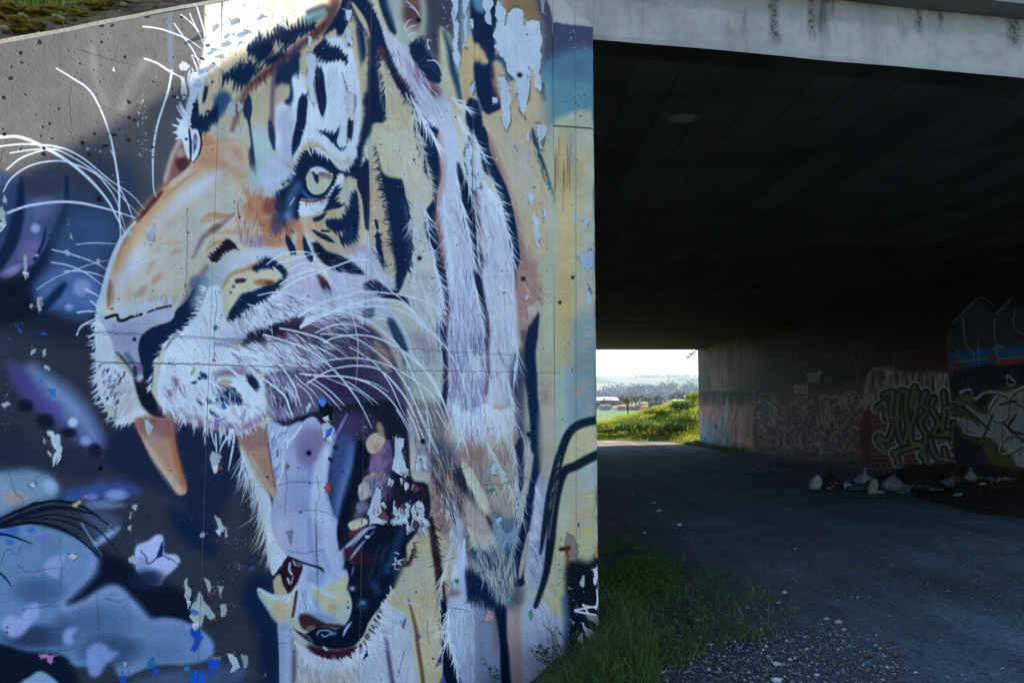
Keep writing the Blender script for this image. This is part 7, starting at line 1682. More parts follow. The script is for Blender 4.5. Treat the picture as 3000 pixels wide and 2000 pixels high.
for px_, wd, zlo in ((2269, 0.060, 4.27), (2376, 0.040, 4.34), (2426, 0.03, 4.60), (2695, 0.05, 4.46), (2755, 0.035, 4.54), (2968, 0.10, 4.42)):
    cen = float(hit(px_, 60, B, ENRM) @ EDIR)
    wob = nt_.math('ADD', nt_.math('SUBTRACT', along.outputs['Value'], cen), nt_.math('MULTIPLY', nt_.math('SUBTRACT', nt_.noise(6, 3), 0.5), 0.10))
    d = nt_.math('ABSOLUTE', wob)
    mk = nt_.n('ShaderNodeMapRange'); nt_.l(d, mk.inputs[0]); mk.inputs[1].default_value = wd; mk.inputs[2].default_value = wd * 0.25; mk.inputs[3].default_value = 0; mk.inputs[4].default_value = 1
    mz = nt_.n('ShaderNodeMapRange'); nt_.l(zz_, mz.inputs[0]); mz.inputs[1].default_value = zlo; mz.inputs[2].default_value = zlo + 0.12
    brk = nt_.ramp(nt_.noise(34, 4, 0.75), [(0.38, g(0.25)), (0.6, g(1))])
    c2 = nt_.mix(nt_.math('MULTIPLY', nt_.math('MULTIPLY', mk.outputs[0], mz.outputs[0]), nt_.math('MULTIPLY', brk, 0.95)), c2, (0.022, 0.02, 0.018, 1))
nt_.col(c2)
fascia_mat = t.m
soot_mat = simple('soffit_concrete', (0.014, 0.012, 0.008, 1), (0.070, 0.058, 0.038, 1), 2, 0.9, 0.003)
face_s = lambda px, py=60: float((hit(px, py, B, ENRM) - B) @ EDIR)
sj = [SA - 3.0, SA, 0.004, face_s(2595), 5.6, 14.0]
for i in range(len(sj) - 1):
    a, b = sj[i] + (0.001 if i else 0), sj[i + 1] - 0.001
    if i == 0:
        a0, b0 = SA - 3.0, SA - 0.003      # behind the wing wall
        V, F = prism([p[:2] for p in facep([a0, b0, b0, a0], 0, [0.0, 0.0, 0.42, 0.42])], CEIL, 4.712)
        obj('edge_beam', V, F, fascia_mat, bridge)
        continue
    n_s, n_z = 40, 16
    SS, ZZ = np.meshgrid(np.linspace(a, b, n_s), np.linspace(CEIL - 0.012, 4.712, n_z), indexing='ij')
    OFF = 0.004 * fbm(SS, ZZ * 3, 70, 3, 3.0) + 0.010 * np.exp(-((ZZ - 4.53 + 0.03 * fbm(SS, SS * 0, 72, 2)) / 0.02) ** 2) * 0.4
    lowedge = np.clip(1 - (ZZ - CEIL + 0.012) / 0.02, 0, 1)
    OFF = OFF + lowedge * (0.008 + 0.008 * np.clip(fbm(SS * 4, SS * 0, 73, 4), -1, 1))
    edge = np.minimum(SS - a, b - SS)
    OFF = OFF + np.clip(0.0015 - edge, 0, None)
    Vf = facep(SS, ZZ, OFF)
    F = [list(q) for q in grid_faces(n_s, n_z)]
    n0 = len(Vf)
    bk = facep([a, b, b, a], [CEIL - 0.012, CEIL - 0.012, 4.712, 4.712], 0.24)
    F += [[k * n_z for k in range(n_s)] + [n0 + 1, n0], [n0, n0 + 1, n0 + 2, n0 + 3], [k for k in range(n_z)] + [n0 + 3, n0], [(n_s - 1) * n_z + k for k in range(n_z)][::-1] + [n0 + 1, n0 + 2][::1]]
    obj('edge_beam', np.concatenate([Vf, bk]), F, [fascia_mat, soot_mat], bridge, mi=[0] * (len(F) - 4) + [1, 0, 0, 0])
# overhanging kerb on top: its front edge throws the shadow line across the mural
P0 = hit(1000, 0, A, WNRM)
kk = (-0.20 - (P0 - B) @ ENRM) / (SUN @ ENRM)
KTOP = float(P0[2] + kk * SUN[2])
V, F = prism([p[:2] for p in facep([SA - 3.0, 14, 14, SA - 3.0], 0, [-0.2, -0.2, 0.6, 0.6])], 4.716, KTOP)
obj('kerb_overhang', V, F, concrete_mat('kerb_concrete', (0.16, 0.15, 0.14), (0.28, 0.265, 0.24), 0.5).m, bridge)
# deck slab
pf = [p[:2] for p in facep([SA - 3.0, 14], 0, 0.245)]
V, F = prism([pf[0], pf[1], (14.5, YEND), (-4.0, YEND)], CEIL + 0.012, 4.90)
grout = simple('rusty_grout', (0.10, 0.075, 0.04, 1), (0.22, 0.15, 0.06, 1), 20, 0.9)
obj('deck_slab', V, F, grout, bridge)
# ceiling: shuttering panels with grout fins between them
t = NT('sooty_ceiling', 0.85, 0.2)
n1 = t.noise(0.5, 6, 0.65, t.scaled((0.35, 2.2, 1)))
n2 = t.noise(3.0, 6, 0.75, t.scaled((0.8, 5, 1)))
c = t.ramp(t.math('ADD', t.math('MULTIPLY', n1, 0.55), t.math('MULTIPLY', n2, 0.45)), [(0.34, (0.048, 0.042, 0.032)), (0.60, (0.10, 0.086, 0.064)), (0.8, (0.20, 0.17, 0.125))])
inf = t.n('ShaderNodeObjectInfo')
hsv = t.n('ShaderNodeHueSaturation'); t.l(c, hsv.inputs['Color'])
mrr = t.n('ShaderNodeMapRange'); t.l(inf.outputs['Random'], mrr.inputs[0]); mrr.inputs[3].default_value = 0.75; mrr.inputs[4].default_value = 1.25
t.l(mrr.outputs[0], hsv.inputs['Value'])
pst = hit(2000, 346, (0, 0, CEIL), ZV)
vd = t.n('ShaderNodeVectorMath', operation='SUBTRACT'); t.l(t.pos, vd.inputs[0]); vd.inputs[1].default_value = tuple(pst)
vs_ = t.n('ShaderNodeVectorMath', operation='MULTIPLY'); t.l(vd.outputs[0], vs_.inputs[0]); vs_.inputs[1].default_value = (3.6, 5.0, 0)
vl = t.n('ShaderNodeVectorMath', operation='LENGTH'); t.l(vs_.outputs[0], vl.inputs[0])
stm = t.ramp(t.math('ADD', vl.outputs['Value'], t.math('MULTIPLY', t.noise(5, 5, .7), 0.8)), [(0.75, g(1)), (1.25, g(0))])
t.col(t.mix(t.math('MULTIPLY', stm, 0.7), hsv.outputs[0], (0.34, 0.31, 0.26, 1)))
t.bump(t.noise(30, 5, 0.7, t.scaled((0.4, 3, 1))), 0.004)
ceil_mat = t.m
xe = np.linspace(XL, XR, 24)
ye = [0] + [5.93 + 1.2 * k for k in range(24)] + [YEND]
cw = xe[1] - xe[0]
pan = []
for r in range(len(ye) - 1):
    for k in range(23):
        pan.append((ye[r] + 0.6, r, k))
cells = sorted(pan)
gap = 0.005
vfull, ffull = box((0, 0, 0.006), (cw - 2 * gap, 1.2 - 2 * gap, 0.012))
full_me = new_mesh('ceiling_panel', vfull, ffull, ceil_mat)
rest = []
ceil_root = obj('ceiling', *box(((XL + XR) / 2, 20, CEIL + 0.02), (XR - XL, 28.4, 0.012)), grout, bridge)
def yfront(x):
    return B[1] + (x - B[0]) / EDIR[0] * EDIR[1] + 0.26
for i, (_, r, k) in enumerate(cells):
    x0, x1, y0, y1 = xe[k] + gap, xe[k + 1] - gap, ye[r] + gap, ye[r + 1] - gap
    dz = rnd.normal(0, 0.0012)
    if r == 0:
        ya, yb = yfront(x0) + gap, yfront(x1) + gap
        if max(ya, yb) > y1 - 0.05:
            continue
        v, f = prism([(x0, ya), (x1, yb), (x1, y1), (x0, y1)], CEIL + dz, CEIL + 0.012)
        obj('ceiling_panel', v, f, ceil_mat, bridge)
    elif i < 300 and abs(y1 - y0 - (1.2 - 2 * gap)) < 1e-6:
        o = bpy.data.objects.new('ceiling_panel', full_me)
        o.location = np.array([(x0 + x1) / 2, (y0 + y1) / 2, CEIL + dz]) - np.array(bridge.location)
        link(o, bridge)
    else:
        if r >= 1 and y0 < yfront(x1):
            y0 = yfront(x1) + gap
            if y0 > y1 - .05: continue
        rest.append(box(((x0 + x1) / 2, (y0 + y1) / 2, CEIL + 0.006 + dz), (x1 - x0, y1 - y0, 0.012)))
tag(obj('ceiling_panels', *join(rest), ceil_mat, bridge), kind='stuff')
fins = []
for r in range(1, len(ye) - 1):
    for k in range(23):
        xx = xe[k]
        while xx < xe[k + 1]:
            ln = rnd.uniform(0.03, 0.22)
            if rnd.random() < 0.40 and ye[r] > yfront(xx):
                fins.append(box((xx + ln / 2, ye[r] + rnd.normal(0, .001), CEIL - 0.0012), (min(ln, xe[k + 1] - xx) , rnd.uniform(.003, .008), rnd.uniform(.002, .006))))
            xx += ln + rnd.uniform(0.0, 0.05)
for k in range(1, 23):
    for r in range(0, 12):
        yy = max(ye[r], yfront(xe[k]))
        while yy < ye[r + 1]:
            ln = rnd.uniform(0.03, 0.16)
            if rnd.random() < 0.17 * (1 - r / 13):
                fins.append(box((xe[k] + rnd.normal(0, .001), yy + ln / 2, CEIL - 0.001), (rnd.uniform(.003, .007), ln, rnd.uniform(.003, .006))))
            yy += ln + rnd.uniform(0, 0.08)
fin_mat = simple('grout_fin', (0.05, 0.036, 0.018, 1), (0.22, 0.14, 0.05, 1), 3, 0.9)
tag(obj('grout_fins', *join(fins), fin_mat, bridge), kind='stuff')
# plain strip behind the edge beam
pf0 = facep([0.0, (XR - B[0]) / EDIR[0]], 0, 0.243)
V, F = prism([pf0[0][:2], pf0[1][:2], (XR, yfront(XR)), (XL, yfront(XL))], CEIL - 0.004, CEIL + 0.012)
obj('soffit_strip', V, F, soot_mat, bridge)

# unseen wing wall and bank added at right to shade the front ground
RW0 = np.array([XR + 0.72, yf - 0.02]); RWD = np.array([math.sin(math.radians(128)), math.cos(math.radians(128))])
rn = np.array([RWD[1], -RWD[0]]) * -1
L_ = 9.0
q = [RW0, RW0 + RWD * L_, RW0 + RWD * L_ + rn * .35, RW0 + rn * .35]
V, F = prism(q[::-1] if np.cross(q[1] - q[0], q[2] - q[1]) < 0 else q, -0.3, [4.6, 2.2, 2.2, 4.6][::-1] if np.cross(q[1] - q[0], q[2] - q[1]) < 0 else [4.6, 2.2, 2.2, 4.6])
shade_wing_wall = obj('wing_wall', V, F, raw_concrete, at=(float(RW0[0]), float(RW0[1]), 0))
tag(shade_wing_wall, 'plain concrete wing wall added unseen on the far right to shade the ground', 'wall')
uu, vv = np.meshgrid(np.linspace(-.5, 16, 50), np.linspace(.36, 12, 40), indexing='ij')
VB = np.stack([RW0[0] + RWD[0] * uu + rn[0] * vv, RW0[1] + RWD[1] * uu + rn[1] * vv, np.maximum(np.clip(4.55 - .267 * np.clip(uu, 0, 9) - np.clip(uu - 9, 0, None) * .35, -0.1, None) + np.minimum((vv - .36) * .6, 3.2) * np.clip((18 - uu) / 9, 0, 1), -.1) + .06 * fbm(uu, vv, 88, 3)], -1).reshape(-1, 3)
shade_bank = VB
# ---------------------------------------------------------------- bank above the wing wall
nu, nv = 90, 60
TU = np.linspace(-4.3, -0.2, nu); DV = np.linspace(0.30, 4.5, nv) ** 1.0
TT, DD = np.meshgrid(TU, DV, indexing='ij')
rise = np.minimum((DD - 0.30) * 0.80, 1.9) + 0.0
ZZ = topz(TT) - 0.02 + rise * (1 + 0.08 * fbm(TT, DD, 80, 2)) + np.clip(DD - .32, 0, .25) * 4 * (0.035 * fbm(TT, DD, 81, 4, 5.0) + 0.02 * np.abs(fbm(TT, DD, 82, 3, 14.0)))
ZZ = np.minimum(ZZ, 5.4 + 0.05 * fbm(TT, DD, 83, 3, 2.0))
V = wallp(TT, ZZ, DD)
t = NT('mossy_soil', 0.95, 0.1)
n = t.noise(5, 6, 0.7)
c = t.ramp(n, [(0.35, (0.06, 0.042, 0.025)), (0.52, (0.17, 0.12, 0.07)), (0.72, (0.36, 0.27, 0.17))])
c = t.mix(t.ramp(t.noise(2.6, 5, 0.7), [(0.52, g(0)), (0.60, g(1))]), c, t.ramp(t.noise(16, 4), [(0.3, (0.10, 0.085, 0.012)), (0.7, (0.30, 0.19, 0.02))]))
t.col(c)
t.bump(t.math('ADD', t.noise(24, 6, 0.75), t.voro(30)), 0.03)
soil_mat = t.m
tag(obj('embankment', V, grid_faces(nu, nv), soil_mat, smooth=True), kind='structure')

tag(obj('embankment', shade_bank, grid_faces(50, 40), soil_mat, smooth=True), kind='structure')  # right bank lies out of view, added to shade the front ground

def blob_mesh(r, seed, sub=2, rough=0.25, f=1.6, squash=(1, 1, 1)):
    bm = __import__('bmesh').new()
    __import__('bmesh').ops.create_icosphere(bm, subdivisions=sub, radius=1.0)
    V = np.array([v.co[:] for v in bm.verts]); F = [[v.index for v in f_.verts] for f_ in bm.faces]
    bm.free()
    d = 1 + rough * fbm(V[:, 0] + V[:, 2] * .7, V[:, 1] - V[:, 2] * .6, seed, 3, f)
    return V * d[:, None] * r * np.array(squash), F

def bank_point(tq, dq):
    i = int(np.clip(np.searchsorted(TU, tq), 1, nu - 1)); j = int(np.clip(np.searchsorted(DV, dq), 1, nv - 1))
    return V_bank[i, j]
V_bank = V.reshape(nu, nv, 3)
rock_mat = simple('bank_rock', (0.18, 0.135, 0.08, 1), (0.36, 0.28, 0.18, 1), 12, 0.9, 0.01)
for k, (px, py, r, lab) in enumerate([(75, 60, .05, 'pale tan rock on the mossy bank, leftmost at the top corner'), (30, 92, .045, 'small tan stone just above the wall top at the far left'), (250, 30, .04, 'tan rock lying among moss in the middle of the bank'), (385, 12, .05, 'tan rock beside orange moss at the right of the bank'), (180, 55, .035, 'small stone at the wall edge between two moss cushions')]):
    # where the sight line meets the bank
    best = min(((float(np.linalg.norm(np.cross(V_bank[i, j] - EYE, ray(px, py)))), i, j) for i in range(nu) for j in range(0, 26)))
    p = V_bank[best[1], best[2]]
    r *= .62
    v, f = blob_mesh(r, 90 + k, 3, .38, 2.2, (1.3, 1, .7))
    tag(obj('rock', v + p + (0, 0, r * .3), f, rock_mat, at=tuple(p)), lab, 'rock', 'rocks on the bank')
def grass_mesh(pts, nrm, hmin, hmax, wid, lean=0.35, seg=2):
    """blades: (V, F) from root points"""
    n = len(pts)
    h = rnd.uniform(hmin, hmax, n) * rnd.uniform(.6, 1.0, n)
    a = rnd.uniform(0, 2 * np.pi, n)
    w = wid * rnd.uniform(.6, 1.3, n)
    ln = rnd.uniform(0.05, 1, n) * lean * h
    la = rnd.uniform(0, 2 * np.pi, n)
    side = np.stack([np.cos(a), np.sin(a), 0 * a], 1) * w[:, None] / 2
    ld = np.stack([np.cos(la), np.sin(la), 0 * la], 1) * ln[:, None]
    up = np.stack([0 * h, 0 * h, h], 1)
    b0, b1 = pts - side, pts + side
    m0 = pts + up * .55 + ld * .35 - side * .75
    m1 = pts + up * .55 + ld * .35 + side * .75
    tp = pts + up * (1 - .25 * (ln / (h + 1e-6))[:, None]) + ld * 1.4
    V = np.stack([b0, b1, m0, m1, tp], 1).reshape(-1, 3)
    k = np.arange(n)[:, None] * 5
    F = [list(q) for q in (k + np.array([0, 1, 3, 2]))] + [list(q) for q in (k + np.array([2, 3, 4]))]
    return V, F
def leaf_mat(name, lo, hi, scale=9, trans=0.25):
    t = NT(name, 0.6, 0.3)
    c = t.ramp(t.noise(scale, 3, 0.7), [(0.32, lo), (0.68, hi)])
    t.col(c)
    tr = t.n('ShaderNodeBsdfTranslucent'); t.l(c, tr.inputs[0])
    mx = t.n('ShaderNodeMixShader'); mx.inputs[0].default_value = trans
    t.l(t.b.outputs[0], mx.inputs[1]); t.l(tr.outputs[0], mx.inputs[2])
    t.l(mx.outputs[0], t.t.nodes['Material Output'].inputs[0])
    return t.m
grass_dark = leaf_mat('shade_grass', (0.030, 0.075, 0.018), (0.085, 0.17, 0.04), 4)
grass_lit = leaf_mat('bank_grass_blades', (0.12, 0.18, 0.02), (0.34, 0.36, 0.05), 2.5, 0.45)
grass_dry = leaf_mat('dry_grass', (0.13, 0.10, 0.04), (0.24, 0.18, 0.08), 4)
moss_mat = simple('moss', (0.10, 0.085, 0.010, 1), (0.36, 0.24, 0.03, 1), 22, 0.95, 0.02)
moss_green = simple('green_moss', (0.09, 0.14, 0.02, 1), (0.22, 0.28, 0.05, 1), 22, 0.95, 0.02)
ms = []
for (px, py, s) in [(40, 48, .10), (20, 80, .06), (90, 74, .10), (120, 52, .09), (155, 40, .07), (220, 45, .06), (285, 26, .10), (318, 14, .08), (340, 20, .06), (60, 95, .05), (260, 12, .06), (10, 98, .05), (0, 60, .1), (190, 66, .04)]:
    best = min(((float(np.linalg.norm(np.cross(V_bank[i, j] - EYE, ray(px, py)))), i, j) for i in range(nu) for j in range(0, 26)))
    p = V_bank[best[1], best[2]]
    v, f = blob_mesh(s * .75, int(px + py), 4, .5, 4.0, (1.5, 1.1, .32))
    v = v + .10 * s * fbm(v[:, 0] / s, v[:, 1] / s, 7, 3, 6.0)[:, None] * (.3, .3, 1)
    ms.append((v + p, f))
tag(obj('moss', *join(ms), moss_mat, smooth=True), kind='stuff')
pts = []
for (px, py, r, n) in [(70, 5, .22, 700), (30, 25, .15, 300), (120, 8, .14, 380), (20, 10, .2, 400), (55, 30, .1, 120), (160, 20, .08, 26), (270, 5, .12, 60), (230, 2, .1, 40), (190, 30, .03, 9), (20, 60, .1, 20), (340, 8, .08, 12)]:
    best = min(((float(np.linalg.norm(np.cross(V_bank[i, j] - EYE, ray(px, py)))), i, j) for i in range(nu) for j in range(0, 30)))
    for _ in range(n):
        i = int(np.clip(best[1] + rnd.normal(0, r / .046), 0, nu - 1)); j = int(np.clip(best[2] + abs(rnd.normal(0, r / .05)), 1, nv - 1))
        pts.append(V_bank[i, j] + rnd.normal(0, .012, 3))
tag(obj('bank_grass', *grass_mesh(np.array(pts), None, .04, .14, .008, .8), grass_lit), kind='stuff')
# ---------------------------------------------------------------- valley beyond the tunnel
def bank_z(x, y):
    """rough grassy bank right of the far mouth, road cut in front of it"""
    x, y = np.asarray(x, float), np.asarray(y, float)
    foot = np.interp(x, [1, 4, 7, 10, 16], [39.6, 38.0, 36.6, 35.6, 35.2])
    d = y - foot
    ridge = np.interp(x, [0, 4, 5.6, 7.2, 8.4, 9.4, 10.4, 11.2, 14, 30], [0.05, 0.25, 0.42, 0.70, 1.05, 1.3, 1.65, 1.9, 2.6, 3.4])
    up_ = np.clip(d / np.interp(x, [2, 10, 20], [5.5, 7.5, 8.0]), 0, 1)
    up_ = up_ * up_ * (3 - 2 * up_)
    back = np.clip((y - 50) / 18, 0, 1)
    return -0.3 + up_ * ridge * (1 - back) * (1 + .1 * fbm(x, y, 101, 3, .6)) + .12 * up_ * fbm(x, y, 102, 3, 1.6) - 0.35 * back - .12 * (d < 0)
bxv = np.linspace(-2, 30, 110); byv = np.linspace(35.0, 70, 90)
BX, BY = np.meshgrid(bxv, byv, indexing='ij')
bank_soil = simple('bank_turf', (0.10, 0.12, 0.02, 1), (0.24, 0.24, 0.05, 1), 1.2, 0.95, 0.03)
tag(obj('grass_bank', np.stack([BX, BY, bank_z(BX, BY)], -1).reshape(-1, 3), grid_faces(110, 90), bank_soil, smooth=True), kind='structure')
n = 46000
gxs, gys = rnd.uniform(1.5, 15, n), 35.2 + 18 * rnd.random(n) ** 1.4
foot = np.interp(gxs, [1, 4, 7, 10, 16], [39.6, 38.0, 36.6, 35.6, 35.2])
keep = gys > foot - .15 + .3 * rnd.random(n)
gxs, gys = gxs[keep], gys[keep]
P = np.stack([gxs, gys, bank_z(gxs, gys) - .02], 1)
sel = fbm(gxs, gys, 103, 3, .9) > -.25
bank_lit = leaf_mat('sunny_bank_grass', (0.18, 0.24, 0.012), (0.44, 0.44, 0.03), .8, 0.5)
bank_mix = leaf_mat('rank_bank_grass', (0.09, 0.14, 0.012), (0.22, 0.24, 0.03), 1.1, 0.45)
tag(obj('bank_grass', *grass_mesh(P[sel], None, .10, .34, .035, .6), bank_lit), kind='stuff')
tag(obj('bank_grass', *grass_mesh(P[~sel], None, .12, .30, .035, .6), bank_mix), kind='stuff')
def leaf_cloud(c, r, n, size, seed, low=-0.2):
    q = np.random.default_rng(seed)
    d = q.normal(size=(n, 3)); d /= np.linalg.norm(d, axis=1, keepdims=True)
    d[:, 2] = np.where(d[:, 2] < low, -d[:, 2] * .6, d[:, 2])
    rad = (0.55 + 0.5 * q.random(n) ** .6) * (1 + .30 * fbm(d[:, 0] * 2 + d[:, 2], d[:, 1] * 2 - d[:, 2], seed, 3, 1.7))
    p = np.asarray(c) + d * rad[:, None] * np.asarray(r)
    a, b = q.normal(size=(n, 3)), q.normal(size=(n, 3))
    a = a + d * .4
    a /= np.linalg.norm(a, axis=1, keepdims=True)
    b -= a * (a * b).sum(1, keepdims=True); b /= np.linalg.norm(b, axis=1, keepdims=True)
    s = size * q.uniform(.5, 1.3, n)[:, None]
    V = np.stack([p - a * s, p + b * s * .55, p + a * s, p - b * s * .55], 1).reshape(-1, 3)
    return V, [list(k) for k in (np.arange(n)[:, None] * 4 + np.arange(4))]
bark = simple('bark', (0.06, 0.045, 0.03, 1), (0.14, 0.11, 0.08, 1), 12, 0.95, 0.01)
def shrub(px, py, Y, w, h, n, mat, lab):
    x = at_depth(px, py, Y)[0]
    zb = float(bank_z(x, Y))
    r = thing('shrub', (x, Y, zb), lab, 'shrub', 'shrubs on the far bank')
    V, F = join([leaf_cloud((x + rnd.normal(0, w * .25), Y + rnd.normal(0, w * .2), zb + h * .42), (w * .5, w * .5, h * .5), n // 3, .075, int(px * 7 + k)) for k in range(3)])
    V[:, 2] = np.maximum(V[:, 2], zb - .05)
    obj('foliage', V, F, mat, r)
    st = [tube([(x, Y, zb - .1), (x + rnd.normal(0, .1), Y, zb + h * .4), (x + rnd.normal(0, .25), Y + rnd.normal(0, .1), zb + h * .75)], [.03, .02, .008], 5) for _ in range(4)]
    obj('stem', *join(st), bark, r)
sh_dark = leaf_mat('shrub_dark_leaf', (0.035, 0.075, 0.010), (0.11, 0.17, 0.02), 3, .35)
sh_mid = leaf_mat('shrub_leaf', (0.07, 0.12, 0.012), (0.20, 0.25, 0.03), 3, .4)
sh_yel = leaf_mat('shrub_yellow_leaf', (0.15, 0.17, 0.015), (0.34, 0.33, 0.03), 3, .45)
for a in [(1842, 1240, 39.3, 1.15, .85, 900, sh_dark, 'dark green rounded shrub in the middle of the sunny bank'),
          (1785, 1260, 39.6, .95, .60, 650, sh_mid, 'low leafy shrub at the left foot of the bank beside the road'),
          (1892, 1238, 39.8, .90, .70, 600, sh_mid, 'mid green shrub just right of the dark rounded shrub'),
          (1985, 1195, 42.0, 1.10, .75, 650, sh_dark, 'dark shrub high on the bank below the roofs'),
          (1925, 1214, 42.5, 1.0, .55, 550, sh_yel, 'yellowish low shrub on the bank crest in the middle'),
          (2034, 1172, 43.5, 1.20, .7, 600, sh_yel, 'yellow green shrub topping the bank beside the tunnel wall'),
          (2022, 1240, 38.6, 1.35, 1.20, 1200, sh_mid, 'tall bushy shrub at the right against the tunnel mouth'),
          (1985, 1262, 38.2, .85, .75, 600, sh_dark, 'shadowy shrub low in front of the tall bushy shrub'),
          (1940, 1262, 38.6, .9, .5, 550, sh_yel, 'bright yellow green tuft shrub above the road edge'),
          (1765, 1232, 43.0, .9, .5, 420, sh_yel, 'brownish yellow shrub at the far left of the bank')]:
    shrub(*a)
# twig hanging into the opening from a bare tree beside the mouth
r = thing('bare_tree', (11.2, 37.2, float(bank_z(11.2, 37.2))), 'bare tree beside the tunnel mouth, one twig reaching across the sky', 'tree')
zb = float(bank_z(11.2, 37.2))
tip = at_depth(2012, 1052, 37.0); mid = at_depth(2036, 1030, 37.1)
obj('trunk', *tube([(11.2, 37.2, zb - .2), (11.1, 37.25, zb + 1.6), (11.3, 37.2, zb + 3.2), (11.5, 37.4, zb + 5)], [.14, .11, .08, .03], 8), bark, r)
tw = [tube([(11.1, 37.22, zb + 2.0), (10.4, 37.15, 4.6), mid + (.25, 0, .28), mid, tip], [.07, .06, .040, .032, .014], 5)]
for k in range(26):
    a = rnd.uniform(0, 1)
    p = tip * (1 - a) + (mid + (.25, 0, .28)) * a
    tw.append(tube([p, p + rnd.normal(0, .10, 3) + (-.05, 0, .06), p + rnd.normal(0, .16, 3) + (-.08, 0, .10)], [.016, .012, .007], 4))
obj('branch', *join(tw), bark, r)

# houses and sheds at the edge of the field
def wallmat(name, c):
    return simple(name, tuple(np.array(srgb(c)[:3]) * .8) + (1,), srgb(c), 2, .9)
def gable_house(name, px0, px1, py0, pyr, Y, depth, wc, rc, lab, nwin=3, cat='house', ridge_along=True, group=None):
    """px0..px1 wall span, py0 eaves row, pyr ridge row in the frame at distance Y"""
    p0, p1 = at_depth(px0, py0, Y), at_depth(px1, py0, Y)
    zr = at_depth(px0, pyr, Y)[2]
    ze, x0, x1 = p0[2], p0[0], p1[0]
    zg = -0.35
    r = thing(name, ((x0 + x1) / 2, Y, zg), lab, cat, group)
    V, F = box(((x0 + x1) / 2, Y + depth / 2, (zg + ze) / 2), (x1 - x0, depth, ze - zg))
    obj('wall', V, F, wallmat('render_' + name, wc), r)
    o = .5
    if ridge_along:
        V = np.array([(x0 - o, Y - o, ze), (x1 + o, Y - o, ze), (x1 + o, Y + depth + o, ze), (x0 - o, Y + depth + o, ze), (x0 - o, Y + depth / 2, zr), (x1 + o, Y + depth / 2, zr)])
        F = [[0, 1, 5, 4], [2, 3, 4, 5], [0, 4, 3], [1, 2, 5], [0, 3, 2, 1]]
    else:
        V = np.array([(x0 - o, Y - o, ze), (x1 + o, Y - o, ze), (x1 + o, Y + depth + o, ze), (x0 - o, Y + depth + o, ze), ((x0 + x1) / 2, Y - o, zr), ((x0 + x1) / 2, Y + depth + o, zr)])
        F = [[0, 1, 4], [2, 3, 5], [1, 2, 5, 4], [3, 0, 4, 5], [0, 3, 2, 1]]
    obj('roof', V, F, wallmat('roof_' + name, rc), r)
    wm = simple('window_dark', (0.03, 0.035, 0.04, 1), (0.05, 0.055, 0.06, 1), 1, .3)
    for k in range(nwin):
        xc = x0 + (k + .7) * (x1 - x0) / (nwin + .4)
        V, F = box((xc, Y - .03, zg + (ze - zg) * .55), (min(1.3, (x1 - x0) / nwin * .4), .08, (ze - zg) * .35))
        obj('window', V, F, wm, r)
Yh = 236
gable_house('warehouse', 1690, 1814, 1172, 1162, 330, 24, (150, 140, 136), (226, 222, 216), 'long grey shed with white roof at the left, behind bare trees', 5, 'shed')
gable_house('warehouse', 1998, 2120, 1163, 1156, 330, 26, (172, 152, 134), (230, 226, 220), 'long tan warehouse with white roof above the bank at the right', 5, 'shed')
gable_house('warehouse', 1984, 2014, 1176, 1169, 280, 14, (140, 122, 110), (206, 200, 192), 'small shed with pale roof below the tan warehouse', 2, 'shed')
gable_house('house', 1916, 1950, 1190, 1176, Yh, 12, (120, 104, 94), (92, 74, 66), 'house with dark brown hipped roof behind the bank', 2, 'house', False)
gable_house('house', 1946, 1986, 1188, 1176, Yh + 14, 10, (112, 98, 92), (104, 86, 80), 'low house with grey brown roof right of the dark brown roof', 2)
gable_house('house', 1882, 1898, 1191, 1183, Yh, 9, (206, 176, 150), (206, 130, 96), 'small house with orange pink roof between the trees', 2)
gable_house('house', 1801, 1809, 1193, 1189, Yh - 6, 6, (236, 232, 226), (170, 150, 140), 'tiny white house at the far edge of the field', 1)
gable_house('house', 1766, 1788, 1190, 1184, Yh + 4, 9, (140, 150, 160), (120, 118, 122), 'low grey blue house at the left edge of the field', 3)
gable_house('house', 1816, 1832, 1190, 1182, Yh + 8, 9, (196, 160, 130), (190, 140, 110), 'tan house with faded orange roof left of the tall thin tree', 2)
gable_house('house', 1846, 1872, 1192, 1186, Yh + 6, 9, (180, 160, 140), (140, 110, 96), 'low tan house half hidden under the brown trees', 2)
tw_brown = leaf_mat('bare_twigs', (0.10, 0.075, 0.055), (0.20, 0.155, 0.11), .6, .1)
tw_olive = leaf_mat('olive_twigs', (0.14, 0.12, 0.05), (0.25, 0.22, 0.08), .6, .2)
tr_dark = leaf_mat('dark_crown_leaf', (0.03, 0.05, 0.022), (0.08, 0.10, 0.04), .6, .2)
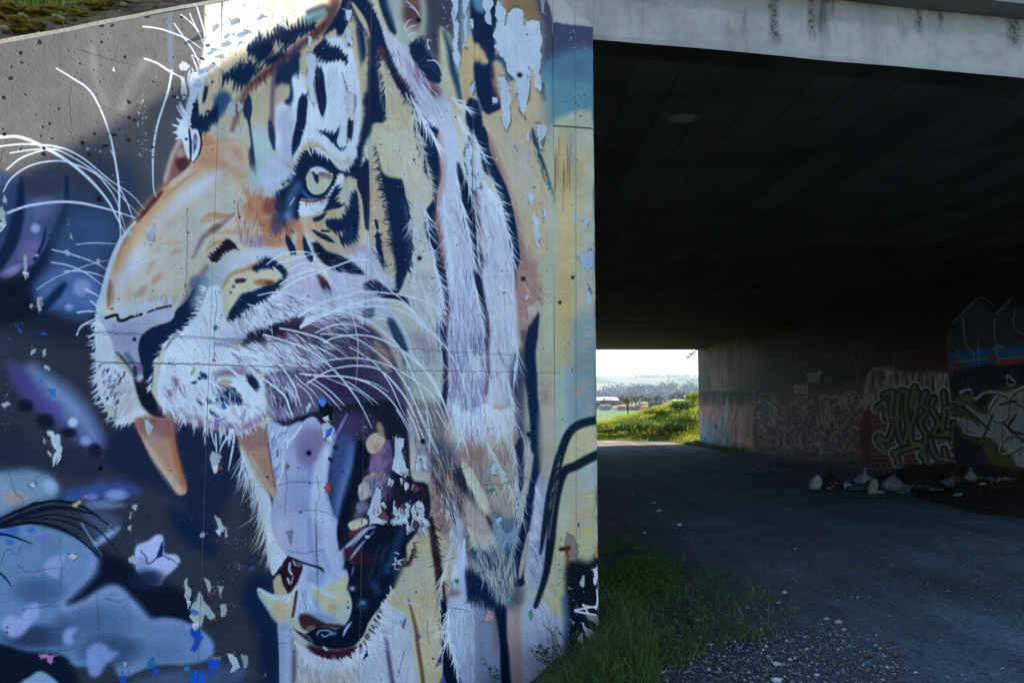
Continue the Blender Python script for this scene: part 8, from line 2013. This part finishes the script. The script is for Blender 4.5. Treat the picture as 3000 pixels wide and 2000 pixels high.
def far_tree(px, pyb, pyt, Y, wpx, mat, lab, n=420, slim=False):
    x, _, zt = at_depth(px, pyt, Y)
    zg = -0.35 if Y > 100 else float(bank_z(x, Y))
    H_ = zt - zg
    w = wpx / FPX * Y
    r = thing('tree', (x, Y, zg), lab, 'tree', 'trees at the edge of the village')
    tr = [tube([(x, Y, zg - .2), (x + .03 * H_, Y, zg + H_ * .45), (x, Y, zg + H_ * .8)], [H_ * .025, H_ * .016, H_ * .005], 6)]
    for k in range(7):
        a = rnd.uniform(0, 6.28)
        tr.append(tube([(x, Y, zg + H_ * rnd.uniform(.25, .5)), (x + math.cos(a) * w * .25, Y + math.sin(a) * w * .25, zg + H_ * rnd.uniform(.5, .8)), (x + math.cos(a) * w * .42, Y + math.sin(a) * w * .4, zg + H_ * rnd.uniform(.7, .95))], [H_ * .012, H_ * .007, H_ * .002], 5))
    obj('trunk', *join(tr), bark, r)
    cl = [leaf_cloud((x + rnd.normal(0, w * .16), Y + rnd.normal(0, w * .12), zg + H_ * rnd.uniform(.55, .72)), (w * .40, w * .38, H_ * .30), n // 4, H_ * (.035 if slim else .055), int(px * 3 + k)) for k in range(4)]
    obj('crown', *join(cl), mat, r)
for a in [(1838, 1224, 1152, 60, 22, tw_olive, 'tall thin bare tree standing in the field behind the bank', 260, True),
          (1862, 1196, 1156, 232, 34, tw_brown, 'brown bare tree left of the tallest brown tree'), (1874, 1196, 1154, 244, 42, tw_brown, 'tallest rounded brown bare tree in the middle of the village'),
          (1850, 1198, 1160, 250, 26, tw_olive, 'olive tinted bare tree behind the tall thin tree'), (1902, 1194, 1156, 240, 34, tw_olive, 'yellow olive tree right of the rounded brown tree'),
          (1920, 1190, 1152, 256, 36, tw_brown, 'rounded brown tree behind the dark brown roof'), (1992, 1172, 1146, 300, 44, tr_dark, 'dark evergreen tree with rounded crown left of the tan warehouse'),
          (1970, 1180, 1150, 290, 26, tw_brown, 'thin bare tree left of the dark evergreen'), (2022, 1166, 1148, 320, 22, tw_brown, 'thin bare tree in front of the tan warehouse'),
          (1792, 1196, 1168, 240, 34, tw_brown, 'low brown tree right of the grey blue house'), (1774, 1196, 1166, 250, 28, tw_brown, 'low brown tree in front of the long grey shed'),
          (1812, 1198, 1170, 246, 26, tw_brown, 'small brown tree above the tiny white house'), (1826, 1196, 1158, 252, 26, tw_brown, 'brown tree just left of the tall thin tree'),
          (1942, 1186, 1164, 262, 30, tw_brown, 'low brown tree behind the grey brown roof'), (1764, 1194, 1172, 262, 22, tw_olive, 'small olive tree at the far left of the village')]:
    far_tree(*a)
# power line across the valley
r = thing('power_line', (20, 210, -.35), 'thin power line on wooden poles crossing in front of the hills', 'power line')
pa, pb = at_depth(1735, 1150, 210), at_depth(2060, 1158, 215)
for p in (pa, pa * .5 + pb * .5, pb):
    obj('pole', *tube([(p[0], p[1], -.4), (p[0], p[1], p[2] + .2)], [.12, .09], 6), bark, r)
wire = [tube([pa * (1 - u) + pb * u - (0, 0, .5 * math.sin(math.pi * ((u * 2) % 1)) + k * .45) for u in np.linspace(0, 1, 17)], .02, 4) for k in range(2)]
obj('wire', *join(wire), simple('wire', (0.05, 0.05, 0.05, 1), (0.07, 0.07, 0.07, 1)), r)
# belt of woodland and the hills
def strip_hill(y0, y1, nx, ny, xa, xb, zf):
    xs, ys = np.linspace(xa, xb, nx), np.linspace(y0, y1, ny)
    X_, Y_ = np.meshgrid(xs, ys, indexing='ij')
    return np.stack([X_, Y_, zf(X_, Y_)], -1).reshape(-1, 3), grid_faces(nx, ny)
def hill_z(x, y):
    s = np.clip((y - 900) / 2300, 0, 1); s = s * s * (3 - 2 * s)
    top = 112 + 9 * fbm(x / 300, y / 900, 121, 3, 1.0) + .010 * (x - 500)
    rise = np.clip((y - 1000) / 300, 0, 1)
    return -0.4 + s * top + rise * (4 + 6 * fbm(x / 160, y / 200, 122, 3, 1.2))
V, F = strip_hill(850, 3600, 140, 80, -1200, 2600, hill_z)
t = NT('hill_fields', 1.0, 0.0)
vz = t.voro(0.006, vec=t.scaled((1, .5, 1)), out='Color')
s_ = t.n('ShaderNodeSeparateColor'); t.l(vz, s_.inputs[0])
c = t.ramp(s_.outputs[0], [(0.0, (0.13, 0.24, 0.06)), (0.35, (0.18, 0.29, 0.08)), (0.36, (0.36, 0.28, 0.20)), (0.6, (0.40, 0.31, 0.22)), (0.61, (0.26, 0.30, 0.12)), (0.85, (0.10, 0.13, 0.06))], 'CONSTANT')
c = t.mix(.35, c, t.ramp(t.noise(.01, 4), [(0.4, (0.08, 0.12, 0.05)), (0.6, (0.24, 0.28, 0.12))]))
t.col(c)
tag(obj('hills', V, F, t.m, smooth=True), kind='structure')
wood_mat = leaf_mat('woodland', (0.02, 0.035, 0.018), (0.045, 0.065, 0.03), .02, .1)
cl = []
for k in range(150):
    x = rnd.uniform(-20, 360); Y = 1180 + rnd.uniform(0, 160)
    u = (x - 120) / 200
    if Y < 1230 and rnd.random() < np.interp(x, [100, 210, 300], [.75, .35, 0]):
        continue
    h = rnd.uniform(9, 15) * np.interp(x, [90, 200, 320], [.8, 1.0, 1.25])
    cl.append(leaf_cloud((x, Y, float(hill_z(x, Y)) + h * .5), (rnd.uniform(8, 15), 10, h), 200, 2.0, 300 + k, -1))
tag(obj('woodland', *join(cl), wood_mat), kind='stuff')
cl = []
for k in range(90):
    x = rnd.uniform(250, 900); Y = 3050 + rnd.uniform(-60, 60)
    cl.append(leaf_cloud((x, Y, float(hill_z(x, Y)) + 3), (26, 20, 6 + 5 * rnd.random()), 30, 4.5, 700 + k, -1))
tag(obj('ridge_woodland', *join(cl), wood_mat), kind='stuff')
for k in range(16):
    pass

# ---------------------------------------------------------------- foot of the wall: grass, weeds, gravel
def on_ground(px, py, z=0.0):
    p = hit(px, py, (0, 0, z), ZV)
    for _ in range(3):
        p = hit(px, py, (0, 0, float(ground_z(p[0], p[1]))), ZV)
    return p
def scatter(poly, n, jit=0.0):
    q = np.array(poly, float)
    lo, hi = q.min(0), q.max(0)
    out = []
    while len(out) < n:
        p = rnd.uniform(lo, hi)
        ins, j = False, len(q) - 1
        for i in range(len(q)):
            if (q[i, 1] > p[1]) != (q[j, 1] > p[1]) and p[0] < (q[j, 0] - q[i, 0]) * (p[1] - q[i, 1]) / (q[j, 1] - q[i, 1]) + q[i, 0]:
                ins = not ins
            j = i
        if ins:
            g_ = hit(p[0], p[1], (0, 0, 0.0), ZV)
            g_[2] = ground_z(g_[0], g_[1])
            out.append(g_)
    return np.array(out)
P1 = scatter([(1762, 1640), (1830, 1580), (1900, 1590), (1960, 1650), (1965, 1720), (1920, 1790), (1850, 1800), (1790, 1760)], 2600)
P1[:, :2] += rnd.normal(0, .10, (len(P1), 2))
P1 = P1[(fbm(P1[:, 0], P1[:, 1], 130, 3, 4.0) > -.35) & (P1[:, 0] > XL + .03)]
tag(obj('grass_clump', *grass_mesh(P1, None, .03, .11, .009, 1.1), leaf_mat('clover_green', (0.022, 0.075, 0.008), (0.075, 0.18, 0.018), 5, .3)), kind='stuff')
P2 = np.concatenate([scatter([(1745, 1790), (1830, 1790), (1900, 1860), (1940, 2010), (1905, 2090), (1640, 2090), (1600, 2000), (1700, 1960), (1752, 1900)], 3000), scatter([(1560, 2000), (1640, 1985), (1700, 1960), (1752, 1900), (1752, 1980), (1700, 2100), (1500, 2100)], 1600)])
m_ = ((P2 - A) @ WNRM < -.02) | (P2[:, 0] > XL + .02)
m_ &= ~((P2[:, 0] < XL + .01) & ((P2 - B) @ ENRM > -.02))
P2 = P2[m_]
tag(obj('tall_grass', *grass_mesh(P2, None, .10, .30, .007, .9), grass_dark), kind='stuff')
tag(obj('dry_blades', *grass_mesh(P2[rnd.random(len(P2)) < .14], None, .12, .30, .006, 1.2), grass_dry), kind='stuff')
P3 = np.concatenate([scatter([(1960, 1640), (2080, 1620), (2200, 1700), (2350, 1800), (2300, 1880), (2100, 1900), (1960, 1990), (1900, 1860), (1940, 1740)], 2300), scatter([(2240, 1600), (2300, 1680), (2330, 1700), (2260, 1640)], 60), scatter([(1762, 1560), (1800, 1540), (1900, 1570), (1770, 1640)], 260)])
keep = fbm(P3[:, 0], P3[:, 1], 131, 3, 3.0) > -.1
tag(obj('sparse_grass', *grass_mesh(P3[keep], None, .03, .10, .006, 1.0), grass_dark), kind='stuff')
nl_ = np.concatenate([P1[rnd.integers(0, len(P1), 2600)], P3[rnd.integers(0, len(P3), 1500)]]) + rnd.normal(0, .03, (4100, 3)) * (1, 1, 0)
a_ = rnd.normal(0, 1, (4100, 3)) * (1, 1, .35); a_ /= np.linalg.norm(a_, axis=1, keepdims=True); b_ = np.cross(a_, ZV + rnd.normal(0, .4, (4100, 3))); s_2 = rnd.uniform(.006, .016, (4100, 1))
c_2 = nl_ + np.array([0, 0, 1]) * rnd.uniform(.01, .07, (4100, 1))
tag(obj('clover_leaves', np.stack([c_2 - a_ * s_2, c_2 + b_ * s_2 * .7, c_2 + a_ * s_2, c_2 - b_ * s_2 * .7], 1).reshape(-1, 3), [list(q) for q in np.arange(4100 * 4).reshape(-1, 4)], leaf_mat('clover_leaf', (0.03, 0.085, 0.012), (0.09, 0.20, 0.03), 6, .3)), kind='stuff')
tag(obj('dry_blades', *grass_mesh(P3[rnd.random(len(P3)) < .22], None, .05, .16, .005, 1.6), grass_dry), kind='stuff')
# gravel: joined small stones in four tones
def stones(P, smin, smax):
    n = len(P)
    o = np.array([(1, 0, 0), (0, 1, 0), (-1, 0, 0), (0, -1, 0), (0, 0, .7), (0, 0, -.5)], float)
    f = np.array([(0, 1, 4), (1, 2, 4), (2, 3, 4), (3, 0, 4), (1, 0, 5), (2, 1, 5), (3, 2, 5), (0, 3, 5)])
    s = smin * (smax / smin) ** rnd.random(n) ** 2.2
    an = rnd.uniform(0, 6.28, n)
    v = o[None] * rnd.uniform(.6, 1.3, (n, 6, 1)) * s[:, None, None] * rnd.uniform(.6, 1.3, (n, 1, 3))
    c, sn = np.cos(an)[:, None], np.sin(an)[:, None]
    x = v[..., 0] * c - v[..., 1] * sn; y = v[..., 0] * sn + v[..., 1] * c
    V = np.stack([x, y, v[..., 2]], -1) + P[:, None] + np.array([0, 0, 1]) * (s * .3)[:, None, None]
    F = (np.arange(n)[:, None, None] * 6 + f[None]).reshape(-1, 3)
    mi = np.repeat(rnd.choice(5, n, p=[.40, .31, .17, .05, .07]), 8)
    return V.reshape(-1, 3), F, mi
stone_mats = [simple('gravel_' + nm, a, b, 20, .85) for nm, a, b in (('grey', (.06, .066, .075, 1), (.11, .12, .135, 1)), ('dark', (.045, .045, .045, 1), (.08, .08, .08, 1)), ('pale', (.14, .15, .17, 1), (.23, .25, .27, 1)), ('white', (.30, .31, .33, 1), (.48, .49, .50, 1)), ('rust', (.14, .07, .04, 1), (.22, .12, .07, 1)))]
PG1 = np.concatenate([scatter([(1880, 2060), (1950, 1960), (2150, 1890), (2330, 1850), (2460, 1850), (2580, 1880), (2660, 1930), (2640, 2060)], 9000), scatter([(2000, 1760), (2450, 1780), (2560, 1900), (2300, 1900), (2000, 1960)], 900)])
PG1[:, :2] += rnd.normal(0, .10, (len(PG1), 2)) * (rnd.random((len(PG1), 1)) < .5)
PG1[:, 2] = ground_z(PG1[:, 0], PG1[:, 1])
V, F, mi = stones(PG1, .003, .016)
tag(obj('gravel_heap', V, F, stone_mats, mi=mi), kind='stuff')
PG2 = np.concatenate([scatter([(1780, 1420), (2300, 1440), (2700, 1500), (3050, 1500), (3050, 2060), (2600, 2060), (2300, 1780), (1960, 1640)], 2600), scatter([(2050, 1560), (3050, 1560), (3050, 1800), (2300, 1740)], 2600)])
V, F, mi = stones(PG2, .003, .011)
tag(obj('road_gravel', V, F, stone_mats, mi=mi), kind='stuff')
bs = []
for _ in range(800):
    i, j = int(rnd.integers(0, nu)), int(min(nv - 1, abs(rnd.normal(0, 7))))
    bs.append(V_bank[i, j] + rnd.normal(0, .02, 3) * (1, 1, .2))
tan_mats = [simple('bank_pebble_' + nm, a, b, 20, .9) for nm, a, b in (('tan', (.26, .20, .12, 1), (.42, .34, .22, 1)), ('brown', (.12, .08, .045, 1), (.22, .15, .08, 1)), ('pale', (.40, .33, .22, 1), (.55, .47, .34, 1)), ('grey', (.2, .17, .13, 1), (.3, .26, .21, 1)), ('rust', (.3, .15, .04, 1), (.42, .24, .06, 1)))]
V, F, mi = stones(np.array(bs), .006, .035)
tag(obj('bank_pebbles', V, F, tan_mats, mi=mi), kind='stuff')
st = []
for _ in range(70):
    i, j = int(rnd.integers(0, nu)), int(min(nv - 1, abs(rnd.normal(0, 6))))
    p = V_bank[i, j]; d = rnd.normal(0, 1, 3); d[2] = abs(d[2]) * .8 + .2; d *= rnd.uniform(.05, .2) / np.linalg.norm(d)
    st.append(tube([p, p + d * .5, p + d + rnd.normal(0, .01, 3)], [.002, .0016, .001], 4))
tag(obj('dry_stems', *join(st), grass_dry), kind='stuff')
# larger pale stones and scraps one can pick out
pale = simple('pale_stone', (.30, .31, .32, 1), (.52, .53, .54, 1), 24, .8, .003)
for k, (px, py, r, lab) in enumerate([(2299, 1736, .030, 'flat white stone at the grass edge, left of the gravel patch'), (2280, 1766, .024, 'upright white stone just below the flat white stone'), (2456, 1823, .030, 'largest white stone on the bare dirt above the gravel patch'),
        (2420, 1813, .018, 'small round white stone left of the largest white stone'), (2472, 1844, .018, 'pair of pale pebbles below the largest white stone'), (2276, 1947, .034, 'pale stone sunk in the left side of the gravel patch'), (2393, 1978, .024, 'round pale stone in the middle of the gravel patch near the frame bottom'),
        (2271, 1995, .036, 'big pale stone at the bottom edge below the gravel patch'), (2329, 1608, .022, 'pale blue pebble alone in the middle of the road'), (2495, 1748, .014, 'small white pebble on the bare dirt right of the grass'), (2512, 1750, .014, 'tiny white pebble at the right of its twin on bare dirt'),
        (1917, 1474, .05, 'dull pale lump on the dark earth inside the tunnel'), (1930, 1497, .045, 'flat pale scrap on dark earth below the dull lump'), (1888, 1561, .03, 'long flat pale chip above the green grass clump'), (1853, 1449, .022, 'bright white chip nearest the left wall in the tunnel'), (2044, 1817, .024, 'white stone amid the sparse grass'), (2078, 1890, .024, 'whitish stone left of the gravel patch among grass'), (1990, 1538, .04, 'long pale chip on dark earth right of the grass clump')]):
    p = on_ground(px, py)
    r *= .72
    v, f = blob_mesh(r, 200 + k, 1, .42, 2.2, (1.3, 1.0, .6))
    tag(obj('stone', v + p + (0, 0, r * .3), f, pale, at=tuple(p)), lab, 'stone', 'pale stones on the ground')
leaf_brown = simple('dead_leaf', (.10, .05, .03, 1), (.2, .10, .05, 1), 20, .9)
for k, (px, py, lab) in enumerate([(2842, 1627, 'dark dead leaf lying on the road at the right'), (2823, 1637, 'small dead leaf just left of the darker one'), (2545, 1928, 'brown dead leaf at the right tip of the gravel patch'), (2628, 1926, 'reddish dead leaf right of the gravel patch'), (2509, 1675, 'faint dead leaf in the middle of the road')]):
    p = on_ground(px, py)
    a = rnd.uniform(0, 3)
    u, v = np.meshgrid(np.linspace(-1, 1, 5), np.linspace(-1, 1, 4), indexing='ij')
    wv = (1 - np.abs(u) ** 1.6) * .5
    V = np.stack([u * .05, v * wv * .04, .012 + .012 * v ** 2 + .01 * u], -1).reshape(-1, 3)
    V = np.stack([V[:, 0] * math.cos(a) - V[:, 1] * math.sin(a), V[:, 0] * math.sin(a) + V[:, 1] * math.cos(a), V[:, 2]], 1)
    tag(obj('dead_leaf', V + p, grid_faces(5, 4), leaf_brown, at=tuple(p)), lab, 'leaf', 'dead leaves on the road')
# weeds against the wall
weed_leaf = leaf_mat('weed_leaf', (0.03, 0.075, 0.02), (0.07, 0.15, 0.035), 12, .3)
def weed(px, py, pyt, nl, size, lab, seed_head=False):
    Yw = hit(px, 1500, A, WNRM)
    base = Yw - WNRM * .10; base[2] = ground_z(base[0], base[1])
    top = hit(px, pyt, base, WNRM)
    r = thing('weed', tuple(base), lab, 'weed')
    st = []; lv = []
    for k in range(5 if not seed_head else 3):
        e = top + rnd.normal(0, .05, 3) * (1, .6, .8)
        st.append(tube([base + rnd.normal(0, .02, 3) * (1, 1, 0), base * .5 + e * .5 + rnd.normal(0, .02, 3), e], [.004, .003, .0015], 5))
        for q in range(nl):
            u = rnd.uniform(.35, 1)
            p = base * (1 - u) + e * u
            a = rnd.uniform(0, 6.28); d = np.array([math.cos(a), math.sin(a), rnd.uniform(-.1, .5)]); s = np.cross(d, ZV); s /= np.linalg.norm(s)
            L_ = size * rnd.uniform(.6, 1.2)
            if seed_head:
                lv.append((np.array([p, p + d * L_ * .5 + s * L_ * .06, p + d * L_ + (0, 0, L_ * .4), p + d * L_ * .5 - s * L_ * .06]), [[0, 1, 2, 3]]))
            else:
                c_ = p + d * L_ * .75
                an = np.linspace(0, 6.28, 8, endpoint=False)
                lv.append((np.array([c_ + d * math.cos(w) * L_ * .5 + s * math.sin(w) * L_ * .45 + ZV * .12 * L_ * math.cos(2 * w) for w in an]), [list(range(8))]))
                st.append(tube([p, p + d * L_ * .3], .0015, 4))
    obj('stem', *join(st), grass_dark, r)
    tag(obj('seed_head' if seed_head else 'leaf', *join(lv), grass_dry if seed_head else weed_leaf, r), kind='stuff')
weed(1588, 1930, 1880, 4, .036, 'round leaved weed climbing against the foot of the mural')
weed(1612, 1930, 1836, 7, .05, 'dry feathery grass head in front of the mural foot', True)
weed(1660, 1930, 1880, 4, .03, 'leafy dark weed beside the pier foot', False)
weed(1742, 1930, 1860, 4, .03, 'pale green weed at the corner of the pier', False)
weed(1450, 1990, 1975, 4, .03, 'tiny weed peeping over the bottom edge below the stripes', False)

# ---------------------------------------------------------------- rubbish by the right-hand wall
def mound_h(x, y):
    d = XR - x
    w = np.interp(y, [10.0, 11, 12.6, 14.5, 16.2, 17.6], [1.5, 1.9, 1.75, 1.5, .8, .15]) * (1 + .16 * fbm(y, y * 0, 140, 3, 2.0))
    u = np.clip(1 - d / np.maximum(w, .05), 0, 1)
    hh = np.interp(y, [9.5, 11, 13, 15, 16.5, 17.6], [.20, .26, .30, .30, .18, 0])
    return hh * u * (3 - 2 * u) * u * 1.6 + .05 * u * fbm(x, y, 141, 4, 3.0) - .03 * (u <= 0)
mx, my = np.linspace(XR - 2.6, XR - .005, 60), np.linspace(9.0, 18, 150)
MX, MY = np.meshgrid(mx, my, indexing='ij')
V = np.stack([MX, MY, ground_z(MX, MY) + mound_h(MX, MY)], -1).reshape(-1, 3)
t = NT('dark_debris', 0.95, 0.15)
t.col(t.ramp(t.noise(14, 6, 0.75), [(0.35, (0.014, 0.011, 0.010)), (0.6, (0.045, 0.033, 0.026)), (0.8, (0.09, 0.06, 0.045))]))
t.bump(t.noise(40, 5, .8), .03)
tag(obj('debris_heap', V, grid_faces(60, 150), t.m, smooth=True), kind='stuff')
cl = []
for k in range(520):
    y = rnd.uniform(10.2, 17.0); x = XR - abs(rnd.normal(0, .75)) - .05
    z = float(ground_z(x, y) + mound_h(x, y)) + .01
    a = rnd.uniform(0, 3.14); L_ = rnd.uniform(.04, .22)
    d = np.array([math.cos(a), math.sin(a), rnd.normal(0, .25)]) * L_
    cl.append(tube([(x, y, z), np.array([x, y, z + .01]) + d * .5, np.array([x, y, z]) + d], [.006, .005, .003], 4))
tag(obj('twig_litter', *join(cl), simple('litter_twig', (.035, .022, .016, 1), (.10, .06, .04, 1), 10, .95)), kind='stuff')
def mound_pt(px, py, Y):
    p = at_depth(px, py, Y)
    return np.array([p[0], p[1], float(ground_z(p[0], p[1]) + np.maximum(mound_h(p[0], p[1]), 0))])
def bag(px, py, Y, r, mat, lab, squash=(1, 1, .8), seed=0, knot=True, cat='bag', name='rubbish_bag', lean=0):
    p = mound_pt(px, py, Y)
    th = thing(name, tuple(p), lab, cat)
    v, f = blob_mesh(1.0, seed, 4, .16, 1.4, (1, 1, 1))
    cr = np.abs(fbm(v[:, 0] * 2 + v[:, 2], v[:, 1] * 2 - v[:, 2], seed + 5, 4, 2.2))
    v = v * (1 - .20 * (1 - np.clip(cr * 1.6, 0, 1)))[:, None]
    cr2 = np.abs(fbm(v[:, 0] * 2 - v[:, 2] * 1.5, v[:, 1] * 2 + v[:, 2], seed + 9, 4, 4.5))
    v = v * (1 - .09 * (1 - np.clip(cr2 * 1.5, 0, 1)))[:, None]
    v[:, 0] += .22 * fbm(v[:, 1], v[:, 2], seed + 2, 2, 1.5); v[:, 1] += .2 * fbm(v[:, 0], v[:, 2], seed + 3, 2, 1.5); v[:, 2] += .16 * fbm(v[:, 0], v[:, 1], seed + 4, 3, 1.8)
    tz = np.clip((v[:, 2] - .35) / .65, 0, 1)
    v[:, :2] *= (1 - (.6 if knot else .25) * tz ** 1.2)[:, None]
    v[:, 2] += (.22 if knot else .05) * tz
    v[:, 2] = np.maximum(v[:, 2], -.55)
    v = v * np.array(squash) * r
    v[:, 0] += lean * v[:, 2]
    obj('sack', v + p + (0, 0, .5 * r * squash[2]), f, mat, th, smooth=True)
    if knot:
        top = p + (lean * 1.1 * r, 0, r * squash[2] * 1.62)
        kn = []
        for k in range(6):
            a = k * 1.05 + rnd.uniform(-.2, .2)
            w = .10 * r
            d = np.array([math.cos(a), math.sin(a), 0])
            s = np.array([-d[1], d[0], 0])
            kn.append((np.array([top + s * w * .3 - (0, 0, .06 * r), top - s * w * .3 - (0, 0, .06 * r), top + d * .22 * r - s * w * 1.3 + (0, 0, rnd.uniform(.1, .3) * r), top + d * .25 * r + s * w * 1.3 + (0, 0, rnd.uniform(.1, .3) * r)]), [[0, 1, 2, 3]]))
        obj('knot', *join(kn), mat, th)
def plastic(name, a, b, rough=.35):
    return simple(name, a, b, 6, rough, .004, .5)
black_p = plastic('black_plastic', (.012, .012, .014, 1), (.03, .03, .034, 1))
white_p = plastic('white_plastic', (.20, .195, .19, 1), (.36, .35, .34, 1), .5)
blue_p = plastic('blue_white_plastic', (.10, .15, .23, 1), (.28, .34, .42, 1), .4)
grey_p = plastic('grey_plastic', (.08, .08, .085, 1), (.17, .17, .175, 1), .5)
tan_p = plastic('tan_paper', (.18, .15, .12, 1), (.30, .25, .21, 1), .8)
dull_p = plastic('dull_blue_plastic', (.03, .045, .065, 1), (.075, .095, .12, 1), .5)
bag(2430, 1410, 14.6, .23, black_p, 'black rubbish bag at the left end of the heap', (1.05, 1, .85), 1)
bag(2391, 1414, 14.5, .13, white_p, 'crumpled white sack leaning on the left of the black bag', (.85, .8, 1.35), 2, False, lean=.2)
bag(2432, 1372, 15.2, .09, tan_p, 'pale paper twist sticking up behind the black bag', (.7, .6, 1.4), 3, False, lean=.3)
bag(2530, 1385, 14.9, .20, blue_p, 'peaked blue white bag, tallest on the heap', (1.0, .9, 1.05), 4, lean=.15)
bag(2478, 1404, 14.7, .15, blue_p, 'flattened pale blue bag right of the black bag', (1.3, .9, .5), 5, False)
bag(2512, 1425, 14.4, .13, dull_p, 'dark blue flat bag in front of the peaked bag', (1.7, .8, .45), 6, False)
bag(2616, 1400, 14.4, .20, grey_p, 'large dull grey bag right of the peaked blue white bag', (1.15, .9, .85), 7)
bag(2560, 1446, 13.7, .13, tan_p, 'torn beige paper sack standing at the front of the heap', (.75, .6, 1.5), 8, False, lean=.25)
bag(2575, 1424, 13.8, .07, white_p, 'small white scrap of bag on top of the beige sack', (1.5, .8, .6), 9, False)
bag(2790, 1390, 13.4, .19, dull_p, 'dull blue grey bag slumped below the green lettering', (1.4, .9, .7), 10)
bag(2845, 1385, 13.0, .12, grey_p, 'grey pointed bag at the right under the silver letters', (.9, .8, 1.1), 12)
bag(2662, 1430, 13.9, .08, dull_p, 'small upright blue scrap in the middle of the heap', (.5, .5, 1.5), 13, False)
for k, (px, py, Y, lab) in enumerate([(2433, 1431, 14.4, 'tiny white scrap at the heap foot below the black bag'), (2808, 1466, 12.6, 'white scrap on the road edge under the slumped bag'), (2880, 1467, 12.6, 'whitish scrap at the right foot of the heap'), (2238, 1334, 20.0, 'crushed clear bottle lying by the far part of the wall'), (2222, 1332, 20.4, 'white crumpled cup by the far part of the wall'), (2270, 1336, 19.6, 'small pale scrap right of the crushed bottle')]):
    p = at_depth(px, py, Y); p[2] = float(ground_z(p[0], p[1]) + max(float(mound_h(p[0], p[1])), 0)) + .02
    v, f = blob_mesh(.045, 400 + k, 2, .35, 2.0, (1.6, .8, .5))
    tag(obj('litter', v + p, f, white_p, at=tuple(p)), lab, 'litter', 'scraps of litter by the wall')
# crumpled paper and film among the rubbish
for k, (px, py, Y, w, m_, lab) in enumerate([(2455, 1396, 14.8, .16, white_p, 'crumpled pale sheet between the black bag and the flattened blue bag'), (2550, 1404, 14.6, .2, dull_p, 'dark blue film draped below the peaked bag'), (2590, 1390, 14.6, .14, blue_p, 'light blue torn film beside the large dull grey bag'), (2650, 1410, 14.2, .18, tan_p, 'tan cardboard piece right of the large dull grey bag'),
        (2705, 1405, 13.9, .15, dull_p, 'dull sheet lying on the dark heap under the bricks'), (2740, 1425, 13.5, .12, grey_p, 'grey torn paper in the dark middle of the heap'), (2640, 1446, 13.4, .13, dull_p, 'dark scrap sheet at the front edge of the heap right of the beige sack'), (2820, 1415, 13.0, .16, black_p, 'black film half buried right of the slumped bag'), (2900, 1425, 12.6, .14, dull_p, 'bluish torn film at the right of the heap'), (2950, 1440, 12.3, .12, tan_p, 'brownish card scrap at the right end of the heap')]):
    p = mound_pt(px, py, Y)
    u, v = np.meshgrid(np.linspace(-1, 1, 9), np.linspace(-1, 1, 8), indexing='ij')
    a = rnd.uniform(0, 3.1)
    zc = .5 + .38 * fbm(u, v, 500 + k, 4, 2.6) + .3 * u * v
    V = np.stack([(u * math.cos(a) - v * .7 * math.sin(a)) * w * (1 + .15 * fbm(v, u, 520 + k, 2, 2)), (u * math.sin(a) + v * .7 * math.cos(a)) * w, np.abs(zc) * w * .9], -1).reshape(-1, 3)
    o = obj('scrap_sheet', V + p, grid_faces(9, 8), m_, at=tuple(p))
    o.modifiers.new('thickness', 'SOLIDIFY').thickness = .002
    tag(o, lab, 'litter')
# rubble and weeds at the far corner of the wall
pts = np.stack([rnd.uniform(8.3, 9.2, 700), rnd.uniform(27, 35.5, 700), np.zeros(700)], 1); pts[:, 2] = ground_z(pts[:, 0], pts[:, 1])
tag(obj('wall_foot_grass', *grass_mesh(pts, None, .08, .25, .03, .7), bank_mix), kind='stuff')
for k, (x, y, r) in enumerate([(8.75, 32.6, .22), (8.5, 33.2, .16), (8.95, 33.9, .18)]):
    z = float(ground_z(x, y))
    v, f = blob_mesh(r, 450 + k, 2, .3, 1.6, (1.2, 1, .7))
    tag(obj('rubble_block', v + (x, y, z + r * .3), f, rock_mat, at=(x, y, z)), ['largest grey rubble lump at the foot of the flame coloured panel', 'smaller rubble lump left of the largest one', 'rubble lump nearest the tunnel mouth corner'][k], 'rubble', 'rubble at the far wall corner')

# ---------------------------------------------------------------- air between here and the hills
hv, hf = box((700, 1750, 61.5), (4600, 4000, 126))
haze = obj('haze', hv, hf, None or bpy.data.materials.new('haze_air'))
hm = haze.data.materials[0]
hm.use_nodes = True
hn = hm.node_tree
hn.nodes.remove(hn.nodes['Principled BSDF'])
pv = hn.nodes.new('ShaderNodeVolumePrincipled')
pv.inputs['Color'].default_value = (0.62, 0.78, 1.0, 1)
pv.inputs['Density'].default_value = 0.00016
pv.inputs['Anisotropy'].default_value = 0.2
hn.links.new(pv.outputs[0], hn.nodes['Material Output'].inputs['Volume'])
tag(haze, kind='stuff')
